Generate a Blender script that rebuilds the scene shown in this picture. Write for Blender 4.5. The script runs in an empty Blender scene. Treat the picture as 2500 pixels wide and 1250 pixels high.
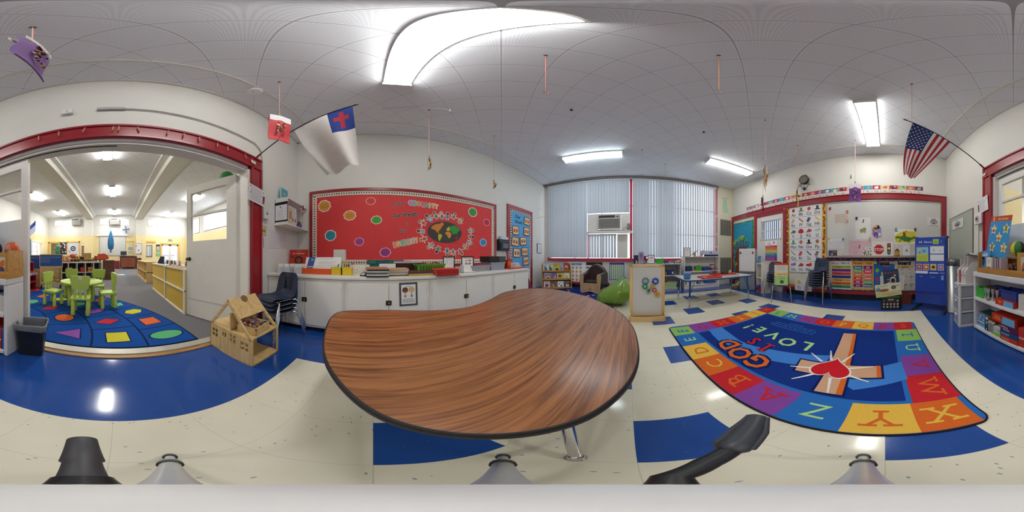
import bpy,math,random
from mathutils import Vector,Matrix
random.seed(7)
PI=math.pi
S=bpy.context.scene
C=S.collection
# ---------------------------------------------------------------- camera
cam_d=bpy.data.cameras.new('camera')
cam_d.type='PANO'
cam_d.panorama_type='EQUIRECTANGULAR'
try:
    cam_d.cycles.panorama_type='EQUIRECTANGULAR'
except Exception:
    pass
cam_d.clip_start=0.01
cam_d.clip_end=200
cam=bpy.data.objects.new('camera',cam_d)
C.objects.link(cam)
cam.location=(0,0,1.0)
cam.rotation_euler=(PI/2,0,math.radians((1536-1250)*0.144))
S.camera=cam
# ---------------------------------------------------------------- world, exposure, daylight
S.view_settings.view_transform='Standard'
S.view_settings.look='None'
S.view_settings.gamma=1
S.view_settings.use_curve_mapping=False
S.view_settings.exposure=0.83
wd=bpy.data.worlds.new('world');S.world=wd
wd.use_nodes=True
wd.node_tree.nodes['Background'].inputs[0].default_value=(0.80,0.88,1.0,1)
wd.node_tree.nodes['Background'].inputs[1].default_value=1.0
LAMP=11      # strength of the room's ceiling lamps
LAMP2=44     # strength of the lamps in the next room
def daylight(loc,rot,sx,sy,power,col):
    l=bpy.data.lights.new('daylight','AREA');l.shape='RECTANGLE'
    l.size=sx;l.size_y=sy;l.energy=power;l.color=col
    o=bpy.data.objects.new('daylight',l);C.objects.link(o)
    o.location=loc;o.rotation_euler=rot
    return o
# sky light falling on the outer side of the window walls
daylight((0.1,5.55,2.3),(-PI/2,0,0),5.6,2.8,50,(0.72,0.84,1.0))
daylight((0,-14.2,3.4),(PI/2,0,0),11,2.5,420,(0.92,0.96,1.0))
daylight((-6.9,-8,3.0),(PI/2,0,-PI/2),9,3,300,(0.90,0.95,1.0))

# ---------------------------------------------------------------- picture to place helpers (camera stands at 0,0,1)
K=math.radians(0.144)
def ray(x,y):
    t=(x-1536)*K;e=(625-y)*K
    return math.sin(t)*math.cos(e),math.cos(t)*math.cos(e),math.sin(e)
def F(x,y,z=0.0):
    a,b,c=ray(x,y);s=(z-1)/c
    return Vector((a*s,b*s,z))
def PX(x,y,X):
    a,b,c=ray(x,y);s=X/a
    return Vector((X,b*s,1+c*s))
def PY(x,y,Y):
    a,b,c=ray(x,y);s=Y/b
    return Vector((a*s,Y,1+c*s))
XB,XR,YD,YN,ZC=-2.79,3.56,-1.40,4.95,3.58   # bulletin, whiteboard, door, window walls, ceiling
YE,ZE=-13.2,4.35                                   # far wall and ceiling of the next room
def wall_frame(w,s,z,off=0.0):
    """matrix whose x runs right along the wall, y up, z into the room"""
    if w=='B':
        o=(XB+off,s,z);r=(0,1,0);n=(1,0,0)
    elif w=='R':
        o=(XR-off,-s,z);r=(0,-1,0);n=(-1,0,0)
    elif w=='D':
        o=(-s,YD+off,z);r=(-1,0,0);n=(0,1,0)
    elif w=='N':
        o=(s,YN-off,z);r=(1,0,0);n=(0,-1,0)
    elif w=='E':
        o=(-s,YE+off,z);r=(-1,0,0);n=(0,1,0)
    r=Vector(r);n=Vector(n);u=Vector((0,0,1))
    M=Matrix((r,u,n)).transposed().to_4x4()
    M.translation=Vector(o)
    return M
def wall_sz(w,x,y,off=0.0):
    if w=='B':p=PX(x,y,XB+off);return p.y,p.z
    if w=='R':p=PX(x,y,XR-off);return -p.y,p.z
    if w=='D':p=PY(x,y,YD+off);return -p.x,p.z
    if w=='N':p=PY(x,y,YN-off);return p.x,p.z
    if w=='E':p=PY(x,y,YE+off);return -p.x,p.z
def frame_from(o,right,up):
    r=Vector(right).normalized();u=Vector(up);u=(u-r*u.dot(r)).normalized();n=r.cross(u)
    M=Matrix((r,u,n)).transposed().to_4x4();M.translation=Vector(o)
    return M
def RZ(a):return Matrix.Rotation(a,4,'Z')
def RX(a):return Matrix.Rotation(a,4,'X')
def RY(a):return Matrix.Rotation(a,4,'Y')
def TR(*p):return Matrix.Translation(Vector(p))

# ---------------------------------------------------------------- materials
def lin(c):
    c=c/255.0
    return c/12.92 if c<=0.04045 else ((c+0.055)/1.055)**2.4
def rgb(c):
    if isinstance(c,str):
        c=c.lstrip('#');c=tuple(int(c[i:i+2],16)for i in (0,2,4))
    return (lin(c[0]),lin(c[1]),lin(c[2]),1)
MATS={}
def mat(name,col,rough=0.55,metal=0.0,spec=0.5,coat=0.0,emis=0.0,alpha=1.0,noise=0.06,nscale=30,trans=0.0,bump=0.0):
    key=name
    if key in MATS:return MATS[key]
    m=bpy.data.materials.new(name);m.use_nodes=True
    nt=m.node_tree;b=nt.nodes['Principled BSDF']
    c=rgb(col)
    b.inputs['Roughness'].default_value=rough
    b.inputs['Metallic'].default_value=metal
    b.inputs['Specular IOR Level'].default_value=spec
    if coat:
        b.inputs['Coat Weight'].default_value=coat
        b.inputs['Coat Roughness'].default_value=0.08
    if alpha<1:b.inputs['Alpha'].default_value=alpha
    if trans:b.inputs['Transmission Weight'].default_value=trans
    if emis:
        b.inputs['Emission Color'].default_value=c
        b.inputs['Emission Strength'].default_value=emis
    if noise:
        tc=nt.nodes.new('ShaderNodeTexCoord');n=nt.nodes.new('ShaderNodeTexNoise')
        n.inputs['Scale'].default_value=nscale;n.inputs['Detail'].default_value=4
        nt.links.new(tc.outputs['Object'],n.inputs['Vector'])
        r=nt.nodes.new('ShaderNodeValToRGB')
        r.color_ramp.elements[0].position=0.25;r.color_ramp.elements[1].position=0.75
        r.color_ramp.elements[0].color=tuple(v*(1-noise)for v in c[:3])+(1,)
        r.color_ramp.elements[1].color=tuple(min(1,v*(1+noise))for v in c[:3])+(1,)
        nt.links.new(n.outputs['Fac'],r.inputs['Fac'])
        nt.links.new(r.outputs['Color'],b.inputs['Base Color'])
        if bump:
            bp=nt.nodes.new('ShaderNodeBump');bp.inputs['Strength'].default_value=bump
            bp.inputs['Distance'].default_value=0.004
            nt.links.new(n.outputs['Fac'],bp.inputs['Height']);nt.links.new(bp.outputs['Normal'],b.inputs['Normal'])
    else:
        b.inputs['Base Color'].default_value=c
    MATS[key]=m
    return m
def paper(col):
    """matt printed colour, one material for each colour"""
    if not isinstance(col,str):return col
    return mat('print_'+col.lstrip('#'),col,rough=0.6,spec=0.3,noise=0.05,nscale=60)
def wood(name,c1,c2,axis='y',scale=1.0,rough=0.4,dist=3.0,coat=0.0,stretch=14):
    if name in MATS:return MATS[name]
    m=bpy.data.materials.new(name);m.use_nodes=True
    nt=m.node_tree;b=nt.nodes['Principled BSDF'];N=nt.nodes.new;L=nt.links.new
    tc=N('ShaderNodeTexCoord');mp=N('ShaderNodeMapping')
    st={'x':(1,stretch,stretch),'y':(stretch,1,stretch),'z':(stretch,stretch,1)}[axis]
    mp.inputs['Scale'].default_value=tuple(v*scale for v in st)
    L(tc.outputs['Object'],mp.inputs['Vector'])
    n=N('ShaderNodeTexNoise');n.inputs['Scale'].default_value=2.2;n.inputs['Detail'].default_value=8
    n.inputs['Distortion'].default_value=dist*0.2
    n2=N('ShaderNodeTexNoise');n2.inputs['Scale'].default_value=9;n2.inputs['Detail'].default_value=6
    L(mp.outputs[0],n.inputs['Vector']);L(mp.outputs[0],n2.inputs['Vector'])
    mx=N('ShaderNodeMath');mx.operation='MULTIPLY_ADD';mx.inputs[1].default_value=0.45
    L(n2.outputs['Fac'],mx.inputs[0]);L(n.outputs['Fac'],mx.inputs[2])
    r=N('ShaderNodeValToRGB')
    r.color_ramp.elements[0].position=0.52;r.color_ramp.elements[1].position=0.86
    r.color_ramp.elements[0].color=rgb(c2);r.color_ramp.elements[1].color=rgb(c1)
    L(mx.outputs[0],r.inputs['Fac']);L(r.outputs['Color'],b.inputs['Base Color'])
    b.inputs['Roughness'].default_value=rough
    if coat:b.inputs['Coat Weight'].default_value=coat;b.inputs['Coat Roughness'].default_value=0.2
    MATS[name]=m
    return m
WHITE=mat('white_paint','#e4e1da',0.45,noise=0.02,nscale=8)
WALLP=mat('wall_paint','#d9d7cf',0.6,noise=0.015,nscale=4)
CREAMP=mat('cream_paint','#d6d1ba',0.5,noise=0.02,nscale=4)
REDT=mat('red_gloss_paint','#97202b',0.28,coat=0.3,noise=0.05,nscale=10)
REDN=mat('red_window_paint','#c03350',0.35,noise=0.05,nscale=10)
CHROME=mat('chrome','#c9c9cb',0.16,metal=1.0,noise=0)
STEEL=mat('brushed_steel','#8f9194',0.35,metal=0.9,noise=0.05)
BLACK=mat('black_plastic','#1b1c1f',0.4,noise=0.05)
BLACKR=mat('black_rubber','#161615',0.6,noise=0.05)
NAVY=mat('navy_plastic','#27334a',0.35,noise=0.08,nscale=60,bump=0.2)
MAPLE=wood('maple_plywood','#dcbf88','#c9a466','x',1.0,0.4)
MAPLEZ=wood('maple_plywood_upright','#dcbf88','#c9a466','z',1.0,0.4)
HONEY=wood('honey_oak','#c79149','#a8722f','x',1.0,0.4)
WHITEPL=mat('white_plastic','#dedede',0.35,noise=0.02)
LAMIN=mat('white_laminate','#dfdcd6',0.3,noise=0.02)
GLASSC=mat('clear_plastic','#dfe4ea',0.12,alpha=0.35,noise=0)
BRASS=mat('dark_brass','#4a3b2c',0.35,metal=0.8,noise=0.1)
LIME=mat('lime_plastic','#b2c95c',0.42,noise=0.03)

def glass(name='window_glass',tint=(1,1,1),refl=0.08):
    if name in MATS:return MATS[name]
    m=bpy.data.materials.new(name);m.use_nodes=True
    nt=m.node_tree;nt.nodes.clear()
    o=nt.nodes.new('ShaderNodeOutputMaterial');mx=nt.nodes.new('ShaderNodeMixShader')
    t=nt.nodes.new('ShaderNodeBsdfTransparent');g=nt.nodes.new('ShaderNodeBsdfGlossy')
    g.inputs['Roughness'].default_value=0.03
    t.inputs[0].default_value=(*tint,1)
    fr=nt.nodes.new('ShaderNodeFresnel');fr.inputs[0].default_value=1.35
    nt.links.new(fr.outputs[0],mx.inputs[0])
    nt.links.new(t.outputs[0],mx.inputs[1]);nt.links.new(g.outputs[0],mx.inputs[2])
    nt.links.new(mx.outputs[0],o.inputs[0])
    MATS[name]=m
    return m
GLASS=glass()

# ---------------------------------------------------------------- text
_txt={}
def text_geo(s):
    """outline mesh of a word: verts (x,y) with cap height 1, faces, width"""
    if s in _txt:return _txt[s]
    cu=bpy.data.curves.new('word','FONT');cu.body=s;cu.size=1.0;cu.resolution_u=2
    o=bpy.data.objects.new('word',cu)
    C.objects.link(o)
    bpy.context.view_layer.update()
    dg=bpy.context.evaluated_depsgraph_get()
    me=o.evaluated_get(dg).to_mesh()
    k=1/0.73
    vs=[(v.co.x*k,v.co.y*k)for v in me.vertices]
    fs=[tuple(p.vertices)for p in me.polygons]
    o.evaluated_get(dg).to_mesh_clear()
    C.objects.unlink(o);bpy.data.objects.remove(o);bpy.data.curves.remove(cu)
    w=max([v[0]for v in vs],default=0)
    x0=min([v[0]for v in vs],default=0)
    vs=[(a-x0,b)for a,b in vs]
    _txt[s]=(vs,fs,w-x0)
    return _txt[s]

# ---------------------------------------------------------------- mesh builder
class MB:
    def __init__(s,M=None):
        s.v=[];s.f=[];s.mi=[];s.sm=[];s.mats=[];s.M=M or Matrix.Identity(4)
    def slot(s,m):
        m=paper(m)
        if m not in s.mats:s.mats.append(m)
        return s.mats.index(m)
    def mesh(s,vs,fs,m,smooth=False,M=None):
        T=s.M@M if M is not None else s.M
        b=len(s.v);i=s.slot(m)
        s.v.extend(tuple(T@Vector(p))for p in vs)
        flip=T.determinant()<0
        for f in fs:
            f=tuple(b+k for k in f)
            s.f.append(f[::-1]if flip else f);s.mi.append(i);s.sm.append(smooth)
        return s
    def box(s,x0,y0,z0,x1,y1,z1,m,M=None):
        if x0>x1:x0,x1=x1,x0
        if y0>y1:y0,y1=y1,y0
        if z0>z1:z0,z1=z1,z0
        vs=[(x0,y0,z0),(x1,y0,z0),(x1,y1,z0),(x0,y1,z0),(x0,y0,z1),(x1,y0,z1),(x1,y1,z1),(x0,y1,z1)]
        return s.mesh(vs,[(0,3,2,1),(4,5,6,7),(0,1,5,4),(1,2,6,5),(2,3,7,6),(3,0,4,7)],m,M=M)
    def cb(s,c,d,m,M=None):
        return s.box(c[0]-d[0]/2,c[1]-d[1]/2,c[2]-d[2]/2,c[0]+d[0]/2,c[1]+d[1]/2,c[2]+d[2]/2,m,M)
    def prism(s,poly,z0,z1,m,M=None,smooth=False):
        n=len(poly)
        a=sum(poly[i][0]*poly[(i+1)%n][1]-poly[(i+1)%n][0]*poly[i][1]for i in range(n))
        if a<0:poly=poly[::-1]
        vs=[(p[0],p[1],z0)for p in poly]+[(p[0],p[1],z1)for p in poly]
        s.mesh(vs,[tuple(range(n))[::-1],tuple(range(n,2*n))],m,M=M)
        return s.mesh(vs,[(i,(i+1)%n,n+(i+1)%n,n+i)for i in range(n)],m,smooth,M=M)
    def rings(s,rings,m,smooth=True,cap=True,M=None,closed=False):
        n=len(rings[0]);vs=[p for r in rings for p in r];fs=[]
        k=len(rings)
        for j in range(k if closed else k-1):
            a=j*n;b=((j+1)%k)*n
            for i in range(n):fs.append((a+i,a+(i+1)%n,b+(i+1)%n,b+i))
        s.mesh(vs,fs,m,smooth,M=M)
        if cap and not closed:
            s.mesh(rings[0],[tuple(range(n))[::-1]],m,M=M);s.mesh(rings[-1],[tuple(range(n))],m,M=M)
        return s
    def tube(s,pts,r,m,n=8,M=None,cap=True,closed=False):
        P=[Vector(p)for p in pts];R=r if isinstance(r,(list,tuple))else [r]*len(P)
        rs=[];up=None
        for i,p in enumerate(P):
            if closed:d=P[(i+1)%len(P)]-P[i-1]
            else:d=(P[min(i+1,len(P)-1)]-P[max(i-1,0)])
            d.normalize()
            if up is None:
                up=Vector((0,0,1))if abs(d.z)<0.9 else Vector((1,0,0))
            a=d.cross(up);
            if a.length<1e-5:a=d.cross(Vector((0,1,0.3)))
            a.normalize();b=a.cross(d).normalized();up=b
            rs.append([p+(a*math.cos(2*PI*k/n)+b*math.sin(2*PI*k/n))*R[i]for k in range(n)])
        rs=[[tuple(q)for q in rr][::-1]for rr in rs]
        return s.rings(rs,m,True,cap,M,closed)
    def cyl(s,p0,p1,r,m,n=16,r1=None,M=None):
        return s.tube([p0,p1],[r,r if r1 is None else r1],m,n,M)
    def lathe(s,prof,m,n=24,c=(0,0,0),M=None,sx=1,sy=1,cap=True):
        rs=[[(c[0]+r*sx*math.cos(2*PI*k/n),c[1]+r*sy*math.sin(2*PI*k/n),c[2]+z)for k in range(n)]for r,z in prof]
        return s.rings(rs,m,True,cap,M)
    def sph(s,c,r,m,n=14,M=None):
        r=r if isinstance(r,(list,tuple))else (r,r,r)
        rs=[]
        for j in range(1,n//2+1):
            a=PI*j/(n//2+1)
            rs.append([(c[0]+r[0]*math.sin(a)*math.cos(2*PI*k/n),c[1]+r[1]*math.sin(a)*math.sin(2*PI*k/n),c[2]-r[2]*math.cos(a))for k in range(n)])
        return s.rings(rs,m,True,True,M)
    def grid(s,fn,nu,nv,m,smooth=True,M=None,th=0.0,back=None):
        """sheet fn(u,v) -> point; th gives thickness"""
        P=[[Vector(fn(i/nu,j/nv))for i in range(nu+1)]for j in range(nv+1)]
        idx=lambda i,j:j*(nu+1)+i
        vs=[tuple(p)for row in P for p in row]
        fs=[(idx(i,j),idx(i+1,j),idx(i+1,j+1),idx(i,j+1))for j in range(nv)for i in range(nu)]
        if callable(m):
            for j in range(nv):
                for i in range(nu):
                    q=[P[j][i],P[j][i+1],P[j+1][i+1],P[j+1][i]]
                    s.mesh([tuple(a)for a in q],[(0,1,2,3)],m((i+.5)/nu,(j+.5)/nv),smooth,M=M)
            return s
        s.mesh(vs,fs,m,smooth,M=M)
        if th:
            nrm=[]
            for j in range(nv+1):
                for i in range(nu+1):
                    du=P[j][min(i+1,nu)]-P[j][max(i-1,0)];dv=P[min(j+1,nv)][i]-P[max(j-1,0)][i]
                    k=du.cross(dv);nrm.append(k.normalized()if k.length>1e-9 else Vector((0,0,1)))
            vb=[tuple(Vector(vs[k])-nrm[k]*th)for k in range(len(vs))]
            s.mesh(vb,[f[::-1]for f in fs],back or m,smooth,M=M)
            bd=[idx(i,0)for i in range(nu+1)]+[idx(nu,j)for j in range(1,nv+1)]+[idx(i,nv)for i in range(nu-1,-1,-1)]+[idx(0,j)for j in range(nv-1,0,-1)]
            k=len(bd);ev=[vs[b]for b in bd]+[vb[b]for b in bd]
            s.mesh(ev,[(i,k+i,k+(i+1)%k,(i+1)%k)for i in range(k)],m,M=M)
        return s
    def build(s,name,parent=None,at=None,bevel=0.0,seg=2):
        """at: world matrix (or parent-local matrix) at which the object's origin sits; verts already relative to it"""
        me=bpy.data.meshes.new(name)
        me.from_pydata(s.v,[],s.f)
        for m in s.mats:me.materials.append(m)
        me.polygons.foreach_set('material_index',s.mi)
        me.polygons.foreach_set('use_smooth',s.sm)
        me.update()
        o=bpy.data.objects.new(name,me);C.objects.link(o)
        if parent is not None:o.parent=parent
        if at is not None:o.matrix_local=at if isinstance(at,Matrix)else TR(*at)
        if bevel:
            md=o.modifiers.new('bevel','BEVEL');md.width=bevel;md.segments=seg;md.limit_method='ANGLE';md.angle_limit=0.7
            md.harden_normals=False
        return o

class Pan(MB):
    """printed sheet or board: local x right, y up, z out; drawing in fractions, v measured from the top"""
    def __init__(s,W,H,t=0.002,base='#ffffff',side=None):
        super().__init__();s.W=W;s.H=H;s.z=t;s.k=0
        if base:s.box(-W/2,-H/2,0,W/2,H/2,t,base)
    def p(s,u,v):return ((u-.5)*s.W,(.5-v)*s.H)
    def up(s,q=None):
        """height of the next layer of print: just over whatever it overlaps"""
        if not hasattr(s,'lay'):s.lay=[]
        xs=[a[0]for a in q];ys=[a[1]for a in q];b=(min(xs),min(ys),max(xs),max(ys));l=0
        for (c,lv)in s.lay:
            if lv>l and b[0]<c[2]and c[0]<b[2]and b[1]<c[3]and c[1]<b[3]:l=lv
        s.lay.append((b,l+1));return s.z+0.0004*(l+1)
    def poly(s,pts,m,raw=False):
        q=[s.p(*a)for a in pts]if not raw else list(pts);n=len(q);z=s.up(q)
        a=sum(q[i][0]*q[(i+1)%n][1]-q[(i+1)%n][0]*q[i][1]for i in range(n))
        if a<0:q=q[::-1]
        MB.mesh(s,[(x,y,z)for x,y in q],[tuple(range(n))],m);return s
    def rect(s,u0,v0,u1,v1,m):return s.poly([(u0,v0),(u1,v0),(u1,v1),(u0,v1)],m)
    def ell(s,u,v,ru,rv,m,n=20,a0=0,a1=2*PI):
        full=abs(a1-a0-2*PI)<1e-6
        k=n if full else n+1
        return s.poly([(u+ru*math.cos(a0+(a1-a0)*i/n),v+rv*math.sin(a0+(a1-a0)*i/n))for i in range(k)],m)
    def circ(s,u,v,r,m,n=20):return s.ell(u,v,r/s.W,r/s.H,m,n)
    def cloud(s,u,v,ru,rv,m,lobes=8,amp=.09,ph=0):
        return s.poly([(u+ru*(1-amp+amp*abs(math.sin(lobes*a/2+ph))*1.6)*math.cos(a),v+rv*(1-amp+amp*abs(math.sin(lobes*a/2+ph))*1.6)*math.sin(a))for a in [2*PI*i/64 for i in range(64)]],m)
    def text(s,t,u,v,h,m,al='c',maxw=None,rot=0.0,bold=0.0):
        """h: cap height as a fraction of the sheet height, maxw: fraction of the width; v: middle of the letters"""
        vs,fs,w=text_geo(t);hh=h*s.H;sx=hh
        if maxw and w*sx>maxw*s.W:sx=maxw*s.W/w
        cx,cy=s.p(u,v);ox={'c':-w*sx/2,'l':0,'r':-w*sx}[al]
        ca,sa=math.cos(rot),math.sin(rot)
        offs=[(0,0)]if not bold else [(0,0),(bold*hh,0),(-bold*hh,0),(0,bold*hh),(0,-bold*hh)]
        z=s.up([(cx-w*sx/2+(w*sx/2 if al=='l' else -w*sx/2 if al=='r' else 0),cy-hh*.7),(cx+w*sx/2+(w*sx/2 if al=='l' else -w*sx/2 if al=='r' else 0),cy+hh*.6)])
        for k,(bx,by)in enumerate(offs):
            P=[(ox+a*sx+bx,(b-.5)*hh+by)for a,b in vs]
            MB.mesh(s,[(cx+x*ca-y*sa,cy+x*sa+y*ca,z+k*0.00006)for x,y in P],fs,m)
        return s
    def line(s,pts,w,m):
        """polyline of fractions, w in metres"""
        q=[Vector(s.p(*a))for a in pts];z=s.up(q)
        for i in range(len(q)-1):
            d=q[i+1]-q[i]
            if d.length<1e-6:continue
            n=Vector((-d.y,d.x)).normalized()*w/2;e=d.normalized()*w*.3
            a,b=q[i]-e,q[i+1]+e
            MB.mesh(s,[(*(a-n),z),(*(b-n),z),(*(b+n),z),(*(a+n),z)],[(0,1,2,3)],m)
        return s
    def scribble(s,u0,v0,u1,v1,rows,m,h=0.5,seed=1):
        """lines of small unreadable writing"""
        rr=random.Random(seed);z=s.up([s.p(u0,v0),s.p(u1,v1)])
        dv=(v1-v0)/rows
        for k in range(rows):
            u=u0;v=v0+(k+.5)*dv;end=u1-rr.random()*(u1-u0)*.25
            while u<end:
                w=(u1-u0)*(0.04+rr.random()*.09);a=s.p(u,v-dv*h/2);b=s.p(min(u+w,u1),v+dv*h/2)
                MB.mesh(s,[(a[0],b[1],z),(b[0],b[1],z),(b[0],a[1],z),(a[0],a[1],z)],[(0,1,2,3)],m)
                u+=w+(u1-u0)*.022
        return s
    def frame(s,w,m,t=0.012):
        W,H=s.W/2,s.H/2
        s.box(-W,H-w,0,W,H,t,m);s.box(-W,-H,0,W,-H+w,t,m);s.box(-W,-H+w,0,-W+w,H-w,t,m);s.box(W-w,-H+w,0,W,H-w,t,m)
        return s

# ---------------------------------------------------------------- naming
def tag(o,label=None,cat=None,group=None,kind=None):
    if label:o['label']=label
    if cat:o['category']=cat
    if group:o['group']=group
    if kind:o['kind']=kind
    return o
def thing(name,label,cat,loc=(0,0,0),rz=0.0,group=None,M=None):
    o=bpy.data.objects.new(name,None);C.objects.link(o);o.empty_display_size=0.05
    o.matrix_world=M if M is not None else TR(*loc)@RZ(rz)
    return tag(o,label,cat,group)
def struct(o):o['kind']='structure';return o
def copy_tree(o,M=None,label=None,group=None):
    c=o.copy();C.objects.link(c)
    for ch in list(o.children):
        d=ch.copy();C.objects.link(d);d.parent=c
        for g in list(ch.children):
            e=g.copy();C.objects.link(e);e.parent=d
    if M is not None:c.matrix_world=M
    if label:c['label']=label
    if group:c['group']=group
    return c
def wpan(w,x0,y0,x1,y1,t=0.002,base='#ffffff',off=0.0,rot=0.0,zy=None):
    """sheet on wall w between two picture corners; returns the sheet and its matrix"""
    xm=(x0+x1)/2
    s0,_=wall_sz(w,x0,y0,off);s1,_=wall_sz(w,x1,y0,off)
    _,z1=wall_sz(w,xm,y0,off);_,z0=wall_sz(w,xm,y1,off)
    P=Pan(abs(s1-s0),z1-z0,t,base)
    return P,wall_frame(w,(s0+s1)/2,(z0+z1)/2,off)@RZ(rot)
# ================================================================ THE SETTING
def floor_mat(name,col,fleck,f2):
    m=bpy.data.materials.new(name);m.use_nodes=True
    nt=m.node_tree;b=nt.nodes['Principled BSDF'];N=nt.nodes.new;L=nt.links.new
    tc=N('ShaderNodeTexCoord')
    n=N('ShaderNodeTexNoise');n.inputs['Scale'].default_value=3.0;n.inputs['Detail'].default_value=3
    L(tc.outputs['Object'],n.inputs['Vector'])
    mp=N('ShaderNodeMapping');mp.inputs['Rotation'].default_value=(0,0,0.5);mp.inputs['Scale'].default_value=(26,60,1)
    L(tc.outputs['Object'],mp.inputs['Vector'])
    v=N('ShaderNodeTexVoronoi');v.inputs['Scale'].default_value=1.0
    L(mp.outputs[0],v.inputs['Vector'])
    w=N('ShaderNodeTexWhiteNoise')
    L(v.outputs['Position'],w.inputs['Vector'])
    lt=N('ShaderNodeMath');lt.operation='LESS_THAN';lt.inputs[1].default_value=0.17
    L(v.outputs['Distance'],lt.inputs[0])
    gt=N('ShaderNodeMath');gt.operation='GREATER_THAN';gt.inputs[1].default_value=0.82
    L(w.outputs['Value'],gt.inputs[0])
    mu=N('ShaderNodeMath');mu.operation='MULTIPLY';L(lt.outputs[0],mu.inputs[0]);L(gt.outputs[0],mu.inputs[1])
    r=N('ShaderNodeValToRGB');c=rgb(col)
    r.color_ramp.elements[0].position=.3;r.color_ramp.elements[1].position=.7
    r.color_ramp.elements[0].color=tuple(x*.95 for x in c[:3])+(1,);r.color_ramp.elements[1].color=tuple(x*1.04 for x in c[:3])+(1,)
    L(n.outputs['Fac'],r.inputs['Fac'])
    mx=N('ShaderNodeMixRGB');mx.inputs[2].default_value=rgb(fleck)
    L(mu.outputs[0],mx.inputs[0]);L(r.outputs[0],mx.inputs[1])
    # tile joints
    sp=N('ShaderNodeSeparateXYZ');L(tc.outputs['Object'],sp.inputs[0])
    outs=[]
    for ax,off in ((0,0.016),(1,0.0)):
        a=N('ShaderNodeMath');a.operation='SUBTRACT';a.inputs[1].default_value=off-40*.312;L(sp.outputs[ax],a.inputs[0])
        d=N('ShaderNodeMath');d.operation='DIVIDE';d.inputs[1].default_value=.312;L(a.outputs[0],d.inputs[0])
        f=N('ShaderNodeMath');f.operation='PINGPONG';f.inputs[1].default_value=.5
        fr=N('ShaderNodeMath');fr.operation='FRACT';L(d.outputs[0],fr.inputs[0]);L(fr.outputs[0],f.inputs[0])
        l=N('ShaderNodeMath');l.operation='LESS_THAN';l.inputs[1].default_value=0.004;L(f.outputs[0],l.inputs[0]);outs.append(l)
    ma=N('ShaderNodeMath');ma.operation='MAXIMUM';L(outs[0].outputs[0],ma.inputs[0]);L(outs[1].outputs[0],ma.inputs[1])
    ms=N('ShaderNodeMath');ms.operation='MULTIPLY';ms.inputs[1].default_value=.35;L(ma.outputs[0],ms.inputs[0])
    m2=N('ShaderNodeMixRGB');m2.inputs[2].default_value=rgb(f2);L(ms.outputs[0],m2.inputs[0]);L(mx.outputs[0],m2.inputs[1])
    L(m2.outputs[0],b.inputs['Base Color'])
    n3=N('ShaderNodeTexNoise');n3.inputs['Scale'].default_value=2.5;L(tc.outputs['Object'],n3.inputs['Vector'])
    mr=N('ShaderNodeMapRange');mr.inputs['To Min'].default_value=0.06;mr.inputs['To Max'].default_value=0.16
    L(n3.outputs['Fac'],mr.inputs[0]);L(mr.outputs[0],b.inputs['Roughness'])
    b.inputs['Specular IOR Level'].default_value=0.5
    return m
FCREAM=floor_mat('vinyl_tile_cream','#d8d4c0','#8f979e','#8d8a7c')
FBLUE=floor_mat('vinyl_tile_blue','#1f4890','#2c5ca6','#182f66')
BLUES={(-2,0),(0,1),(1,-1),(1,4),(-1,3),(3,8),(5,6),(7,6),(7,8),(5,9),(6,11),(4,11),(2,10),(1,7),(7,2),(6,-1),(-3,5),(-2,9),(4,3),(3,0),(-3,11),(0,12)}
fl=MB();q=.312
for i in range(-10,13):
    for j in range(-6,17):
        x0,x1=max(.016+i*q,XB-.05),min(.016+(i+1)*q,XR+.05)
        y0,y1=max(j*q,YD),min((j+1)*q,YN+.05)
        if x1<=x0 or y1<=y0:continue
        blue=i<-4 or i>=9 or j<-2 or j>=13 or (i,j)in BLUES
        fl.mesh([(x0,y0,0),(x1,y0,0),(x1,y1,0),(x0,y1,0)],[(0,1,2,3)],FBLUE if blue else FCREAM)
fl.box(XB-.05,YD,-.1,XR+.05,YN+.05,-.004,FCREAM)
struct(fl.build('floor'))

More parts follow.
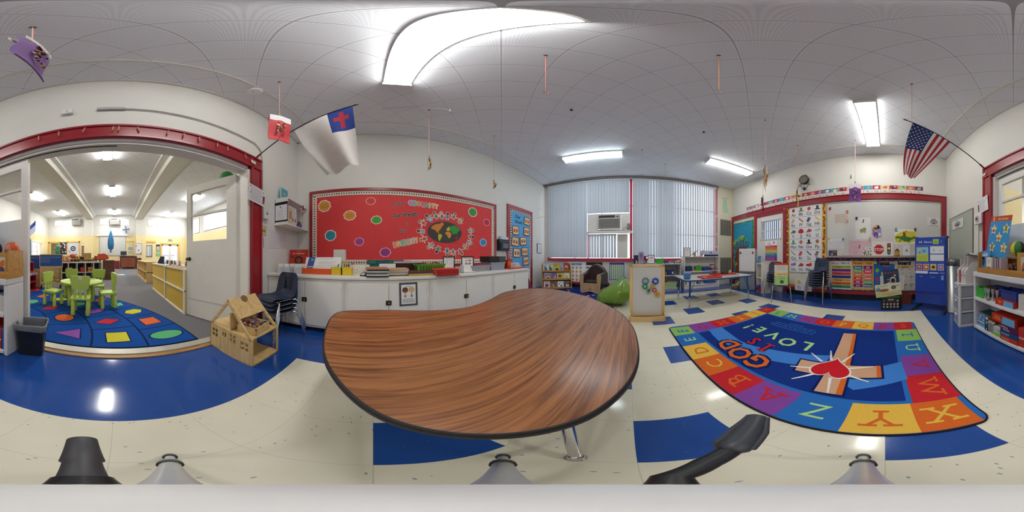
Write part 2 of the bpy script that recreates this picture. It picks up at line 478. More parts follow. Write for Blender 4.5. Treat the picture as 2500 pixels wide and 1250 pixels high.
def ceil_mat(name,tile,base):
    m=bpy.data.materials.new(name);m.use_nodes=True
    nt=m.node_tree;b=nt.nodes['Principled BSDF'];N=nt.nodes.new;L=nt.links.new
    tc=N('ShaderNodeTexCoord');mp=N('ShaderNodeMapping');mp.inputs['Rotation'].default_value=(0,0,PI/4)
    mp.inputs['Location'].default_value=(20*tile+.1,20*tile,0)
    L(tc.outputs['Object'],mp.inputs['Vector'])
    sp=N('ShaderNodeSeparateXYZ');L(mp.outputs[0],sp.inputs[0])
    def grid(step,wd):
        o=[]
        for ax in (0,1):
            d=N('ShaderNodeMath');d.operation='DIVIDE';d.inputs[1].default_value=step;L(sp.outputs[ax],d.inputs[0])
            fr=N('ShaderNodeMath');fr.operation='FRACT';L(d.outputs[0],fr.inputs[0])
            s=N('ShaderNodeMath');s.operation='SUBTRACT';s.inputs[1].default_value=.5;L(fr.outputs[0],s.inputs[0])
            a=N('ShaderNodeMath');a.operation='ABSOLUTE';L(s.outputs[0],a.inputs[0]);o.append(a)
        return o
    g=grid(tile,0)
    mx=N('ShaderNodeMath');mx.operation='MAXIMUM';L(g[0].outputs[0],mx.inputs[0]);L(g[1].outputs[0],mx.inputs[1])
    seam=N('ShaderNodeMath');seam.operation='GREATER_THAN';seam.inputs[1].default_value=.4925;L(mx.outputs[0],seam.inputs[0])
    h=grid(tile/24,0)
    sq=[]
    for a in h:
        p=N('ShaderNodeMath');p.operation='POWER';p.inputs[1].default_value=2;L(a.outputs[0],p.inputs[0]);sq.append(p)
    ad=N('ShaderNodeMath');ad.operation='ADD';L(sq[0].outputs[0],ad.inputs[0]);L(sq[1].outputs[0],ad.inputs[1])
    hole=N('ShaderNodeMath');hole.operation='LESS_THAN';hole.inputs[1].default_value=0.075;L(ad.outputs[0],hole.inputs[0])
    inn=N('ShaderNodeMath');inn.operation='LESS_THAN';inn.inputs[1].default_value=.47;L(mx.outputs[0],inn.inputs[0])
    hm=N('ShaderNodeMath');hm.operation='MULTIPLY';L(hole.outputs[0],hm.inputs[0]);L(inn.outputs[0],hm.inputs[1])
    hs=N('ShaderNodeMath');hs.operation='MULTIPLY';hs.inputs[1].default_value=.28;L(hm.outputs[0],hs.inputs[0])
    c=rgb(base)
    m1=N('ShaderNodeMixRGB');m1.inputs[1].default_value=c;m1.inputs[2].default_value=tuple(x*.35 for x in c[:3])+(1,);L(hs.outputs[0],m1.inputs[0])
    m2=N('ShaderNodeMixRGB');m2.inputs[2].default_value=tuple(x*.45 for x in c[:3])+(1,)
    L(seam.outputs[0],m2.inputs[0]);L(m1.outputs[0],m2.inputs[1])
    L(m2.outputs[0],b.inputs['Base Color']);b.inputs['Roughness'].default_value=.8;b.inputs['Specular IOR Level'].default_value=.2
    return m
CEIL=ceil_mat('acoustic_ceiling_tile',.325,'#e9edf2')
ce=MB();ce.box(XB-.1,YD-.1,ZC,XR+.1,YN+.2,ZC+.1,CEIL)
struct(ce.build('ceiling'))
# plaster beads and border joints round the tiled ceiling
bd=MB();z=ZC
bw=.38
for (x0,y0,x1,y1)in ((XB+bw,YD+bw,XB+bw+.03,YN),(XR-bw-.03,YD+bw,XR-bw,YN),(XB+bw,YD+bw,XR-bw,YD+bw+.03),
                         (XB,YD,XB+.035,YN),(XR-.035,YD,XR,YN),(XB,YD,XR,YD+.035)):
    bd.box(x0,y0,z-.014,x1,y1,z+.002,WALLP)
struct(bd.build('trim_1'))

def wall(name,w,s0,s1,z0,z1,holes=(),t=.2,mats=None,base=None):
    """wall slab behind the wall plane, cut into cells round its openings; mats: list of (z below which, material)"""
    mats=mats or [(99,WALLP)]
    M=wall_frame(w,0,0)if base is None else base
    ss=sorted({s0,s1}|{h[0]for h in holes}|{h[2]for h in holes})
    zs=sorted({z0,z1}|{h[1]for h in holes}|{h[3]for h in holes}|{m[0]for m in mats if z0<m[0]<z1})
    ss=[a for a in ss if s0<=a<=s1];zs=[a for a in zs if z0<=a<=z1]
    b=MB(M)
    for i in range(len(ss)-1):
        for j in range(len(zs)-1):
            cs,cz=(ss[i]+ss[i+1])/2,(zs[j]+zs[j+1])/2
            if any(h[0]<cs<h[2]and h[1]<cz<h[3]for h in holes):continue
            mm=next(m for zz,m in mats if cz<zz)
            b.box(ss[i],zs[j],-t,ss[i+1],zs[j+1],0,mm)
    return struct(b.build(name))
# left wall with the bulletin board, far wall with the windows, right wall with the whiteboard, near wall with the doorway
wall('wall_left','B',YD-.2,YN+.2,0,ZC+.1)
WX0,WX1,WZ0,WZ1=-2.68,2.95,.93,3.50
wall('wall_far','N',XB,XR,0,ZC,[(WX0,WZ0,WX1,WZ1)])
ds0,_=wall_sz('R',1848,600);ds1,_=wall_sz('R',1917,600)
dg=[wall_sz('R',1858,540)[0],wall_sz('R',1884,585)[1],wall_sz('R',1907,540)[0],wall_sz('R',1884,536)[1]]
wall('wall_right','R',-YN-.2,-YD+.2,0,ZC+.1,[(dg[0],dg[1],dg[2],dg[3])])
OX0,OX1,OZ=-1.48,1.80,2.23     # doorway to the next room
yel=mat('yellow_wall_paint','#ebdaa4',.6,noise=.02,nscale=4)
wall('wall_near','D',-6.0,6.2,0,ZE+.1,[(-OX1,0,-OX0,OZ)])
# red casing of the doorway
tr=MB(wall_frame('D',0,0));s0,s1=-OX1,-OX0;cw=.20
tr.box(s0-cw,OZ,0,s1+cw,OZ+cw,.03,REDT);tr.box(s0-cw,OZ-.0,.03,s1+cw,OZ+.035,.045,REDT);tr.box(s0-cw+.0,OZ+cw-.03,.03,s1+cw,OZ+cw,.045,REDT)
for a,b in ((s0-cw,s0),(s1,s1+cw)):
    tr.box(a,0,0,b,OZ,.03,REDT);tr.box(a,0,.03,a+.03,OZ+.2,.045,REDT);tr.box(b-.03,0,.03,b,OZ,.045,REDT)
struct(tr.build('trim_2',bevel=.004))
jb=MB(wall_frame('D',0,0))   # white lining of the opening with the black door track under the head
jb.box(s0,0,-.2,s0+.035,OZ,.0,WHITE);jb.box(s1-.035,0,-.2,s1,OZ,.0,WHITE);jb.box(s0,OZ-.035,-.2,s1,OZ,0,WHITE)
jb.box(s0+.035,OZ-.06,-.05,s1-.035,OZ-.035,-.02,WHITE)
jb.box(s0+.04,OZ-.05,-.085,s0+1.8,OZ-.035,-.065,BLACK)
struct(jb.build('trim_3'))
th=MB();th.box(-1.48,YD-.13,0,1.80,YD-.03,.022,mat('aluminium_strip','#b8b3a6',.4,metal=.3));th.box(-.9,YD-.03,0,1.80,YD+.03,.012,wood('worn_oak_strip','#b38a52','#7e5527','x',2,.5))
struct(th.build('trim_4'))
# next room: carpet floor, ceiling, walls
carpet=mat('grey_carpet','#6f6e70',.95,spec=.1,noise=.35,nscale=160,bump=.6)
nf=MB();nf.box(-6.2,YE-.1,-.1,6.1,YD-.03,.002,carpet);struct(nf.build('floor'))
CEIL2=ceil_mat('plain_ceiling_tile',.62,'#e6e7ea')
nc=MB();nc.box(-6.2,YE-.2,ZE,6.1,YD-.1,ZE+.1,CEIL2);struct(nc.build('ceiling'))
def ehole(x0,x1,y0,y1):
    a,_=wall_sz('E',x0,545);b,_=wall_sz('E',x1,545);xm=(x0+x1)/2
    return (a,wall_sz('E',xm,y1)[1],b,wall_sz('E',xm,y0)[1])
EW=[ehole(135,152,539.5,551),ehole(156,173.5,539,551),ehole(245,264.5,536,548),ehole(295,314,536.5,549),ehole(362,381,539,551),ehole(386,405.5,541,552.5),ehole(408,427,542,554.5)]
ED=ehole(394.5,435,597,640);ED=(ED[0],.02,ED[2],ED[3])
EO=ehole(122,145,591,630);EO=(EO[0],0,EO[2],EO[3])
yw=[(2.68,yel),(99,WALLP)]
wall('wall_next_room_far','E',-6.0,6.2,0,ZE,EW+[ED,EO],mats=yw)
wl=frame_from((5.95,0,0),(0,-1,0),(0,0,1))   # its wall on the +x side, seen from inside
wl=frame_from((5.95,0,0),(0,-1,0),(0,0,1))
wall('wall_next_room_left','',1.4,13.4,0,ZE,[(10.3,1.0,11.9,2.05)],mats=yw,base=frame_from((5.95,0,0),(0,-1,0),(0,0,1)))
wall('wall_next_room_right','',-13.4,-1.4,0,ZE,[(-12.7,2.9,-11.0,3.9),(-10.2,2.9,-7.6,3.9),(-12.4,.9,-11.2,2.1)],mats=yw,base=frame_from((-6.05,0,0),(0,1,0),(0,0,1)))
for k,(x0,x1,xm)in enumerate(((1.92,2.48,1.76),(-2.08,-1.46,-1.26))):
    b=MB();b.box(x0,YE,4.02,x1,YD-.2,ZE,WALLP);b.box(min(xm,x0),YE,4.26,max(xm,x0),YD-.2,ZE,WALLP);b.box(x0-.01,YE,4.02,x0+.05,YD-.2,4.0,WALLP)
    struct(b.build('ceiling_beam'))
    p=MB();a0,a1=(1.97,2.66)if k==0 else (-2.3,-1.55)
    p.box(a0,YE,2.68,a1,YE+.3,ZE,WALLP);p.box(a0,YE,0,a1,YE+.3,2.68,yel)
    struct(p.build('pillar'))
# hallway seen through the open doorway at the back
hb=MB();hb.box(3.7,YE-1.6,0,6.1,YE-1.5,2.6,CREAMP);hb.box(3.7,YE-1.5,2.45,6.1,YE-.2,2.6,CREAMP);hb.box(3.7,YE-1.5,-.1,6.1,YE-.2,0,carpet);hb.box(3.6,YE-1.6,0,3.7,YE-.2,2.6,CREAMP);hb.box(6.1,YE-1.6,0,6.2,YE-.2,2.6,CREAMP)
struct(hb.build('wall_hallway'))

# ---- windows of this room
SKYP=mat('frosted_glass_daylight','#eef3ff',.3,noise=0)
wn=MB(wall_frame('N',0,0))
wn.box(WX0,WZ0-.09,0,2.6,WZ0,.05,REDN)                         # red sill board
for x0,x1 in ((WX0,WX0+.06),(.02,.10),(WX1-.07,WX1-.01)):wn.box(x0,WZ0,-.12,x1,WZ1,.02,REDN)
wn.box(WX0,WZ1-.02,-.12,WX1,WZ1+.0,.01,WHITE)
wf=struct(wn.build('window_1'))
mu=MB(wall_frame('N',0,0))
for x in (-1.75,-.85,1.05,2.0):mu.box(x-.02,WZ0,-.15,x+.02,WZ1,-.11,WHITE)
for z in (1.7,2.6):mu.box(WX0,z-.02,-.15,WX1,z+.02,-.11,WHITE)
mu.build('muntin',wf,Matrix.Identity(4))
gp=MB(wall_frame('N',0,0));gp.mesh([(WX0,WZ0,-.13),(WX1,WZ0,-.13),(WX1,WZ1,-.13),(WX0,WZ1,-.13)],[(0,1,2,3)],GLASS)
gp.build('window_pane',wf,Matrix.Identity(4))
# next room clerestory windows
for k,h in enumerate(EW):
    b=MB(wall_frame('E',0,0));w=.05
    b.box(h[0]-w,h[1]-w,-.02,h[2]+w,h[1],.03,WHITE);b.box(h[0]-w,h[3],-.02,h[2]+w,h[3]+w,.03,WHITE)
    b.box(h[0]-w,h[1],-.02,h[0],h[3],.03,WHITE);b.box(h[2],h[1],-.02,h[2]+w,h[3],.03,WHITE)
    for i in (1,2):
        z=h[1]+(h[3]-h[1])*i/3;b.box(h[0],z-.015,-.06,h[2],z+.015,-.03,WHITE)
    o=struct(b.build('window_%d'%(k+2)))
    g=MB(wall_frame('E',0,0));g.mesh([(h[0],h[1],-.1),(h[2],h[1],-.1),(h[2],h[3],-.1),(h[0],h[3],-.1)],[(0,1,2,3)],GLASS);g.build('window_pane',o,Matrix.Identity(4))
# glazed double door at the back of the next room
b=MB(wall_frame('E',0,0));h=ED;oc=mat('ochre_paint','#e0b55a',.5)
b.box(h[0]-.12,0,0,h[0],h[3]+.12,.04,oc);b.box(h[2],0,0,h[2]+.12,h[3]+.12,.04,oc);b.box(h[0],h[3],0,h[2],h[3]+.12,.04,oc)
do=struct(b.build('door_1'))
xm=(h[0]+h[2])/2
for a,c in ((h[0],xm),(xm,h[2])):
    b=MB(wall_frame('E',0,0));w=.11
    b.box(a,.02,-.08,a+w,h[3],-.03,WHITE);b.box(c-w,.02,-.08,c,h[3],-.03,WHITE);b.box(a,.02,-.08,c,.3,-.03,WHITE);b.box(a,h[3]-w,-.08,c,h[3],-.03,WHITE)
    for z in (.75,1.2,1.62):b.box(a+w,z-.02,-.07,c-w,z+.02,-.04,WHITE)
    b.build('door_leaf',do,Matrix.Identity(4))
b=MB(wall_frame('E',0,0))
for k in range(14):b.cyl((h[0]+.1+k*(h[2]-h[0]-.2)/13,-.0,-.9),(h[0]+.1+k*(h[2]-h[0]-.2)/13,1.05,-.9),.012,BLACK,6)
b.cyl((h[0],1.05,-.9),(h[2],1.05,-.9),.02,BLACK,6);b.cyl((h[0],.15,-.9),(h[2],.15,-.9),.02,BLACK,6)
tag(b.build('iron_railing'),'black iron railing outside the far glazed double door','railing')

PAVE=mat('concrete_paving','#a8a6a0',.8,noise=.1,nscale=6)
b=MB();b.box(-8,-17,-.1,2.5,YE-.2,.0,PAVE);b.box(XR+.2,1.5,-.1,XR+2.5,5.2,0,PAVE);struct(b.build('ground_outside'))

b=MB();b.box(2.78,-3.1,0,2.92,YD-.2,2.68,yel);b.box(2.78,-3.1,2.68,2.92,YD-.2,ZE,WALLP);struct(b.build('wall_next_room_stub'))
# ================================================================ CEILING LAMPS (each carries its own light)
def lamp_mat(name,col,st):
    m=bpy.data.materials.new(name);m.use_nodes=True;nt=m.node_tree;nt.nodes.clear()
    o=nt.nodes.new('ShaderNodeOutputMaterial');e=nt.nodes.new('ShaderNodeEmission')
    e.inputs[0].default_value=(*col,1);e.inputs[1].default_value=st
    nt.links.new(e.outputs[0],o.inputs[0]);return m
DIF=lamp_mat('lit_diffuser',(1.0,.985,.955),LAMP);DIFC=lamp_mat('lit_diffuser_cool',(.80,.93,1.0),LAMP)
DIF2=lamp_mat('lit_diffuser_next_room',(1.0,.985,.97),LAMP2)
TUBE=lamp_mat('lit_tube',(1.0,.98,.92),LAMP*3)
def ceiling_lamp(label,cx,cy,zc,L,Wd,along,dif,tube=True,group='ceiling lamps of the classroom'):
    t=thing('ceiling_lamp',label,'ceiling lamp',(cx,cy,zc-.085),0 if along=='x' else PI/2,group)
    b=MB();h=.085
    b.box(-L/2,-Wd/2,.045,L/2,Wd/2,h,WHITE)
    b.box(-L/2-.012,-Wd/2-.01,.0,-L/2,Wd/2+.01,h,WHITE);b.box(L/2,-Wd/2-.01,.0,L/2+.012,Wd/2+.01,h,WHITE)
    b.build('lamp_housing',t)
    d=MB();a=Wd/2
    prof=[(-a,.046),(-a*.92,.012),(-a*.78,0),(a*.78,0),(a*.92,.012),(a,.046)]
    rs=[[(x,y,z)for y,z in prof]for x in (-L/2,L/2)]
    n=len(prof);vs=rs[0]+rs[1]
    d.mesh(vs,[(i,i+1,n+i+1,n+i)for i in range(n-1)],dif)
    d.build('diffuser',t)
    if tube:
        for y in (-Wd*.2,Wd*.2):
            k=MB();k.cyl((-L/2+.04,y,-.001),(L/2-.04,y,-.001),.016,TUBE,10);k.build('tube',t)
    return t
ceiling_lamp('long white ceiling lamp right above the kidney table',-.75,.21,ZC,1.32,.24,'x',DIF)
ceiling_lamp('cool white ceiling lamp in front of the window blinds, above the beanbag corner',-.81,3.51,ZC,1.32,.24,'x',DIFC,False)
ceiling_lamp('warm ceiling lamp near the window, above the blue-edged activity table',2.43,3.40,ZC,1.32,.24,'x',DIF,False)
ceiling_lamp('ceiling lamp above the letter rug near the national flag',2.46,.23,ZC,1.32,.24,'x',DIF)
g='ceiling lamps of the next room'
def clamp(label,x0,x1,y0,y1,w,L,along='y'):
    p=F((x0+x1)/2,(y0+y1)/2,ZE-.08)
    ceiling_lamp(label,p.x,p.y,ZE,L,w,along,DIF2,False,g)
clamp('first lamp of the middle row in the next room, just below the door head',249,271,361,375,.26,1.1)
clamp('second lamp of the middle row in the next room',266,283,456,482,.26,1.3)
clamp('third lamp of the middle row, near the far wall of the next room',274,284.5,513,525,.26,1.25)
clamp('nearer lamp of the left row in the next room',69,109,473,492,.26,1.3)
clamp('farther lamp of the left row in the next room',138,159,516,527.5,.26,1.3)
clamp('nearer lamp of the right row, seen through the glass of the open door',451,491,475,495,.26,1.3)
clamp('farther lamp of the right row in the next room, near the glazed door',401,424,519,531,.26,1.3)
# ================================================================ BLINDS, AIR CONDITIONER, COLUMN
def blind_mat():
    m=bpy.data.materials.new('blind_slat');m.use_nodes=True;nt=m.node_tree;nt.nodes.clear()
    o=nt.nodes.new('ShaderNodeOutputMaterial');d=nt.nodes.new('ShaderNodeBsdfDiffuse');t=nt.nodes.new('ShaderNodeBsdfTranslucent')
    d.inputs[0].default_value=rgb('#b4b7b6');t.inputs[0].default_value=rgb('#b4bcc8')
    mx=nt.nodes.new('ShaderNodeMixShader');mx.inputs[0].default_value=.15
    nt.links.new(d.outputs[0],mx.inputs[1]);nt.links.new(t.outputs[0],mx.inputs[2]);nt.links.new(mx.outputs[0],o.inputs[0]);return m
SLAT=blind_mat()
def blind(label,x0,x1,z0,z1,ang,seed,jit=13,Y=YN-.10,gap=.083):
    r=random.Random(seed)
    t=thing('vertical_blind',label,'blind',((x0+x1)/2,Y,z0),0,'vertical blinds of the window wall')
    cx=(x0+x1)/2
    h=MB();h.box(x0-cx,-.03,z1-z0,x1-cx,.03,z1-z0+.05,WHITEPL);h.build('head_rail',t)
    b=MB();n=int((x1-x0)/gap)
    for i in range(n):
        x=x0+(i+.5)*(x1-x0)/n-cx
        a=math.radians(ang(i/n)+r.uniform(-jit,jit));w=.045
        c,s=math.cos(a)*w,math.sin(a)*w
        pts=[(x-c,-s,.005*1),(x+c,s,.005)]
        n_=Vector((-math.sin(a),math.cos(a),0))*.006
        seq=[(x-c,-s),(x-c*.4+n_.x,-s*.4+n_.y),(x+c*.4+n_.x,s*.4+n_.y),(x+c,s)]
        vs=[(p[0],p[1],0)for p in seq]+[(p[0],p[1],z1-z0)for p in seq]
        b.mesh(vs,[(0,1,5,4),(1,2,6,5),(2,3,7,6)],SLAT,True)
    b.build('blind_slats',t)
    return t
blind('tall closed vertical blind left of the air conditioner',-2.64,-1.285,.95,3.44,lambda u:12+8*u,1)
blind('short upper vertical blind hanging above the air conditioner',-1.275,.01,2.33,3.44,lambda u:14,2)
blind('small bright vertical blind below the shelf of the air conditioner',-1.24,-.38,.95,1.61,lambda u:48,3,4)
blind('tall vertical blind right of the red window post',.11,1.63,.95,3.44,lambda u:20-10*u,4,13)
blind('tall half open vertical blind by the corner column',1.64,2.87,.95,3.44,lambda u:27,5,3,gap=.079)
rl=MB();rl.box(-2.76,YN-.15,3.50,2.95,YN-.05,3.545,mat('grey_rail','#8b8b88',.4,metal=.4))
tag(rl.build('curtain_track'),'long grey metal track running across the top of the window','track')
pn=MB(wall_frame('N',0,0));pn.box(-1.28,1.745,0,-.937,2.27,.05,LAMIN);pn.box(-.243,1.745,0,.015,2.27,.05,LAMIN);pn.box(-.937,1.745,0,-.243,1.814,.05,LAMIN);pn.box(-1.28,2.27,0,.015,2.31,.05,LAMIN);pn.box(-.36,.94,0,-.05,1.66,.03,LAMIN)
tag(pn.build('filler_panel'),'white filler panels framing the air conditioner in the window','panel')
sh=MB(wall_frame('N',0,0));sh.box(-1.28,1.68,0,.10,1.74,.2,LAMIN);sh.box(-1.29,.93,0,-1.26,1.72,.03,REDN)
tag(sh.build('window_shelf',bevel=.004),'white plank shelf under the air conditioner','shelf')
AC1=mat('ac_plastic','#b5b4ae',.45)
def air_conditioner(name,label,M,W,H,D):
    t=thing(name,label,'air conditioner',M=M)
    b=MB();b.box(-W/2,-H/2,0,W/2,H/2,D,AC1);b.box(-W/2-.012,-H/2-.012,D-.06,W/2+.012,H/2+.012,D-.03,AC1)
    b.build('body',t,bevel=.006)
    g=MB()
    for i in range(11):
        y=-H/2+.03+i*(H*.70-.03)/11
        g.box(-W*.46,y,D,W*.46,y+H*.03,D+.012,'#8d8c87')
    g.build('grille',t)
    v=MB();v.box(-W*.46,H*.27,D,W*.26,H*.44,D+.006,'#3a3b3c');v.box(W*.29,H*.27,D,W*.46,H*.44,D+.006,'#c9c8c2');v.box(W*.32,H*.31,D+.006,W*.43,H*.38,D+.008,'#26282a')
    v.build('control_panel',t)
    return t
air_conditioner('air_conditioner','grey window air conditioner standing on the white shelf between the blinds',wall_frame('N',-.59,2.04,.0),.66,.42,.18)
pb=MB(wall_frame('N',0,0));pb.box(-.06,1.80,.06,.02,1.98,.12,'#8c8c85');pb.tube([(-.10,1.76,.12),(-.2,1.76,.15),(-.16,1.84,.14),(-.03,1.84,.13)],.006,'#5a5a55',6)
tag(pb.build('junction_box'),'grey plug box with a cord right of the air conditioner','electrical box')
# corner column to the right of the window
cl=MB();cl.box(2.97,YN-.10,0,XR,YN,ZC,CREAMP);struct(cl.build('pillar'))
def vent(label,x0,x1,z0,z1):
    b=MB(wall_frame('N',0,0,.10));b.box(x0,z0,0,x1,z1,.01,'#8f8c7d')
    n=14
    for i in range(n):b.box(x0+.02,z0+.02+i*(z1-z0-.04)/n,.01,x1-.02,z0+.02+(i+.45)*(z1-z0-.04)/n,.014,'#4c4a42')
    for i in range(1,4):b.box(x0+i*(x1-x0)/4-.006,z0,.014,x0+i*(x1-x0)/4+.006,z1,.017,'#8f8c7d')
    tag(b.build('air_vent'),label,'vent','vents in the corner column')
vent('upper slotted vent grille high on the cream corner column',3.03,3.50,1.74,2.32)
vent('lower slotted vent grille on the corner column behind the table',3.03,3.50,.22,.95)
gc=MB(wall_frame('N',3.22,2.88,.10));gc.prism([(-.05,.24),(.08,.24),(.1,.0),(.16,-.26),(-.04,-.32),(-.1,-.1)],0,.004,'#a9cdb1')
for x,y in ((-.06,.27),(.08,.28)):gc.prism([(x+.035*math.cos(a),y+.035*math.sin(a))for a in [i*PI/6 for i in range(12)]],0,.004,'#8fbf9d')
tag(gc.build('paper_cutout'),'pale green paper cutout high on the corner column','paper cutout')
tc=MB(wall_frame('N',2.9,0,0))
for zz in (1.3,1.75,2.4):tc.box(-.0,zz,0,.05,zz+.05,.03,WHITEPL)
tc.cyl((.02,1.3,.02),(.02,2.45,.02),.004,'#b9b9c4',6)
tag(tc.build('blind_cord_hook'),'white cord hooks beside the right red window post','hook')

# ---------------------------------------------------------------- under the window: posters, book rack, armchair
p,M=wpan('N',1386,640,1430,692);p.box(-p.W/2,p.H/2,0,p.W/2,p.H/2+.01,.002,'#f4f2ec')
p.poly([(.22,.05),(.78,.05),(.80,.10),(.78,.145),(.22,.145),(.20,.10)],'#5aa0dc');p.text('Feelings',.5,.098,.045,'#ffffff')
for j in range(4):
    for i in range(3):
        u,v=.3+i*.21,.25+j*.19
        p.circ(u,v,.028*1.3,'#d8a94a');p.circ(u-.015,v-.008,.005,'#3a2a18',8);p.circ(u+.015,v-.008,.005,'#3a2a18',8);p.ell(u,v+.02,.02,.008,'#8a3a2a',10,0,PI)
        p.rect(u-.04,v+.065,u+.04,v+.075,'#666666')
tag(p.build('feelings_poster',at=M),'white poster of round faces under a blue title, right of the book rack','poster')
p,M=wpan('N',1431,640,1471,695);p.rect(.0,.0,1,.14,'#4d4f3c');p.text('DINOSAURS',.5,.07,.085,'#16160f',maxw=.95,bold=.06)
r=random.Random(4)
for k in range(12):
    u,v=.12+(k%3)*.33+r.uniform(-.04,.04),.24+(k//3)*.17
    c=r.choice(['#2b2b28','#3b3a34','#5f6656','#262a2a'])
    p.ell(u,v,.09,.03,c);p.line([(u+.07,v),(u+.13,v-.05)],.012,c);p.line([(u-.08,v),(u-.16,v+.02)],.008,c)
    for d in (-.05,.05):p.line([(u+d,v+.02),(u+d,v+.06)],.01,c)
tag(p.build('dinosaur_poster',at=M),'white dinosaur poster with dark title hanging behind the armchair','poster')
p,M=wpan('N',1488,641,1524,684,base='#2d6bb0');p.rect(.05,.12,.95,.97,'#cfe0b0');p.rect(0,0,1,.10,'#5b3f92');p.text('Hundred Chart',.5,.05,.05,'#e06a5a',maxw=.9)
for i in range(6):
    p.rect(.12+i*.14,.12,.175+i*.14,.97,'#3f7fb4')
for j in range(10):
    p.rect(.05,.165+j*.082,.95,.18+j*.082,'#dfe39a')
tag(p.build('number_pocket_chart',at=M),'blue and yellow number pocket chart hanging above the green beanbag','pocket chart')
b=MB(wall_frame('N',0,0));b.box(-2.72,0,0,2.9,.10,.02,BLACK);struct(b.build('baseboard_far'))
b=MB(wall_frame('N',0,0));b.box(-2.0,.10,0,-.6,.17,.02,REDN);tag(b.build('wall_strip'),'red strip along the wall behind the book rack and armchair','strip')
# ================================================================ WHITEBOARD WALL (right)
def rz(y,x=2161):return wall_sz('R',x,y)[1]
def rs(x):return wall_sz('R',x,600)[0]
HT0,HT1=2.29,2.44
b=MB(wall_frame('R',0,0));L0,L1=-YN+.1,-YD-.01
b.box(L0,HT0,0,L1,HT1,.035,REDT);b.box(L0,HT1-.02,.035,L1,HT1,.05,REDT)
b.box(L0,.02,0,L0+.09,HT0,.035,REDT);b.box(L1-.11,.1,0,L1,HT0,.035,REDT)
for x0,x1 in ((1842.5,1849),(1913,1921)):b.box(rs(x0),.02,0,rs(x1),HT0,.035,REDT)
b.box(rs(1849),HT0-.10,0,rs(1913),HT0,.03,REDT)
b.box(rs(1921),.13,0,L1-.11,.20,.035,REDT)
struct(b.build('trim_5',bevel=.004))
b=MB(wall_frame('R',0,0));b.box(rs(1921),0,0,L1,.13,.012,BLACKR);b.box(L0,0,0,rs(1842),.1,.012,BLACKR);struct(b.build('baseboard_right'))
# door with the glass pane
d0,d1=rs(1849),rs(1913);b=MB(wall_frame('R',0,0));zt=HT0-.10
g=dg
b.box(d0,.02,0,g[0],zt,.012,WHITE);b.box(g[2],.02,0,d1,zt,.012,WHITE);b.box(g[0],.02,0,g[2],g[1],.012,WHITE);b.box(g[0],g[3],0,g[2],zt,.012,WHITE)
for a in (g[0],g[2]-.02):b.box(a,g[1],-.02,a+.02,g[3],.022,WHITE)
b.box(g[0],g[1],-.02,g[2],g[1]+.02,.022,WHITE);b.box(g[0],g[3]-.02,-.02,g[2],g[3],.022,WHITE);zm=g[1]+(g[3]-g[1])*.42
b.box(g[0],zm,-.02,g[2],zm+.025,.02,WHITE)
dr=struct(b.build('door_2'))
gl=MB(wall_frame('R',0,0));gl.mesh([(g[0],g[1],-.01),(g[2],g[1],-.01),(g[2],g[3],-.01),(g[0],g[3],-.01)],[(0,1,2,3)],GLASS);gl.build('window_pane',dr,Matrix.Identity(4))
b=MB(wall_frame('R',0,0,-.45));n=16     # fence slats standing outside that door
for i in range(n):b.box(g[0]-.3+i*.085,0,-.02,g[0]-.3+i*.085+.05,3.0,0,'#9aa6bd')
for z_ in (.4,2.2):b.box(g[0]-.3,z_,-.04,g[0]+1.05,z_+.05,-.02,'#9aa6bd')
tag(b.build('slatted_screen'),'pale blue slatted screen outside the glass of the side door','screen')
# tree board
t0,t1=rs(1789),rs(1842);W=t1-t0;H=HT0-.10-.12
t=thing('bulletin_board','blue bulletin board with a brown paper tree in the far right corner','bulletin board',M=wall_frame('R',(t0+t1)/2,.12+H/2,.004))
p=Pan(W,H,.008,'#d9d3b4');p.rect(.02,.01,.98,1,'#3f8f55');p.rect(.08,.03,.92,1,'#2f97b8')
r=random.Random(3)
for k in range(90):
    e=r.choice([0,1,2]);v=r.uniform(.015,.98)
    u,v=((r.uniform(.03,.97),r.uniform(.012,.03))if e==0 else (r.uniform(.025,.07),v)if e==1 else (r.uniform(.93,.97),v))
    p.ell(u,v,.022,.008,r.choice(['#2f7a3f','#5aa548','#1f5f3a']),8)
p.text('Fruit of the Spirit',.5,.07,.028,'#1e6f8e',maxw=.75)
p.build('backing',t)
tr_=Pan(W,H,.0,None);tr_.z=.012
def branch(u,v,a,l,w,dep):
    if dep==0 or l<.03:
        tr_.ell(u,v,.035,.016,r.choice(['#8fb84e','#6da544','#a8c95c']),8);return
    du,dv=math.cos(a)*l/W*H*.9,-math.sin(a)*l*.9
    u2,v2=u+du,v+dv
    tr_.line([(u,v),(u+du*.5+.02,v+dv*.5),(u2,v2)],w,'#6b3a2a')
    for k in range(2):branch(u2,v2,a+r.uniform(-.75,.75),l*r.uniform(.62,.85),w*.66,dep-1)
tr_.poly([(.18,.50),(.3,.44),(.5,.42),(.7,.45),(.78,.5),(.66,.47),(.5,.5),(.40,.56),(.34,1),(.12,1),(.18,.7)],'#8a4526')
for a in (2.6,2.2,1.9,1.6,1.3,1.0,.6,3.0):branch(.47+.16*math.cos(a),.47-.03*math.sin(a),a,.075,.032,4)
for a in (3.5,3.9,4.3):branch(.3,.52,a,.09,.03,3)
for k in range(9):tr_.ell(r.uniform(.15,.85),r.uniform(.6,.95),.05,.02,r.choice(['#c8453a','#8fb84e','#e0b43a']),10)
tr_.build('paper_tree',t)
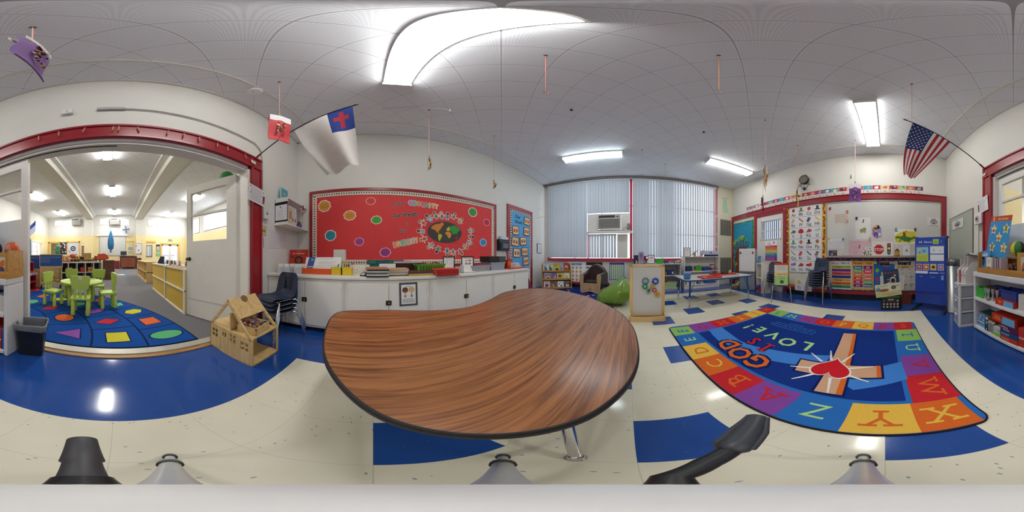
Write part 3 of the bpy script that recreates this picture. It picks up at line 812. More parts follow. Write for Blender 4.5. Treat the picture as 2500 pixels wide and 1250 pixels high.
# alphabet chart
a0,a1=rs(1920),rs(2017)
t=thing('alphabet_chart','tall alphabet wall chart of white letter strips inside a yellow fruit border','chart',M=wall_frame('R',(a0+a1)/2,.20+(HT0-.2)/2,.002))
W=a1-a0;H=HT0-.2
p=Pan(W,H,.006,'#e6c64a')
for k in range(46):
    for u in (.045,.955):
        p.ell(u+r.uniform(-.012,.012),.02+k*.0215,.028,.012,['#c23a2c','#c23a2c','#2f7d45','#d8622c','#c23a2c','#7a2f3c','#e6d24a'][k%7],9)
for k in range(40):p.ell(.08+k*.022,.985,.016,.012,['#c23a2c','#e07b2c','#d8622c'][k%3],9)
p.rect(.09,.0,.91,.96,'#dcd9c6')
p.build('backing',t)
rows=['Aa Bb Cc Dd','Ee Ff Gg Hh','Ii Jj Kk Ll','Mm Nn Oo Pp','Qq Rr Ss Tt','Uu Vv Ww Xx']
icol=[['#b0302a','#8a7a5a','#c84a30','#3a4a4a'],['#c8b090','#c07a30','#55555f','#dcc040'],['#7a7468','#c0283a','#c04a50','#c8c8c8'],['#5a9a7a','#c86a4a','#3a3030','#b06a4a'],['#a0a0a8','#d04a60','#6a7a98','#8a7a6a'],['#a06ab0','#c04030','#d03030','#d0a040']]
sh_=.1345
for j,row in enumerate(rows):
    q=Pan(W*.80,H*sh_,.002,'#e6e6e6')
    for i,w in enumerate(row.split()):
        u=.13+i*.25
        q.text(w,u,.70,.30,'#3a3a3c',maxw=.21,bold=.015)
        c=icol[j][i];k=(i*3+j*5)%6
        if (j,i)==(2,1):q.poly([(u-.07,.2),(u-.03,.08),(u+.03,.08),(u+.07,.2),(u+.1,.42),(u+.06,.42),(u+.05,.5),(u-.05,.5),(u-.06,.42),(u-.1,.42)],c)
        elif k==0:q.circ(u,.28,.045,c);q.line([(u,.15),(u+.03,.06)],.008,'#4a5a2a')
        elif k==1:q.ell(u,.3,.09,.12,c);q.ell(u+.05,.2,.035,.1,c)
        elif k==2:q.line([(u-.06,.12),(u+.06,.42)],.035,c)
        elif k==3:q.rect(u-.035,.08,u+.035,.36,c);q.ell(u,.4,.09,.06,c)
        elif k==4:q.poly([(u-.09,.42),(u,.1),(u+.09,.3),(u+.05,.45)],c);q.line([(u-.09,.5),(u+.1,.18)],.008,'#555555')
        else:q.ell(u,.22,.05,.12,c);q.ell(u-.03,.4,.05,.1,c)
    q.rect(0,.955,1,1,'#a9adb4')
    q.build('letter_strip',t,TR(0,H/2-.02-H*sh_*(j+.5)*1.0,.010+.001*j))
q=Pan(W*.42,H*.14,.002,'#e6e6e6');q.text('Yy',.26,.72,.25,'#3a3a3c');q.text('Zz',.76,.72,.25,'#3a3a3c');q.circ(.26,.25,.05,'#e8c83a')
for k in range(5):q.rect(.66+k*.04,.08,.68+k*.04,.4,'#333333')
q.build('letter_strip',t,TR(-.03,-H/2+.075,.042))
# whiteboard with its tray
w0,w1=rs(2018),L1-.12;zt0=rz(626,2130);Hh=HT0-.02-zt0
t=thing('whiteboard','wide grey-white whiteboard filling the red frame on the right wall','whiteboard',M=wall_frame('R',(w0+w1)/2,zt0+Hh/2,.002))
p=Pan(w1-w0,Hh,.010,mat('whiteboard_enamel','#d2d2cc',.3,spec=.5,noise=.01));p.build('board_surface',t)
f=Pan(w1-w0,Hh,0,None);f.frame(.022,mat('aluminium','#b5aca4',.35,metal=.6),.02);f.build('board_frame',t)
f=MB();f.box(-(w1-w0)/2,-Hh/2-.03,.0,rs(2233)-(w0+w1)/2,-Hh/2,.085,mat('aluminium','#b5aca4'));f.build('pen_tray',t,bevel=.004)
TRY=.02
def sheet(name,label,cat,px,base='#e9e7df',off=.013,group=None,rot=0.0,w='R'):
    p,M=wpan(w,*px,t=.0015,base=base,off=off,rot=rot);p.meta=(name,M,label,cat,group);return p
def fin(p):
    n,M,l,c,g=p.meta;return tag(p.build(n,at=M),l,c,g)
p=sheet('note_paper','handwritten note in faded brown ink pinned high on the whiteboard','note',(2037,521,2072,545.5),'#d6d0c4');p.scribble(.05,.05,.95,.95,9,'#a3796e',.4,5);fin(p)
p=sheet('number_poster','white poster with the number 1 above a green and orange elephant','poster',(2088,531,2125.4,584),'#e3e2dd');p.line([(.50,.24),(.55,.1)],.022,'#1e1e22')
p.ell(.42,.6,.12,.08,'#b8803c');p.ell(.6,.55,.12,.08,'#7d9a4a');p.ell(.5,.62,.2,.07,'#8da05a');[p.rect(u,.66,u+.05,.72,'#7d9a4a')for u in (.32,.42,.58,.66)];fin(p)
p=sheet('counting_cutout','purple outlined cutout of a child beside a number one chart','wall cutout',(2130.5,549.5,2153,581),None)
p.cloud(.45,.5,.5,.5,'#9a78b8',6,.05);p.rect(.6,.6,.95,.92,'#9a78b8');p.circ(.38,.22,.035,'#5a3424');p.ell(.38,.12,.24,.08,'#ddb23a');p.ell(.62,.16,.14,.14,'#2a2430');p.rect(.22,.36,.55,.56,'#e0a03a');p.poly([(.24,.56),(.5,.56),(.62,.88),(.5,.88),(.38,.66),(.22,.88),(.1,.88)],'#5a3a9a');p.ell(.7,.42,.22,.1,'#6ab0d8');p.rect(.62,.6,.88,.86,'#e8e8e4');p.text('1',.75,.73,.16,'#1a1a1a');fin(p)
p=sheet('alligator_poster','yellow poster of a green alligator under the letters Aa','poster',(2184,560,2237,596),'#e9e7d8')
p.poly([(.0,.45),(.2,.25),(.45,.1),(.98,.15),(.98,.75),(.7,.9),(.05,.88)],'#dcc83c');p.poly([(.02,.6),(.12,.45),(.25,.5),(.35,.45),(.6,.5),(.75,.55),(.97,.45),(.97,.58),(.8,.68),(.68,.82),(.45,.82),(.3,.7),(.15,.6),(.05,.66)],'#3a7a34');p.line([(.62,.74),(.66,.9)],.02,'#3a7a34');p.line([(.3,.7),(.22,.86)],.02,'#3a7a34');p.ell(.45,.4,.07,.1,'#7a4a2a');p.ell(.43,.26,.05,.06,'#2a221e');p.ell(.53,.16,.06,.07,'#c88a3a');p.text('Aa',.11,.13,.13,'#2f3440');fin(p)
p=sheet('shark_sign','white sign with a drawn shark face taped near the right end of the whiteboard','sign',(2263.7,531,2295.4,554),'#e2e0da')
p.ell(.5,.5,.28,.26,'#8a9096');p.ell(.5,.58,.2,.14,'#e8e6e4');p.ell(.5,.6,.15,.08,'#7a3a40');p.text('BABY',.5,.17,.13,'#3a3a40',bold=.03);p.text('HANDS CLEAN',.5,.88,.11,'#3a3a40',maxw=.8,bold=.03);fin(p)
p=sheet('note_paper','white ruled note written in purple ink at the lower left of the whiteboard','note',(2022,584,2061,608),'#e2e0df');p.text('What do we hear',.5,.1,.06,'#8a86a0',maxw=.7);p.scribble(.06,.18,.95,.97,8,'#8f8f98',.3,9);fin(p)
p=sheet('song_poster','pink handwritten song poster leaning on the whiteboard tray','poster',(2072,588,2128,624),'#d9b9bd',.016);p.text('Put Your Shoes by Door',.36,.09,.05,'#a45a68',maxw=.66);p.rect(.44,.28,.52,.34,'#9a3a2a');p.rect(.44,.38,.5,.52,'#b04a3a');p.scribble(.2,.3,.42,.95,5,'#b07a84',.15,2);p.scribble(.55,.6,.9,.95,3,'#b07a84',.15,3);fin(p)
p=sheet('number_card','card showing 2 3 4 above small photographs on the tray left of the stop sign','card',(2106,602,2128.3,624),'#dcdad6',.02);p.text('2',.12,.2,.24,'#20315a',bold=.03);p.text('3',.46,.2,.24,'#8ab0a0',bold=.03);p.text('4',.8,.2,.24,'#3a7a78',bold=.03)
for k in range(14):p.ell(r.uniform(.1,.92),r.uniform(.45,.92),.09,.07,r.choice(['#8a5a4a','#6a6a60','#b04438','#5a7a58','#9aa098']),9)
fin(p)
p=sheet('stop_sign_poster','white poster with a red octagonal stop sign and a traffic light','poster',(2128.5,589.5,2182,624.4),'#e4e2da',.03)
p.poly([(.32+.235*math.cos(a)*1.0,.56+.235*math.sin(a)*p.W/p.H*1.0)for a in [PI/8+i*PI/4 for i in range(8)]],'#c23338');p.text('STOP',.32,.56,.2,'#f2eeea',maxw=.39,bold=.02);p.text('walking',.13,.1,.05,'#6aa09a')
p.poly([(.70,.12),(.86,.12),(.86,.82),(.82,.92),(.74,.92),(.70,.82)],'#4a3c36');p.circ(.78,.23,.028,'#c8404a');p.circ(.78,.49,.028,'#e8d27a');p.circ(.78,.75,.028,'#4a9a78');fin(p)
p=sheet('letter_card','small white card with a capital A standing on the whiteboard tray','card',(2204.6,598.5,2222,624),'#e2e2df',.03);p.text('A',.5,.5,.34,'#3a3a3e',bold=.0);fin(p)
b=MB();b.lathe([(.0,0),(.05,.0),(.058,.03),(.045,.07),(.05,.095),(.035,.13),(0,.145)],'#c39a3e',14);
for s in (-1,1):b.sph((-.035,s*.03,.115),.018,'#7a3a2a',8)
b.sph((-.02,0,.14),.03,'#8a3a3a',8);pt=PX(2190,620,XR-.05)
tag(b.build('stuffed_lion',at=TR(pt.x,pt.y,zt0+.002)),'small golden stuffed lion sitting on the whiteboard tray','toy')
p=sheet('label_card','small stack of coloured label cards at the left end of the tray','cards',(2023,611,2044,624),'#5a4a78',.03);[p.rect(.1+k*.3,.1,.34+k*.3,.5,c)for k,c in enumerate(('#3a3a6a','#c04438','#3a8a5a'))];p.rect(.05,.55,.95,.95,'#3b4048');p.ell(.4,.75,.16,.1,'#d8d8d8');fin(p)
p=sheet('spiral_card','white spiral bound card on the tray beside the coloured label cards','card',(2044,616,2058,624),'#dedbd0',.03);p.ell(.5,.5,.08,.2,'#8a8a70');[p.rect(.9,.05+k*.12,1.0,.1+k*.12,'#33343a')for k in range(8)];fin(p)
def magnet(x,y,col,lab,off=.014):
    s,z=wall_sz('R',x,y);b=MB(wall_frame('R',s,z,off));b.prism([(-.02,.03),(.02,.04),(.025,0),(.01,-.035),(-.015,-.03),(-.028,0)],0,.012,col)
    b.M=Matrix.Identity(4);o=MB();o.prism([(-.02,.03),(.02,.04),(.025,0),(.01,-.035),(-.015,-.03),(-.028,0)],0,.012,col)
    tag(o.build('magnet_clip',at=wall_frame('R',s,z,off),bevel=.003),lab,'magnet','magnets on the whiteboard')
magnet(2027,510,'#a82a38','dark red magnet clip alone in the top left corner of the whiteboard')
magnet(2069,517.5,'#d0705a','orange magnet clip at the top right of the brown ink note',.018)
magnet(2069,539,'#d8a0a0','pink magnet clip at the lower right of the brown ink note',.018)
magnet(2091.5,534,'#2a3478','dark blue magnet clip on the corner of the number 1 poster',.018)
magnet(2124,583,'#d8a8b0','pale pink magnet clip between the number 1 poster and the stop sign poster',.02)
magnet(2024,584,'#d8b85a','yellow magnet clip at the top left of the purple ink note',.018)
magnet(2059,585,'#5a9ab8','light blue magnet clip at the top right of the purple ink note',.018)
magnet(2187,560.5,'#5a98b8','teal magnet clip on the left corner of the alligator poster',.018)
magnet(2234,561,'#55564e','dark grey magnet clip on the right corner of the alligator poster',.018)
# focus board under the tray
f0,f1=rs(2019),L1-.12;zf0,zf1=.20,zt0-.03
t=thing('focus_board','purple bordered bulletin board with black focus board lettering below the whiteboard','bulletin board',M=wall_frame('R',(f0+f1)/2,(zf0+zf1)/2,.002))
W,H=f1-f0,zf1-zf0
p=Pan(W,H,.008,'#4f2f4c');p.rect(.012,.1,.988,.9,'#cbbf9e')
for k in range(60):
    u=.01+k*.0166
    for v in (.05,.95):
        c=['#8a4a6a','#e0d8c8','#5a6ab0','#c87a4a','#7ab0c8','#6a3a5a'][k%6]
        p.ell(u,v+r.uniform(-.02,.02),.0045,.018,c,8)
p.build('backing',t)
fc=(f0+f1)/2
def fpos(x0,y0,x1,y1):
    s0,s1=rs(x0),rs(x1);z1=wall_sz('R',(x0+x1)/2,y0)[1];z0=wall_sz('R',(x0+x1)/2,y1)[1]
    return (s1-s0,z1-z0,TR((s0+s1)/2-fc,(z0+z1)/2-(zf0+zf1)/2,.011))
W1,H1,M1=fpos(2030,637,2079,706);p=Pan(W1,H1,.001,'#e4e0d8')
for k,(w,c)in enumerate(zip('Days',('#c8343c','#7a3a9a','#3a8ac8','#c8343c'))):p.text(w,.08+k*.085,.075,.075,c,bold=.05)
p.text('of the',.45,.075,.03,'#3a5aa8')
for k,(w,c)in enumerate(zip('Week',('#3a6ac0','#3aa0a8','#5aa84a','#d03a4a'))):p.text(w,.58+k*.1,.075,.075,c,bold=.05)
for k,(n,ab,c)in enumerate((('Sunday','Sun','#9ab838'),('','','#7c2380'),('Tuesday','Tue','#d04438'),('','','#233f94'),('Thursday','Thur','#dfa52e'),('Friday','Fri','#e0622c'),('Saturday','Sat','#2f9a62'))):
    v=.16+k*.115;p.rect(.03,v,.97,v+.1,c)
    if n:p.text(n,.36,v+.05,.05,'#4a2a28' if k!=4 else '#3a2a18',bold=.03);p.text(ab,.85,v+.05,.04,'#4a2a28')
p.build('days_poster',t,M1)
W1,H1,M1=fpos(2081,637,2132.6,707.6);p=Pan(W1,H1,.001,'#dfb43e');p.rect(.04,.13,.96,.96,'#cdb48c');p.text('Months',.27,.075,.08,'#c04a38',maxw=.46,bold=.06);p.text('of the',.57,.07,.03,'#7a5aa0');p.text('Year',.8,.075,.08,'#c04a38',maxw=.32,bold=.06)
for i,col in enumerate(((('January','#20608c'),('February','#4a9a48'),('March','#dd6a34'),('April','#d8402e'),('May','#c8285c'),('June','#7a1c70')),(('July','#8a1c6a'),('August','#cc2c5a'),('September','#d8463c'),('October','#dd6a3a'),('November','#4a9a50'),('December','#1c5a80')))):
    for k,(n,c)in enumerate(col):
        v=.165+k*.125;u=.06+i*.47;p.rect(u,v,u+.43,v+.11,c);p.text(n,u+.215,v+.05,.055,'#f4efe6',maxw=.38,bold=.03)
p.build('months_poster',t,M1)
W1,H1,M1=fpos(2132.6,644.6,2184,709);p=Pan(W1,H1,.001,'#1f68ae');p.text('Shapes',.62,.06,.07,'#d8503a',maxw=.6,bold=.05);p.circ(.18,.24,.045,'#7cb82e');p.poly([(.18,.45),(.28,.56),(.18,.67),(.08,.56)],'#d0305a');p.text('circle',.18,.375,.02,'#dfe8f4');p.text('diamond',.18,.7,.02,'#dfe8f4');p.ell(.52,.2,.12,.06,'#6a3aa0');p.circ(.18,.84,.04,'#e08a2a');p.rect(.4,.3,.52,.42,'#dfc23a');p.rect(.6,.28,.9,.4,'#3a9a5a')
p.build('shapes_poster',t,M1)
W1,H1,M1=fpos(2184,637,2234,709.4);p=Pan(W1,H1,.001,'#c9c6bf');p.rect(.12,.17,.92,.235,'#e0a63a');p.text('numbers',.52,.2,.05,'#5a2f22',maxw=.74,bold=.05)
for (u,v,n,k)in ((.42,.36,'2',2),(.75,.36,'3',3),(.5,.6,'6',6),(.82,.6,'7',7),(.5,.86,'9',9),(.82,.86,'10',10)):
    for m_ in range(k):p.circ(u-.07+.05*(m_%4),v-.08+.035*(m_//4),.0085,'#3c1c22' if m_%3 else '#8a2a3a',8)
    p.text(n,u,v+.05,.06,'#7d7a74')
p.build('numbers_poster',t,M1)
for wd,x0,x1 in (('Focus',2135,2178),('board',2186,2229)):
    W1,H1,M1=fpos(x0,636.5,x1,646);p=Pan(W1,H1,.0,None);p.z=.008;p.text(wd,.5,.5,1.0,'#0f0f10',maxw=1.0,bold=.07);p.build('title_word',t,M1)
# letter cards over the red rail
cards='Aa Bb Cc Dd Ee Ff Gg Hh Ii Jj Kk Ll Mm Nn Oo Pp Qq Rr Ss Tt Uu Vv Ww Xx Yy Zz'.split()
tops=['#6a7aa0','#c0606a','#8a6aa8','#d8c8b0','#b82a5a','#5a9ab0','#9a2050','#3a9ac0','#c83a60','#d8b890','#d8c890','#b01c48','#c8503a','#b01c5a','#4a7ab0','#5aa088','#b81c50','#e0c0a0','#c86a7a','#3aa0b8','#b01c50','#d8cc9a','#c02c50','#9ab890','#c87040','#8a1a4a']
s0,s1=rs(1823),rs(2253.5);cw_=(s1-s0)/26;chh=cw_*1.08
for k,w in enumerate(cards):
    p=Pan(cw_*.97,chh,.0015,'#dcd8d0');p.rect(0,0,1,.5,tops[k]);q=random.Random(k)
    p.ell(.5,.28,.26,.17,['#e0a0a8','#60b0d0','#e8e0d8','#e07a50','#3a3a3a','#d8c050'][k%6]);p.ell(.64,.18,.13,.1,['#d8888a','#3a80b0','#c8c0b8','#d05a3a','#e8e8e8','#a8c060'][(k*5)%6])
    if w=='Pp':p.circ(.5,.25,.05,'#eeeeea');p.circ(.36,.1,.016,'#1a1a1a',10);p.circ(.64,.1,.016,'#1a1a1a',10);p.ell(.4,.25,.06,.05,'#1a1a1a',10);p.ell(.6,.25,.06,.05,'#1a1a1a',10)
    p.text(w,.5,.76,.26,'#6d6a70',maxw=.8,bold=.02)
    p.rect(.0,0,.025,1,tops[(k+1)%26]);p.rect(.975,0,1,1,tops[(k+1)%26])
    tag(p.build('letter_card',at=wall_frame('R',s0+(k+.5)*cw_,HT1+chh/2+.004,.002)),'small alphabet picture card reading %s above the red rail of the whiteboard wall'%w,'letter card','alphabet cards over the whiteboard')
# round iron ornament
s,z=wall_sz('R',1966,441);t=thing('wall_medallion','round dark metal medallion with curled iron scrolls above the letter cards','wall ornament',M=wall_frame('R',s,z,.0))
b=MB();b.cyl((0,0,0),(0,0,.09),.115,BLACK,28);b.tube([(.118*math.cos(a),.118*math.sin(a),.09)for a in [i*PI/14 for i in range(28)]],.012,mat('aged_bronze','#5c463a',.4,metal=.6),8,closed=True);b.build('rim',t)
b=MB();b.cyl((0,0,.09),(0,0,.094),.105,mat('verdigris','#76796c',.5,metal=.2),28);b.build('face',t)
b=MB()
for sgn in (-1,1):
    b.tube([(sgn*.1,-.10,.05),(sgn*.15,-.13,.05),(sgn*.16,-.17,.05),(sgn*.12,-.17,.05),(sgn*.12,-.14,.05)],.007,BLACK,6)
    b.tube([(sgn*.09,-.09,.05),(sgn*.10,-.17,.05),(sgn*.06,-.25,.05),(0,-.31,.05)],.007,BLACK,6)
    b.tube([(0,.11,.05),(sgn*.03,.15,.05),(sgn*.06,.13,.05)],.006,BLACK,6)
b.sph((.0,-.26,.05),.045,BLACK,8);b.tube([(-.1,-.1,.05),(.1,-.1,.05)],.006,BLACK,6);b.tube([(0,.11,.05),(0,-.1,.04)],.006,BLACK,6);b.build('scroll',t)
b=MB(wall_frame('R',0,0));zz=wall_sz('R',2078,431)
b.box(zz[0]-.01,zz[1]-.04,0,zz[0]+.01,zz[1]+.03,.03,'#7a7a78');tag(b.build('wall_hook'),'small dark hook high on the wall above the letter cards','hook')
# rainbow poster on the side door
p,M=wpan('R',1869,588,1897,637,off=.013)
cs=['#cf3a3a','#d8563a','#e07a3a','#dfa53a','#d8c83a','#7ab04a','#3a8ac8','#2f5ab0','#4a3aa0','#8a2a9a','#c02a6a']
p.text('CIVIL',.3,.09,.05,'#7a6a8a',bold=.04);p.text('RIGHTS',.36,.16,.05,'#b04a6a',bold=.04);p.circ(.74,.1,.03,'#d83a7a')
for k,c in enumerate(cs):v=.24+k*.068;p.poly([(0,v),(.5,v-.01),(1,v),(1,v+.07),(0,v+.07)],c);p.scribble(.08,v+.02,.9,v+.06,1,'#e8d8d0',.35,k)
tag(p.build('rainbow_poster',at=M),'rainbow striped poster hanging on the white side door','poster')
# ================================================================ BULLETIN WALL (left) AND COUNTER
def sheetw(w,name,label,cat,px,base='#e9e7df',off=.004,group=None,rot=0.0,t=.0015):
    p,M=wpan(w,*px,t=t,base=base,off=off,rot=rot);p.meta=(name,M,label,cat,group);return p
y0,y1=-1.137,2.607;z0,z1=.80,2.235
t=thing('bulletin_board','long red paper bulletin board with a dark red frame above the white counter','bulletin board',M=wall_frame('B',(y0+y1)/2,(z0+z1)/2,.002))
W,H=y1-y0,z1-z0
RP=mat('red_backing_paper','#d8393a',.65,noise=.07,nscale=2.2,bump=.3)
p=Pan(W,H,.006,RP);p.build('backing_paper',t)
p=Pan(W,H,0,None);p.frame(.055,REDT,.03);p.build('board_frame',t,bevel=.003)
p=Pan(W-.10,H-.10,0,None);p.frame(.085,'#e2dac6',.009);p.lay=[];p.z=.009
r=random.Random(11);cols=['#3a3a44','#2b2b30','#6a4438','#4a5a70','#8a4a40','#35506a','#554a3a']
def kidlet(u,v,h,rot=0):
    c=r.choice(cols);cx,cy=p.p(u,v);hh=h
    for q in ([(-.15,.1),(.15,.1),(.2,-.22),(-.2,-.22)],[(-.11,.18),(0,.42),(.11,.18)],[(-.13,-.22),(-.05,-.22),(-.06,-.46),(-.12,-.46)],[(.05,-.22),(.13,-.22),(.12,-.46),(.06,-.46)],[(-.3,.12),(.3,.12),(.3,.05),(-.3,.05)]):
        pts=[(a*hh,b*hh)for a,b in q]
        if rot:pts=[(-b,a)for a,b in pts]
        p.poly([(cx+a,cy+b)for a,b in pts],c if q[0][1]!=.18 else '#6a3a2c',raw=True)
n=84
for k in range(n):kidlet((k+.5)/n,.042/(H-.1),.062)
for k in range(n):kidlet((k+.5)/n,1-.042/(H-.1),.062)
for k in range(26):
    kidlet(.042/(W-.1),(k+1.5)/28,.062,1);kidlet(1-.042/(W-.1),(k+1.5)/28,.062,1)
p.build('border_strip',t,TR(0,0,.006))
def cloud(x,y,rx,ry,col,lab,txt,edge='#eedcd8',rot=.1):
    p,M=wpan('B',x-rx,y-ry,x+rx,y+ry,0,None,.010,rot)
    p.cloud(.5,.5,.52,.52,edge,8,.06,.3);p.cloud(.5,.5,.44,.44,col,8,.06,.3)
    v=.38
    for w in txt:p.text(w,.5,v,.11,'#5a4038',maxw=.66);v+=.2
    tag(p.build('cloud_cutout',at=M),lab,'paper cutout','cloud cutouts on the red board')
cloud(792,503,15,14,'#dd9a3c','orange cloud cutout with writing in the top left corner of the red board',('Be your kind','of beautiful'))
cloud(905,491,12,9,'#cf4a44','red cloud cutout with a pink edge at the top middle of the red board',('We are','strong'),'#f0a8a0')
cloud(854,526,15,12,'#e0913a','orange cloud cutout reading we are all special',('We are','all special'))
cloud(919,537,13,10,'#4fa83a','bright green cloud cutout left of the words our strength',('love','kindness'))
cloud(807,575,13.5,13,'#2f8f9c','teal cloud cutout at the lower left of the red board',('Respect',))
cloud(877,590,11.5,10,'#a8458c','small purple cloud cutout below the middle of the red board',('We are','all kind'),'#e8b0c8')
cloud(940.5,616,13.5,11,'#9a3f86','large purple cloud cutout low on the red board above the teal boxes',('We care','for others'),'#f0b0c0')
cloud(1154,518,10.5,11,'#4a9a44','dark green cloud cutout right of the ring of paper children',('peace',))
cloud(1188,543,7.5,8,'#c0304c','tiny crimson cloud cutout near the right edge of the red board',('hope',),'#f0a8b0')
cloud(1179.5,592,8,9,'#3a8fc0','small blue cloud cutout near the lower right edge of the red board',('joy',),'#c8dcec')
def words(x,y,w,h,parts,lab,rot=.1):
    p,M=wpan('B',x-w/2,y-h/2,x+w/2,y+h/2,0,None,.010,rot)
    tot=''.join(a for a,c in parts);W0=text_geo(tot)[2];u=0
    if len(parts)==1:
        p.text(tot,.5,.5,.72,'#ece6de',maxw=.98,bold=.10);p.text(tot,.5,.5,.72,parts[0][1],maxw=.98,bold=.055)
    else:
        n=len(parts)
        for k,(a,c)in enumerate(parts):
            p.text(a,(k+.5)/n,.5,.82,'#efe9df',maxw=.9/n*1.2,bold=.12)
        for k,(a,c)in enumerate(parts):p.text(a,(k+.5)/n,.5,.82,c,maxw=.9/n*1.1,bold=.05)
    tag(p.build('word_cutout',at=M),lab,'lettering','cut out words on the red board')
words(973,497,31,11,[('In Our','#2a1e24')],'black cut out words In Our at the top of the red board',.22)
mc=['#9a7ac0','#5aa0c8','#8ab87a','#d8785a','#c05a8a','#4f9a58','#c8a04a','#d8b05a','#e0c07a']
words(1033.5,499,72,15,list(zip('COMMUNITY',mc)),'multicoloured cut out word COMMUNITY at the top of the red board',-.06)
words(989,523.5,61,13,[('Our Strength','#2a1e24')],'black cut out words Our Strength on the red board',.14)
words(994.5,546,9,9,[('Is','#2a1e24')],'black cut out word Is in the middle of the red board',0)
words(984,562.5,20,10,[('Our','#2a1e24')],'black cut out word Our above the word DIVERSITY',.05)
words(990.5,591.5,60,17,list(zip('DIVERSITY',['#e07a3a','#e8a83a','#b8c85a','#58a8a0','#c8a06a','#7ab0b0','#e0b86a','#a8b8a0','#e8a070'])),'rainbow cut out word DIVERSITY beside the world map',.22)
# world map
p,M=wpan('B',1043.5,541,1127,593.5,0,None,.010)
p.ell(.5,.5,.5,.5,'#4b4741',48)
MAPC=[('#d9863a',[(.1,.3),(.2,.17),(.34,.12),(.42,.03),(.46,.15),(.40,.25),(.36,.38),(.30,.48),(.33,.56),(.27,.54),(.2,.42),(.11,.38)]),
        ('#c9c23e',[(.3,.6),(.38,.60),(.41,.68),(.37,.8),(.33,.93),(.30,.84),(.29,.7)]),
        ('#cdb83a',[(.55,.3),(.6,.22),(.64,.28),(.63,.42),(.56,.45),(.53,.38)]),
        ('#dd9440',[(.5,.5),(.58,.47),(.66,.5),(.68,.6),(.63,.78),(.57,.72),(.54,.6),(.5,.58)]),
        ('#3f9a45',[(.64,.2),(.76,.14),(.9,.22),(.95,.34),(.88,.44),(.85,.56),(.78,.52),(.74,.6),(.7,.5),(.65,.42)]),
        ('#b0392c',[(.80,.70),(.86,.66),(.89,.73),(.84,.80),(.79,.77)])]
for c,q in MAPC:p.poly(q,c)
tag(p.build('world_map_cutout',at=M),'dark oval world map with orange, yellow and green continents on the red board','map')
# ring of paper children: one chain, each child a part
ring=[(1030.8,543.7),(1046,531),(1063,526.5),(1078,526),(1092,528),(1108,528),(1123.6,539),(1027,564.5),(1033,584),(1050.5,600.5),(1068,609.5),(1091,615),(1106.5,617.5),(1124,615),(1136,602.5),(1146.5,592),(1149.5,578.5),(1149.5,563.5)]
ms,mz=wall_sz('B',1088,570)
t=thing('paper_doll_chain','ring of paper children holding hands around the world map','paper dolls',M=wall_frame('B',ms,mz,.010))
skins=['#e0b08a','#8a5236','#c48a5a','#e8c4a0','#6a3c28','#d09a6a'];cl=['#c8502f','#3a6ab0','#d8a23a','#7ab8b0','#5a7a9a','#a8a8a8','#3a8a5a','#b04a6a']
for k,(x,y)in enumerate(ring):
    s_,z_=wall_sz('B',x,y);a=math.atan2(z_-mz,s_-ms)-PI/2
    if k>=7:pass
    q=Pan(.11,.16,0,None);e='#ecdcd0';sk=skins[k%6];c=cl[(k*3)%8]
    q.cloud(.5,.24,.36,.26,e,6,.05);q.poly([(.2,.4),(.8,.4),(.84,.98),(.16,.98)],e);q.poly([(-.18,.46),(1.18,.46),(1.18,.64),(-.18,.64)],e)
    q.ell(.5,.22,.28,.2,['#3a241a','#c88a3a','#1e1a1c','#8a4a2a','#3a3a44'][(k*2)%5]);q.ell(.5,.27,.22,.15,sk);q.poly([(.3,.44),(.7,.44),(.74,.74),(.26,.74)],c)
    q.rect(-.1,.5,.28,.58,sk);q.rect(.72,.5,1.1,.58,sk);q.rect(.32,.74,.45,.95,'#3a4a6a');q.rect(.55,.74,.68,.95,'#3a4a6a')
    q.circ(.42,.26,.006,'#2a1a14',8);q.circ(.58,.26,.006,'#2a1a14',8);q.ell(.5,.34,.06,.02,'#a03a34',8)
    q.build('paper_doll',t,TR(s_-ms,z_-mz,.001*(k%3))@RZ(a))
p,M=wpan('B',1045.5,533,1057.5,543,0,None,.017);p.ell(.5,.5,.5,.5,'#e6e2dc');p.ell(.5,.5,.42,.42,'#2f6ab0');p.cloud(.45,.45,.25,.25,'#dfe6ea',5,.3)
tag(p.build('globe_cutout',at=M),'small blue globe cutout held by the paper children at upper left of the map','paper cutout')

# ---- "Our Work" board fixed over a door with a red casing
c0,c1=2.985,4.10;zt=2.36
b=MB(wall_frame('B',0,0));b.box(c0,.02,0,c0+.11,zt-.11,.03,REDT);b.box(c1-.09,.02,0,c1,zt-.11,.03,REDT);b.box(c0,zt-.11,0,c1,zt,.03,REDT)
struct(b.build('trim_6',bevel=.004))
b=MB(wall_frame('B',0,0));b.box(c0+.11,.02,0,c1-.09,zt-.11,.012,WHITE);struct(b.build('door_3'))
W,H=c1-c0-.21,1.62;bz=zt-.12-H/2;bs=(c0+.11+c1-.09)/2
t=thing('bulletin_board','tall light blue Our Work bulletin board inside a red casing by the window corner','bulletin board',M=wall_frame('B',bs,bz,.014))
p=Pan(W,H,.006,'#5aa7d6');p.text('Our',.34,.10,.058,'#23232a',bold=.04);p.text('Work',.38,.19,.058,'#23232a',bold=.04);p.build('backing_paper',t)
p=Pan(W,H,0,None);p.frame(.055,'#dad6d2',.009);p.z=.009;r=random.Random(5)
for k in range(24):
    for u in (.03,.97):p.ell(u,(k+.5)/24,.026,.013,'#3c4046',8)
for k in range(12):
    for v in (.017,.983):p.ell((k+.5)/12,v,.03,.013,'#3c4046',8)
p.build('border_strip',t,TR(0,0,.006))
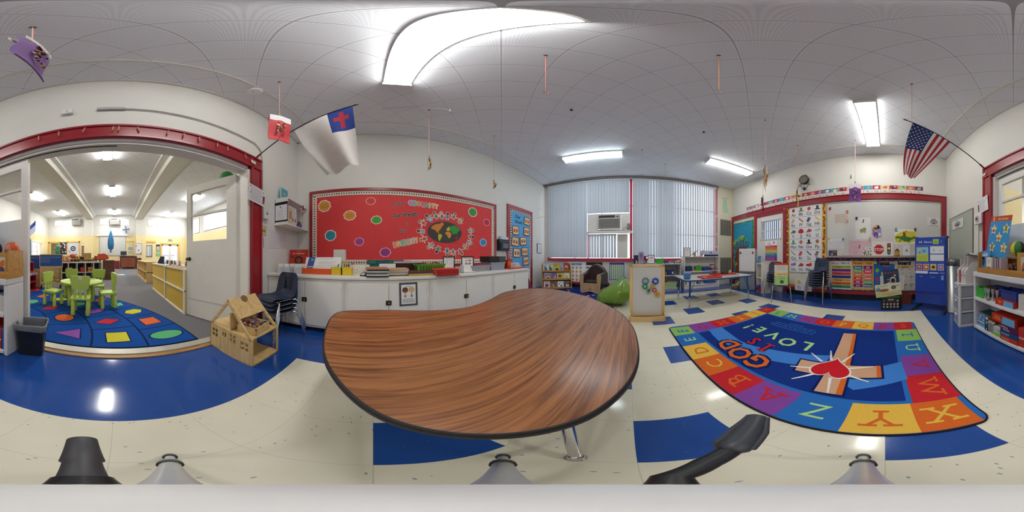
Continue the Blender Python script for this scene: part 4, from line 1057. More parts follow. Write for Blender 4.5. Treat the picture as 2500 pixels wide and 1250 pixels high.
for k,(x,y,w,h,lab)in enumerate(((1286.5,540.5,14,18,'top right beside the words Our Work'),(1259,562.6,16,22,'upper left below the words Our Work'),(1285.5,565.4,13,20,'right column, second from the top'),(1257.8,589.8,18,22,'left column, second from the top'),(1277.5,588.7,16,20,'middle, beside the second card of the left column'),(1261.3,617.3,17,22,'left column, lowest card'),(1281.2,614.4,15,20,'right column, above the lowest card'),(1284,637,14,20,'bottom right, lowest of all'))):
    rt=[-.08,.05,.0,-.1,.08,-.05,.05,.1][k]
    p,M=wpan('B',x-w/2,y-h/2,x+w/2,y+h/2,.002,'#7a2438',.032,rt);p.rect(.08,.07,.92,.93,'#e3cfa0')
    for u in (.33,.67):
        p.ell(u,.6,.11,.13,'#b5402c')
        for m_ in range(4):a=-.6+m_*.4;p.line([(u+a*.08,.52),(u+a*.26,.3+abs(a)*.06)],.012,'#b5402c')
        p.line([(u,.62),(u+(.16 if u>.5 else -.16),.5)],.012,'#b5402c')
    tag(p.build('handprint_card',at=M),'red handprint card, '+lab,'artwork','handprint cards on the Our Work board')
# between the boards
s_,z_=wall_sz('B',1226,595);t=thing('wall_file_holder','black wall file holder with papers between the red and the blue board','file holder',M=wall_frame('B',s_,z_,.002))
b=MB();b.box(-.18,-.17,0,.17,.10,.09,BLACK);b.box(-.15,-.15,.09,.14,.02,.11,'#33373c');b.build('holder',t,bevel=.006)
b=MB();b.box(-.13,.0,.02,.14,.17,.05,'#aab8cc');b.box(-.10,.1,.05,.13,.15,.08,'#d8d8dc');b.build('papers',t)
b=MB();b.box(-.08,-.11,.11,.10,.0,.112,'#6c747c');b.build('name_plate',t)
fin(sheetw('B','notice_paper','plain white notice sheet below the black wall file holder','paper',(1214,613,1236,621)))
p=sheetw('B','framed_notice','small framed notice on the white wall between the blue board and the window','framed notice',(1311,595,1321,618),'#2c2c2e',t=.012);p.rect(.08,.05,.92,.95,'#e6e6ea');p.circ(.5,.3,.02,'#a05a5a');p.scribble(.25,.4,.8,.9,5,'#a8a8b0');fin(p)
a=PX(1313,509,XB);c=PX(1313,532,XB);tip=Vector((XB+.55,a.y,2.32))
b=MB();b.tube([a,c],.006,WHITEPL,6);b.tube([a,tip],.006,WHITEPL,6);b.tube([c,(XB+.48,a.y,2.30)],.006,WHITEPL,6)
tag(b.build('wall_bracket'),'empty white triangular wall bracket near the window corner','bracket')

# ---- built-in cabinets and worktop
CZ,XF,CY1=.76,-1.86,2.60
b=MB();b.box(XB+.005,YD+.01,CZ-.035,-1.83,CY1,CZ,LAMIN);o=tag(b.build('worktop',bevel=.006),'long white worktop along the wall under the red bulletin board','worktop')
def cy(px):return PX(px,700,XF).y
units=[(YD+.01,cy(842),[(cy(700),cy(744.5),'r'),(cy(745.5),cy(836),'l')],'left'),(cy(842),cy(1049),[(cy(849),cy(948.5),'r'),(cy(949.5),cy(1043),'l')],'m'),(cy(1049),cy(1201.5),[(cy(1055),cy(1136.5),'r'),(cy(1137.5),cy(1198),'l')],'n'),(cy(1201.5),CY1-.02,[(cy(1205),cy(1254),'r'),(cy(1255),cy(1288),'l')],'o')]
ulab=['white built-in cabinet at the left end behind the stacked chairs','white built-in cabinet with the framed children poster on its door','white built-in cabinet right of the children poster','white built-in cabinet at the window end of the counter']
for (a,c,doors,k),lab in zip(units,ulab):
    t=thing('base_cabinet',lab,'cabinet',(XF,(a+c)/2,0),group='cabinets under the worktop');m_=(a+c)/2
    b=MB();b.box(XB+.01-XF,a-m_+.001,.07,0,c-m_-.001,CZ-.036,WHITE);b.box(XB+.01-XF,a-m_,0,-.06,c-m_,.07,BLACKR);b.build('body',t)
    for (d0_,d1_,side)in doors:
        cc=(d0_+d1_)/2;w=d1_-d0_
        b=MB();b.box(0,-w/2,-.29,.018,w/2,.29,WHITE);d=b.build('door',t,TR(0,cc-m_,.395),bevel=.003)
        hx=w/2-.012 if side=='r' else -w/2+.012
        for zz in (-.2,.2):
            b=MB();b.cyl((.02,-hx,zz-.03),(.02,-hx,zz+.03),.006,WHITE,8);b.build('hinge',d)
        if side=='r':
            b=MB();b.box(.018,hx-.02,.03,.026,hx+.045,.085,BRASS);b.sph((.034,hx+.015,.057),.012,mat('worn_brass','#a58a5a',.3,metal=.8),8);b.build('latch',d)
p,M=wpan('B',974,690,1020,746.5,0,None);f_=PX(997,718,XF+.024)
s0_=PX(975,718,XF+.024);s1_=PX(1019.5,718,XF+.024);zt_=PX(997,690,XF+.024).z;zb_=PX(997,746.5,XF+.024).z
p=Pan(s1_.y-s0_.y,zt_-zb_,.002,'#4b4d55');p.rect(.09,.07,.91,.93,'#e4e2dd')
for k in range(14):
    for v in (.07,.93):p.ell(.12+k*.0585,v,.022,.016,'#4b4d55',8)
for k in range(19):
    for u in (.09,.91):p.ell(u,.09+k*.0455,.022,.016,'#4b4d55',8)
p.text('Our Class',.5,.16,.035,'#3a3c46',bold=.04)
for u,c,h in ((.32,'#7a4630','#5a3424'),(.67,'#dcb088','#cba052')):
    p.circ(u,.31,.034,h);p.circ(u,.33,.027,c);p.rect(u-.06,.41,u+.06,.52,'#e8e4e0');p.rect(u-.02,.42,u+.02,.5,'#b8403a');p.rect(u-.05,.52,u-.01,.62,'#a03a34' if u<.5 else '#33383c');p.rect(u+.01,.52,u+.05,.62,'#a03a34' if u<.5 else '#33383c')
p.scribble(.18,.68,.84,.86,5,'#8a8a90')
tag(p.build('children_poster',at=frame_from((XF+.020,(s0_.y+s1_.y)/2,(zt_+zb_)/2),(0,1,0),(0,0,1))@RZ(.02)),'grey scalloped poster of two drawn children taped to a white cabinet door','poster')

# ---- things on the worktop.  P(x, y) is the spot on the worktop seen at a picture point
def P(x,y,z=None):return F(x,y,CZ if z is None else z)
def toward(p):return math.atan2(-p.y,-p.x)     # heading from p to the room's middle
def book(label,p,L,D,Hh,rz,cover,group=None,page='#dcd6c8',name='book',cat='book'):
    b=MB();c=paper(cover)
    b.box(-D/2,-L/2,0,D/2,L/2,.0025,c);b.box(-D/2,-L/2,Hh-.0025,D/2,L/2,Hh,c);b.box(-D/2,-L/2,0,-D/2+.003,L/2,Hh,c);b.box(-D/2+.003,-L/2+.004,.0025,D/2-.004,L/2-.004,Hh-.0025,page)
    return tag(b.build(name,at=TR(*p)@RZ(rz)),label,cat,group)
# clear bins of cards at the left end
for k,(x,y,w,lab,c)in enumerate(((687,667,.10,'leftmost clear bin of picture cards on the counter','#b8a8a0'),(700,667.5,.09,'tall clear bin of picture cards, second from the left','#a8a4b4'),(714,666,.10,'clear bin with a framed card in the middle of the bin row','#c8c4b8'),(727,668,.11,'clear bin of pink cards before the red engineer book','#c8a8a8'),(741,667,.12,'rightmost clear bin of cards beside the orange tray','#d8cfc4'))):
    p_=P(x,y);t=thing('card_bin',lab,'storage bin',p_,toward(p_),'clear bins of cards on the counter')
    b=MB();d=.13;h=.115
    for q in ((-d,-w/2,0,0,w/2,.004),(-.004,-w/2,0,0,w/2,h*.8),(-d,-w/2,0,-d+.004,w/2,h),(-d,-w/2,0,0,-w/2+.004,h*.9),(-d,w/2-.004,0,0,w/2,h*.9)):b.box(*q,GLASSC)
    b.build('bin',t)
    b=MB();b.box(-d+.02,-w/2+.012,.005,-.06,w/2-.012,h*1.1,'#e4ddd2');b.box(-.05,-w/2+.015,.005,-.012,w/2-.015,h*(.95+.1*(k%2)),'#ece6dc');b.box(-.0118,-w/2+.02,.02,-.010,w/2-.02,h*.7,c);b.build('cards',t)
def standing(name,label,cat,px0,py0,px1,py1,dist_pt,tilt=.15,base='#ffffff',t=.012,rz=None,group=None):
    """sheet standing at a spot, spanned by its picture box; facing the room's middle"""
    xm=(px0+px1)/2;g_=F(xm,dist_pt[1],dist_pt[0])if isinstance(dist_pt,tuple)else dist_pt
    d=math.hypot(g_.x,g_.y);W_=2*d*math.tan((px1-px0)*K/2);H_=d*(math.tan((625-py0)*K)-math.tan((625-py1)*K))
    n=Vector((-g_.x,-g_.y,0)).normalized()
    if rz is not None:n=Vector((math.cos(rz),math.sin(rz),0));
    right=Vector((-n.y,n.x,0));up=Vector((0,0,1))*math.cos(tilt)-n*math.sin(tilt)
    if rz is not None:
        v=Vector((-g_.x,-g_.y,0)).normalized();W_ /= max(.3,abs(n.dot(v)))
    p=Pan(W_,H_,t,base);M=frame_from(g_+up*H_/2,right,up);p.meta=(name,M,label,cat,group);return p
p=standing('picture_book','red picture book about an engineer standing in the corner of the counter','book',706,600,752,651,Vector((-2.42,PX(729,650,-2.42).y,CZ+.001)),.12,'#b9321f',rz=.25)
p.text('I can be',.5,.07,.05,'#e8a08a');p.text('an engineer',.5,.17,.09,'#f0d8c8',maxw=.85);p.cloud(.5,.52,.22,.2,'#3a2420');p.ell(.5,.52,.14,.12,'#8a4a34');p.rect(.3,.66,.72,.86,'#8a8478');p.rect(.28,.74,.4,.84,'#c8beb0');p.ell(.16,.36,.09,.05,'#33404a');p.text('or not',.84,.32,.05,'#e07a3a');fin(p)
# orange tray with papers
p_=P(783,670);a_=0.0
t=thing('paper_tray','bright orange tray full of papers standing on the counter before the red board','tray',(p_.x-.02,p_.y+.0,CZ),0)
b=MB();w,d,h=.56,.30,.075
for q in ((-d,-w/2,0,0,w/2,.005),(-.006,-w/2,0,0,w/2,h),(-d,-w/2,0,-d+.006,w/2,h),(-d,-w/2,0,0,-w/2+.006,h),(-d,w/2-.006,0,0,w/2,h)):b.box(*q,mat('orange_plastic','#e0571f',.35))
b.build('tray',t,bevel=.003)
b=MB();b.box(-.26,-.25,.006,-.03,.24,.10,'#e2dedb');b.build('paper_stack',t)
q=Pan(.50,.19,.003,'#ebe8e6');q.poly([(.09,0),(.28,0),(.24,1),(.05,1)],'#3b5a9a');q.ell(.2,.2,.05,.09,'#5aa0d0');q.ell(.14,.6,.04,.12,'#8a3a34');q.text('Our Classroom Rules',.62,.12,.07,'#5a5a60',maxw=.4);q.scribble(.4,.3,.85,.7,3,'#a8a8a8',.3)
q.build('front_sheet',t,frame_from((-.055,0,.135),(0,1,0),(-.45,0,1)))
b=MB();b.box(-.30,.12,.02,-.19,.28,.33,'#dbd8d2');b.box(-.19,.16,.06,-.188,.19,.16,'#3a3a3a');b.build('paper_tray_binder',t)
# yellow caddy
p_=P(833,672);t=thing('craft_caddy','yellow plastic caddy with crayons standing right of the orange tray','caddy',(p_.x-.02,p_.y,CZ),0);YP=mat('yellow_plastic','#d8b92c',.35)
b=MB();w,d,h=.27,.24,.10
for q in ((-d,-w/2,0,0,w/2,.005),(-.006,-w/2,0,0,w/2,h),(-d,-w/2,0,-d+.006,w/2,h),(-d,-w/2,0,0,-w/2+.006,h),(-d,w/2-.006,0,0,w/2,h),(-d,-.01,0,0,.01,h)):b.box(*q,YP)
b.tube([(-d/2,-.06,h*.6),(-d/2,-.045,h+.06),(-d/2,.045,h+.06),(-d/2,.06,h*.6)],.012,YP,8);b.build('caddy',t,bevel=.004)
r=random.Random(8)
b=MB()
for k in range(26):x_,y_=r.uniform(-d+.02,-.02),r.choice([-1,1])*r.uniform(.02,w/2-.02);b.cyl((x_,y_,.01),(x_+r.uniform(-.01,.01),y_+r.uniform(-.01,.01),r.uniform(.11,.15)),.006,r.choice(['#3a8a3a','#b03a2a','#d8a23a','#2a5aa0','#e8e0d0','#5a3a2a']),6)
b.build('crayons',t)
p_=P(877,671);b=MB();b.box(-.16,-.13,0,0,.13,.12,mat('speckled_white_card','#dcd9cb',.6));
for k in range(26):y_,z_=r.uniform(-.12,.12),r.uniform(.01,.11);b.box(0,y_-.003,z_-.005,.001,y_+.003,z_+.005,'#8c8a80')
tag(b.build('card_box',at=TR(p_.x-.03,p_.y,CZ)),'white speckled box behind the desk bell','box')
p_=P(888,674);t=thing('desk_bell','small chrome desk bell on a dark base at the front of the counter','bell',(p_.x-.02,p_.y,CZ));
b=MB();b.lathe([(.0,0),(.05,0),(.05,.008),(.044,.014),(0,.014)],BLACK,24);b.build('base',t)
b=MB();b.lathe([(.042,.014),(.040,.026),(.028,.04),(.01,.046),(0,.047)],CHROME,24);b.cyl((0,0,.045),(0,0,.058),.005,CHROME,8);b.build('dome',t)
# stacks of books
r=random.Random(21)
def stack(x,y,n,L,D,cols,lab,grp,hh=.020,yaw=0.0):
    p_=P(x,y);z=CZ
    for k in range(n):
        h=hh*r.uniform(.85,1.15);where='bottom of' if k==0 else 'topmost in' if k==n-1 else ('second from the bottom in','third from the bottom in','fourth from the bottom in','fifth from the bottom in')[min(k-1,3)]
        book('%s workbook, %s %s'%(('dark','white','pale','worn','thin')[k%5],where,lab),(p_.x-D/2+r.uniform(-.008,.008),p_.y+r.uniform(-.008,.008),z),L,D,h,yaw+r.uniform(-.03,.03)+PI,cols[k%len(cols)],grp)
        z+=h+.0008
    return z
stack(921,677,6,.25,.20,['#3a3b36','#d8d4cc','#5a5d5a','#d4cfc8','#4a4c48','#b9846c'],'the stack just right of the desk bell','first stack of workbooks',.0175)
stack(972,674.5,5,.245,.2,['#8d7a4e','#cfc6b4','#a89a90','#d8d0c0','#c8a27a'],'the middle stack on the counter','second stack of workbooks',.0175)
stack(1028,674,3,.30,.2,['#cdb93c','#d6d2c8','#6a3432'],'the low stack with the yellow bottom book','third stack of workbooks',.016)
book('dark purple book lying between the middle stack and the low stack',(P(1004,674).x-.12,P(1004,674).y,CZ),.07,.18,.03,PI,'#5a4f68')
TEAL=mat('teal_card','#1d5560',.5)
for k,(x,z_,w,lab)in enumerate(((922,0,.34,'lower teal game box behind the first stack of workbooks'),(918,.066,.27,'upper left teal game box on the pile behind the workbooks'),(956,.066,.25,'upper right teal game box beside the other one'))):
    p_=P(x,664);b=MB();b.box(-.2,-w/2,0,0,w/2,.062,TEAL);b.box(0,-w*.36,.02,.001,-w*.05,.05,'#2f7a52');b.box(-.02,-w*.2,.062,-.01,w*.35,.064,'#c8ccc8');tag(b.build('game_box',at=TR(-2.28,p_.y*1.12 if k else p_.y*1.12+.04,CZ+z_+(.055 if 1 else 0))),lab,'box','teal game boxes on the counter')
bb=MB();bb.box(-2.52,P(922,664).y*1.12-.15,CZ,-2.27,P(956,664).y*1.12+.2,CZ+.054,'#6b665e');tag(bb.build('storage_box'),'low grey box under the teal game boxes','box')
p=standing('paper_sheet','loose white paper sheet hanging over the front of the teal boxes','paper',926,642,966,656,Vector((-2.15,PX(946,650,-2.15).y,CZ+.062)),.1,'#dedbd8',.0015,rz=0);fin(p)
p_=PX(995,650,-2.25);b=MB();b.box(-.22,-.22,0,0,.22,.10,'#31201e');b.box(-.21,-.20,.10,-.01,.21,.118,'#b8aeb4');b.box(-.2,-.19,.118,-.02,.05,.128,'#c98a80');tag(b.build('paper_box',at=TR(-2.22,p_.y,CZ+.04)),'dark brown box with papers on top, left of the green basket','box')
b=MB();b.box(-.2,-.2,0,0,.2,.039,'#6a6458');tag(b.build('folder_stack',at=TR(-2.22,p_.y,CZ)),'flat stack of folders under the dark brown box','folders')
p_=P(1007,663);b=MB();b.box(-.10,-.06,0,0,.07,.045,'#2f3f7e');tag(b.build('blue_box',at=TR(p_.x-.05,p_.y,CZ)),'small blue box behind the dark purple book','box')
p_=P(1014,664);b=MB();b.lathe([(0,0),(.018,0),(.02,.03),(.012,.045),(.016,.06),(.01,.075),(0,.078)],'#d8b45a',12);tag(b.build('toy_figure',at=TR(p_.x,p_.y,CZ)),'tiny yellow toy figure beside the small blue box','toy')
GRN=mat('green_plastic','#5f9f2c',.4)
def basket(name,label,M,w,d,h,m,rows=3,cols=9,cat='basket',taper=.9,content=None,group=None,hole=None):
    t=thing(name,label,cat,M=M,group=group);b=MB()
    lo=[(-w/2*taper,-d/2*taper),(w/2*taper,-d/2*taper),(w/2*taper,d/2*taper),(-w/2*taper,d/2*taper)]
    hi=[(x/taper,y/taper)for x,y in lo]
    vs=[(x,y,0)for x,y in lo]+[(x,y,h)for x,y in hi]+[(x*.95,y*.95,h)for x,y in hi]+[(x*.95,y*.95,.006)for x,y in lo]
    fs=[(3,2,1,0)]+[(i,(i+1)%4,4+(i+1)%4,4+i)for i in range(4)]+[(4+i,4+(i+1)%4,8+(i+1)%4,8+i)for i in range(4)]+[(8+i,8+(i+1)%4,12+(i+1)%4,12+i)for i in range(4)]+[(12,13,14,15)]
    b.mesh(vs,fs,m);b.box(-w/2-.006,-d/2-.006,h-.012,w/2+.006,-d/2+.002,h+.002,m);b.box(-w/2-.006,d/2-.002,h-.012,w/2+.006,d/2+.006,h+.002,m);b.box(-w/2-.006,-d/2,h-.012,-w/2+.002,d/2,h+.002,m);b.box(w/2-.002,-d/2,h-.012,w/2+.006,d/2,h+.002,m)
    if rows:
        hb_=b;hm=hole or '#1e3a14'
        for j in range(rows):
            z=h*(.18+.6*(j+.5)/rows);k_=taper+(1-taper)*z/h
            for i in range(cols):
                x=(i+.5)/cols*w*.86-w*.43;s_=min(w/cols,h/rows)*.22
                for sg in (-1,1):hb_.cb((x*k_,sg*(d/2*k_+.0012),z),(s_*2,.0012,s_*2),hm)
            for i in range(max(2,int(cols*d/w))):
                n_=max(2,int(cols*d/w));y=(i+.5)/n_*d*.86-d*.43;s_=min(w/cols,h/rows)*.22
                for sg in (-1,1):hb_.cb((sg*(w/2*k_+.0012),y*k_,z),(.0012,s_*2,s_*2),hm)
    b.build('basket_body',t)
    if content:
        cb_=MB();content(cb_,w,d,h);cb_.build('basket_contents',t)
    return t
def bits(cols,n=20,s=.02,seed=1,rise=1.0):
    def f(b,w,d,h):
        q=random.Random(seed)
        for k in range(n):
            c=(q.uniform(-w*.38,w*.38),q.uniform(-d*.38,d*.38),h*q.uniform(.75,1.0)*rise)
            if q.random()<.5:b.sph(c,s*q.uniform(.7,1.3),q.choice(cols),8)
            else:b.cb((0,0,0),(s*2,s*1.4,s),q.choice(cols),TR(*c)@RZ(q.uniform(0,3))@RX(q.uniform(0,1)))
        b.box(-w*.42,-d*.42,.01,w*.42,d*.42,h*.7,cols[0])
    return f
p_=PX(1043,655,-2.2)
basket('mesh_basket','green perforated plastic basket of toys on the counter',TR(-2.14,p_.y,CZ)@RZ(PI/2),.40,.24,.13,GRN,3,9,content=bits(['#7a3a30','#a84a3a','#8a6a50','#5a3040'],16,.03,3))
for (x0,y0_,x1,y1_,by,nm,lab,kind)in ((1081,623,1110,658,661,'Alphabet Games','framed white sign with coloured letters standing behind the red books',0),(1126,622.5,1157,660,663,'Memory Games','framed white sign with card pictures right of the red books',1)):
    p=standing('framed_sign',lab,'framed sign',x0,y0_,x1,y1_,(CZ,by),.08,'#e6e4e2',.006,rz=-.55,group='framed signs on the counter');p.frame(.016,'#2b2c30',.012)
    p.text(nm,.5,.12,.05,'#4a4a4e',maxw=.75,bold=.02)
    if kind==0:
        for k,(u,v,c)in enumerate(((.25,.4,'#4a5ab0'),(.35,.34,'#8a3a9a'),(.42,.3,'#3a9ab0'),(.55,.26,'#3a5aa0'),(.7,.28,'#2f9a8a'),(.75,.38,'#4ab04a'),(.4,.46,'#c84aa0'),(.55,.5,'#d83a4a'),(.72,.5,'#d8a03a'))):p.text('agbxydaez'[k],u,v,.07,c,bold=.05)
    else:
        p.poly([(.3,.3),(.5,.22),(.5,.28),(.34,.36)],'#d0703a');p.poly([(.55,.28),(.72,.22),(.8,.32),(.6,.34)],'#b0482c');p.poly([(.25,.5),(.4,.38),(.55,.5),(.4,.56)],'#8a8a9a');p.poly([(.55,.44),(.75,.4),(.78,.52),(.58,.56)],'#7a8090')
    fin(p)
p_=P(1096,673);z=CZ
for k in range(6):
    c=['#cf2f2c','#d8483a','#c92b2b','#d4402f','#cc2c2a','#d6392f'][k]
    book('thin red booklet, %s the red pile in front of the framed letter sign'%('bottom of','second in','third in','fourth in','fifth in','topmost on')[k],(p_.x-.12,p_.y,z),.30,.21,.0125,PI-.02*(k%2),c,'pile of red booklets','#e4b8a0');z+=.0132
p_=P(1127,666);b=MB();b.lathe([(0,0),(.03,0),(.032,.02),(.032,.09),(.02,.1),(.02,.12),(0,.122)],mat('hazy_plastic','#b4b8bd',.2,alpha=.7),16);tag(b.build('plastic_jar',at=TR(p_.x,p_.y,CZ)),'small cloudy plastic jar in front of the second framed sign','jar')
p_=P(1145,664);b=MB();b.grid(lambda u,v:(v*.16-.1,(u-.5)*.22,.004+.04*math.sin(u*PI)*(1-v)),8,4,mat('print_e8e4dc','#e8e4dc'),th=.001);tag(b.build('crumpled_paper',at=TR(p_.x,p_.y,CZ)),'curled white paper lying before the second framed sign','paper')
for (x,y,w,d,h,c,lab,cc)in ((1177,662,.36,.22,.085,'#c8a0a0','long clear bin with red and blue pieces on the counter',['#b03a3a','#c04a44','#6a74a8','#8a5a8a']),(1217,659,.34,.26,.13,'#aab0be','tall clear bin below the black lidded box',['#8c90b4','#a8a8bc','#b0b4c0'])):
    p_=P(x,y);M=TR(p_.x-d/2,p_.y,CZ)@RZ(PI/2);t=basket('clear_bin',lab,M,w,d,h,mat('cloudy_bin','#b9bec8',.25,alpha=.45,noise=0),0,content=bits(cc,22,.03,6,.8))
p_=P(1217,659);b=MB();b.box(-.15,-.19,0,.12,.19,.10,'#2b2625');b.box(-.15,.03,0,.122,.19,.102,'#44484a');tag(b.build('lidded_box',at=TR(p_.x-.13,p_.y,CZ+.134),bevel=.004),'black and grey box on top of the tall clear bin','box')
p_=P(1249,656);b=MB();b.box(-.2,-.07,0,0,.07,.15,'#b0361f');b.box(.0,-.05,.03,.001,.05,.12,'#c8702c');tag(b.build('red_box',at=TR(p_.x-.04,p_.y,CZ+.016)),'tall red and orange box at the window end of the counter','box')
p_=P(1264,656);b=MB();b.box(-.26,-.22,0,.04,.28,.015,'#c43a30');tag(b.build('folder',at=TR(p_.x-.04,p_.y,CZ)),'flat red folder under the papers at the window end of the counter','folder')
z=CZ+.016
for k in range(4):book('pinkish white booklet, %s the pile on the red folder'%('bottom of','second in','third in','top of')[k],(p_.x-.14,p_.y+.05-k*.01,z),.22-k*.02,.2,.022,PI+.1*k,['#d8b8b8','#e0d8d8','#d8c0c0','#e4dede'][k],'booklets on the red folder');z+=.0228

# ---------------------------------------------------------------- near wall, right of the doorway
t=thing('wall_shelf','white open box shelf on the wall in the corner above the counter','shelf',(-2.41,YD,1.46))
b=MB();x0,x1,d,h=-.375,.375,.22,.44
b.box(x0-0.0,0,0,x1+.03,d+.01,.02,WHITE);b.box(x0,0,h-.02,x1,d,h,WHITE);b.box(x1-.02,0,.02,x1,d,h-.02,WHITE);b.box(x0,0,.02,x0+.02,d,h-.02,WHITE);b.box(x0,0,.02,x1,.01,h-.02,WHITE)
b.build('shelf_box',t,bevel=.002)
for k in range(3):
    b=MB();b.box(-.035,0,0,.035,.19,.30,'#d6d4d6');b.box(-.02,.19,.06,.02,.191,.12,'#8a8a90');b.cyl((0,.192,.08),(0,.194,.08),.012,'#3a3a3e',10)
    tag(b.build('magazine_file',at=TR(-2.41+.26-k*.085,YD+.012,1.481)),('white magazine file nearest the clipboard on the box shelf','white magazine file in the middle of the box shelf','third white magazine file, beside the little flag')[k],'magazine file','files on the box shelf')
b=MB();b.box(-.06,0,0,.06,.02,.26,'#c9b9a0');b.box(-.03,.021,.08,.04,.022,.2,'#a88a6a');tag(b.build('craft_pack',at=TR(-2.41+.29,YD+.205,1.481+.0)),'clear pack of tan craft pieces standing in the box shelf','pack')
t=thing('small_flag','little stars and stripes flag leaning in the box shelf','flag',(-2.56,YD+.2,1.49))
b=MB();b.cyl((0,0,0),(.03,.05,.42),.004,'#b09060',6);b.build('flag_stick',t)
b=MB()
def fcol(u,v):return '#2c3566' if (u<.4 and v<.54)else ('#a83240' if int(v*7)%2==0 else '#ddd4d2')
b.grid(lambda u,v:(.03+u*.14*(1-.5*v)+.0,.05+.01*math.sin(u*7),.41-v*.12-u*.10),10,7,fcol);b.build('flag_cloth',t)
b=MB();b.lathe([(0,0),(.045,0),(.045,.10),(.04,.10),(.04,.005),(0,.005)],'#5a5fa0',16);b.cyl((0,0,.02),(0,0,.14),.03,'#b05a5a',12);tag(b.build('pencil_cup',at=TR(-2.62,YD+.12,1.481)),'cup in the right end of the box shelf beside the little flag','cup')
p=Pan(.225,.31,.004,'#16171b');p.rect(.04,.15,.96,.93,'#e0dfe2');p.rect(.3,.0,.7,.14,'#101014');p.ell(.45,.26,.06,.03,'#4a4a50');p.text('Prayer',.55,.33,.05,'#3a3a44',maxw=.4);p.scribble(.2,.42,.7,.88,7,'#9a9aa8',.25,4)
tag(p.build('clipboard',at=frame_from((-2.033,YD+.115,1.46+.21),(0,1,0),(0,0,1))@RZ(PI)@RZ(PI)if False else frame_from((-2.033,YD+.115,1.46+.21),(0,1,0),(0,0,1))),'black clipboard with a printed list hung on the end of the box shelf','clipboard')
p=Pan(.22,.22,.012,'#9fc8d0');p.rect(.08,.08,.92,.92,'#4f9fb0');p.ell(.5,.45,.2,.08,'#c8a882');p.scribble(.2,.65,.8,.85,2,'#8ac0c8');
tag(p.build('framed_picture',at=frame_from((-2.20,YD+.06,1.46+.44+.115),(-1,0,0),(0,0,1))),'teal framed picture standing on top of the box shelf','picture')
for (x0,y0_,x1,y1_,lab)in ((657,560,681,606,'long white printed list taped under the box shelf'),(683,567,701,590,'shorter faint table sheet taped right of the printed list')):
    p=sheetw('D','printed_list',lab,'paper',(x0,y0_,x1,y1_),'#d6d3d6',.003,group='lists under the box shelf');p.scribble(.15,.08,.85,.95,12,'#a09ca8',.2,int(x0));fin(p)
p=sheetw('D','paper_strip','narrow white paper strip below the wall socket','paper',(640,577,649.5,607),'#dcdad6',.003);p.rect(.22,.08,.36,.92,'#6a5a5a');p.scribble(.5,.1,.95,.9,9,'#9a98a0',.2,7);fin(p)
p=sheetw('D','outlet_plate','cream wall socket plate below the small alarm box','socket',(636.5,551,650,574.5),'#c9b98a',.002,t=.006)
for u in (.35,.68):p.rect(u-.07,.42,u+.06,.66,'#3a342a')
fin(p)
s_,z_=wall_sz('D',643.5,523);t=thing('alarm_box','small white alarm box on the wall right of the doorway','alarm',M=wall_frame('D',s_,z_,.001));b=MB();b.box(-.05,-.075,0,.05,.06,.05,WHITEPL);b.build('case',t,bevel=.006);b=MB();b.cyl((.015,.0,.05),(.015,.0,.054),.012,'#2a2a2a',12);b.cyl((-.0,.03,.05),(.0,.045,.07),.012,WHITEPL,8);b.build('button',t)
b=MB();zs=wall_sz('D',641,508)[1];sx=wall_sz('D',638,500)[0]
s1,z1_=wall_sz('D',300,270);zt_=wall_sz('D',300,268)[1]
b.M=wall_frame('D',0,0);CON=mat('conduit_paint','#a9a8a2',.5)
b.tube([(sx,1.55,.018),(sx,zt_-.30,.018),(sx-.03,zt_-.12,.018),(sx-.15,zt_-.03,.018),(s1+.2,zt_,.018),(s1,zt_,.018)],.009,CON,8);b.box(s1-.22,zt_-.02,.003,s1+.02,zt_+.025,.03,CON)
tag(b.build('cable_conduit'),'thin grey cable conduit curving over the red doorway and down beside it','conduit')
s_,z_=wall_sz('D',166.5,277);b=MB();b.box(-.05,-.04,0,.05,.04,.04,WHITEPL);b.sph((0,.01,.04),.006,'#3a3a3a',6);tag(b.build('sensor_box',at=wall_frame('D',s_,z_,.0),bevel=.004),'small square white sensor box high above the doorway','sensor')
# ================================================================ DOORWAY: leaves, signs, sticks, flags
def door_leaf(label,M,W,H,gz0,gz1,gx0,gx1,mid,knob):
    t=thing('door_leaf',label,'door',M=M);b=MB();T_=.045;m=gx1-.04
    b.box(0,0,0,W,T_,gz0,WHITE);b.box(0,0,gz1,W,T_,H,WHITE);b.box(0,0,gz0,gx0,T_,gz1,WHITE);b.box(gx1,0,gz0,W,T_,gz1,WHITE)
    b.box(gx0,0.005,mid,gx1,T_-.005,mid+.03,WHITE)
    for y in (-.004,T_):
        b.box(.02,y,.30,W-.02,y+.004,.303,'#a9a7a0')
    b.build('door_panel',t)
    g=MB();g.mesh([(gx0,T_/2,gz0),(gx1,T_/2,gz0),(gx1,T_/2,gz1),(gx0,T_/2,gz1)],[(0,1,2,3)],GLASS);g.build('glass_pane',t)
    if knob:
        k=MB();k.cyl((W-.07,-.01,.94),(W-.07,T_+.01,.94),.03,BRASS,16);
        for s in (-1,1):k.cyl((W-.07,T_/2,.94),(W-.07,T_/2+s*.07,.94),.01,BRASS,8);k.sph((W-.07,T_/2+s*.08,.94),.028,mat('bronze_knob','#6a4a3a',.3,metal=.8),12)
        k.build('door_knob',t)
    return t
p0,p1=Vector((-1.455,-1.60)),Vector((-1.145,-2.44));a=math.atan2(p1.y-p0.y,p1.x-p0.x)
door_leaf('open white door leaf with a glass upper half, swung into the next room',TR(p0.x,p0.y,.012)@RZ(a),(p1-p0).length,2.15,1.22,2.02,.14,.80,1.62,True)
door_leaf('closed white door leaf with a glass upper half left of the doorway, behind the shelves',TR(1.775,YD-.06,.022)@RZ(PI),.885,2.14,1.38,2.02,.10,.80,1.73,False)
